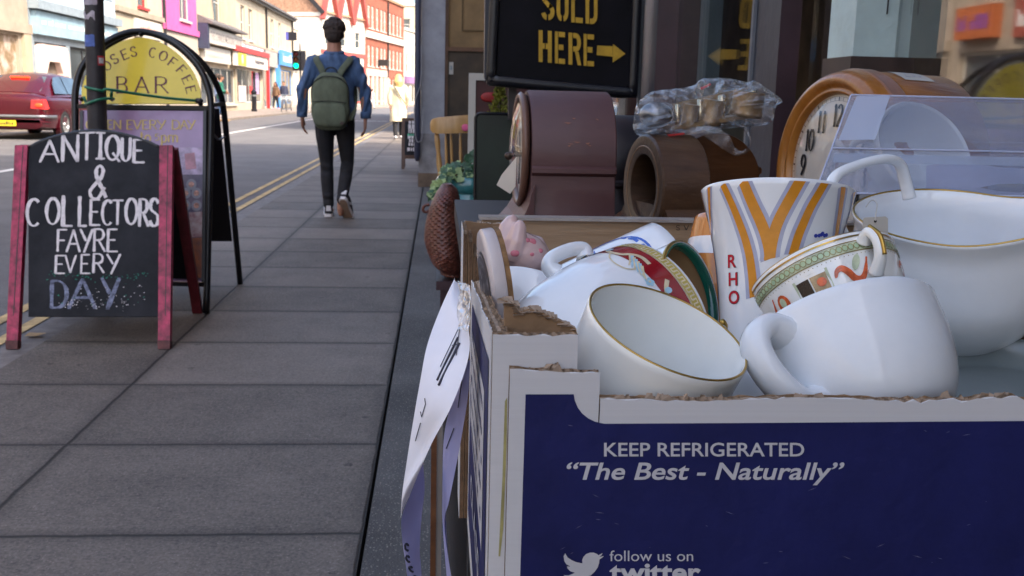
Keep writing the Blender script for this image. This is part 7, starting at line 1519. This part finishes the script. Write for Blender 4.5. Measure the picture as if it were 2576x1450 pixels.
# something folded and pale at the right inside the case
q = MB(); g = [[at(2330+60*i, 470-18*j+9*math.sin(i*1.3+j), .88+.012*j) for i in range(6)] for j in range(4)]; q.loft(g, False, False); tag(q.build('tissue_paper', M('lilac_tissue', (.50, .48, .62), .8, var=.1, scale=20), None, True), 'crumpled lilac white tissue paper inside the clear plastic case', 'tissue paper')

# ---------------------------------------------------------------- price notice taped to the box side, tub and post beneath
m_paper = M('white_paper', (.78, .77, .82), .8, var=.04, scale=12)
pn = thing('paper_notice', 'long white paper price notice taped to the left side of the box', 'notice', tuple(at(1100, 1100, .58)))
def paperstrip(L_, R_, m, name, parent, bulge=.006, eps=0):
    A = smoothline([at(*p) for p in L_], 6); B = smoothline([at(*p) for p in R_], 6); rows_ = []
    for i, (a_, b_) in enumerate(zip(A, B)): rows_.append([a_.lerp(b_, k/8)+V((-.4, -1, .1))*bulge*math.sin(math.pi*k/8)*math.sin(i*.35+.6) for k in range(9)])
    q = MB(); q.loft(rows_, False, False); th = V((.0002, .0002, 0)); n_ = len(q.v); 
    return q.build(name, m, parent, True), rows_
o1_, g1 = paperstrip([(1145, 698, .66), (1111, 770, .63), (1076, 864, .60), (1058, 953, .585), (1038, 1068, .57), (1022, 1170, .565), (1012, 1240, .568), (1008, 1305, .575)],
 [(1153, 712, .655), (1172, 800, .60), (1182, 860, .565), (1172, 925, .55), (1134, 1026, .54), (1088, 1112, .545), (1058, 1180, .56), (1030, 1250, .57), (1012, 1310, .575)], m_paper, 'sheet', pn)
m_shpaper = M('blue_shaded_paper', (.36, .36, .60), .8, var=.06, scale=12)  # white paper with its blue shade and print bounce put into the colour
o3_, g3 = paperstrip([(1060, 1172, .575), (1032, 1246, .578), (1011, 1300, .58), (1012, 1360, .59), (1022, 1430, .60), (1030, 1500, .605)], [(1064, 1166, .59), (1068, 1230, .592), (1060, 1310, .60), (1056, 1380, .605), (1060, 1440, .61), (1062, 1500, .612)], m_shpaper, 'curled_underside', pn, .004)
o2_, g2 = paperstrip([(1172, 915, .59), (1150, 985, .59), (1130, 1035, .59), (1116, 1110, .59), (1113, 1240, .59), (1114, 1330, .595), (1126, 1480, .60)], [(1183, 905, .575), (1178, 990, .575), (1166, 1070, .575), (1150, 1160, .575), (1130, 1260, .575), (1118, 1325, .58), (1140, 1480, .585)], m_shpaper, 'second_sheet', pn, .004)
def on(g, u, v, e=.0006):                # u across, v down the sheet
    i = min(len(g)-1.001, max(0, v*(len(g)-1))); j = min(7.999, max(0, u*8)); a_, b_ = int(i), int(j); p = g[a_][b_].lerp(g[a_][b_+1], j-b_).lerp(g[a_+1][b_].lerp(g[a_+1][b_+1], j-b_), i-a_)
    nrm = (g[a_+1][b_]-g[a_][b_]).cross(g[a_][b_+1]-g[a_][b_]).normalized(); nrm = nrm if nrm.dot(CAM-p) > 0 else -nrm; return p+nrm*e
q = MB()
def pen(g, pts, wd=.0003): L_ = [on(g, *p) for p in pts]; q.tube(L_, wd, 5)
pen(g1, [(.75, .20), (.45, .40)]); pen(g1, [(.75, .20), (.72, .36)]); pen(g1, [(.55, .31), (.74, .30)]); pen(g1, [(.66, .27), (.50, .45)], .0007); pen(g1, [(.72, .30), (.58, .47)], .0009); pen(g1, [(.30, .50), (.36, .52), (.30, .56), (.24, .54)]); pen(g1, [(.28, .58), (.18, .64)])
for u, v in ((.30, .62), (.36, .70), (.42, .78), (.5, .86)): pen(g3, [(u+.13*math.cos(a_), v+.022*math.sin(a_)) for a_ in (R(x) for x in range(40, 330, 30))], .0007)
pen(g2, [(.5, .10), (.4, .28)]); pen(g2, [(.45, .4), (.35, .5)])
q.build('marker_lettering', M('marker_ink', (.03, .03, .05), .7, var=0), pn)
q = MB(); rr = random.Random(41); tpq = [[at(1152+10*i+rr.uniform(-3, 3), 708+17*j+rr.uniform(-3, 3)+i*3, .63-.012*i+rr.uniform(-.006, .004)-.008*j) for i in range(4)] for j in range(8)]; q.loft(tpq, False, False); q.build('shiny_tape', clear('clear_tape', .35, milk=.35, milkcol=(.7, .7, .68), rough=.12, bump=.6, bscale=90), pn)
wp_ = thing('timber_post', 'narrow brown wooden post standing behind the paper notice', 'post', (-.004, .86, 0)); a_ = at(1098, 1060, .86); q = MB(); q.box((a_.x-.0045, .85, 0), (a_.x+.0005, .875, a_.z)); q.build('face', m_walnut2, wp_); q = MB(); q.box((a_.x+.0008, .852, 0), (a_.x+.0055, .875, a_.z-.002)); q.build('edge', M('pale_worn_edge', (.22, .19, .17), .6, var=.2), wp_)
tb2 = thing('black_tub', 'black plastic tub with a glossy rounded edge in the shadow beside the box', 'tub', (.10, .95, 0)); q = MB(); c_ = at(1150, 1060, .9); q.lathe([(0, .3), (.10, .3), (.118, .70), (.122, c_.z-.01), (.120, c_.z), (.114, c_.z), (.112, c_.z-.02), (.10, .32), (0, .31)], Matrix.Translation((c_.x+.105, .98, 0)), 48); q.build('shell', M('black_plastic', (.006, .006, .008), .25, var=.2), tb2, True, 40)
q = MB(); q.lathe([(.0, .0), (.09, 0), (.10, .299), (0, .2995)], Matrix.Translation((c_.x+.105, .98, .0)), 40); q.build('stand', m_dark, tb2, True, 40)
tt = thing('box_table', 'dark table under the cardboard box', 'table', (.23, .62, 0)); q = MB(); q.box((.028, .447, .665), (.50, .86, .699)); q.build('table_top', m_dark, tt)
for x in (.05, .47):
    for y in (.47, .83): q = MB(); q.box((x-.02, y-.02, 0), (x+.02, y+.02, .664)); q.build('leg', m_dark, tt)
sbx = thing('storage_box', 'plain grey lidded box under the clear plastic case', 'box', (.62, .92, .0)); zt_ = a2.z-.001
q = MB(); q.box((.45, .835, .02), (.77, 1.015, zt_-.04)); q.build('box_body', M('grey_board', (.28, .29, .32), .7, var=.1), sbx)
q = MB(); q.box((.445, .83, zt_-.039), (.775, 1.02, zt_)); q.build('lid', M('grey_board_lid', (.34, .35, .38), .7, var=.1), sbx)
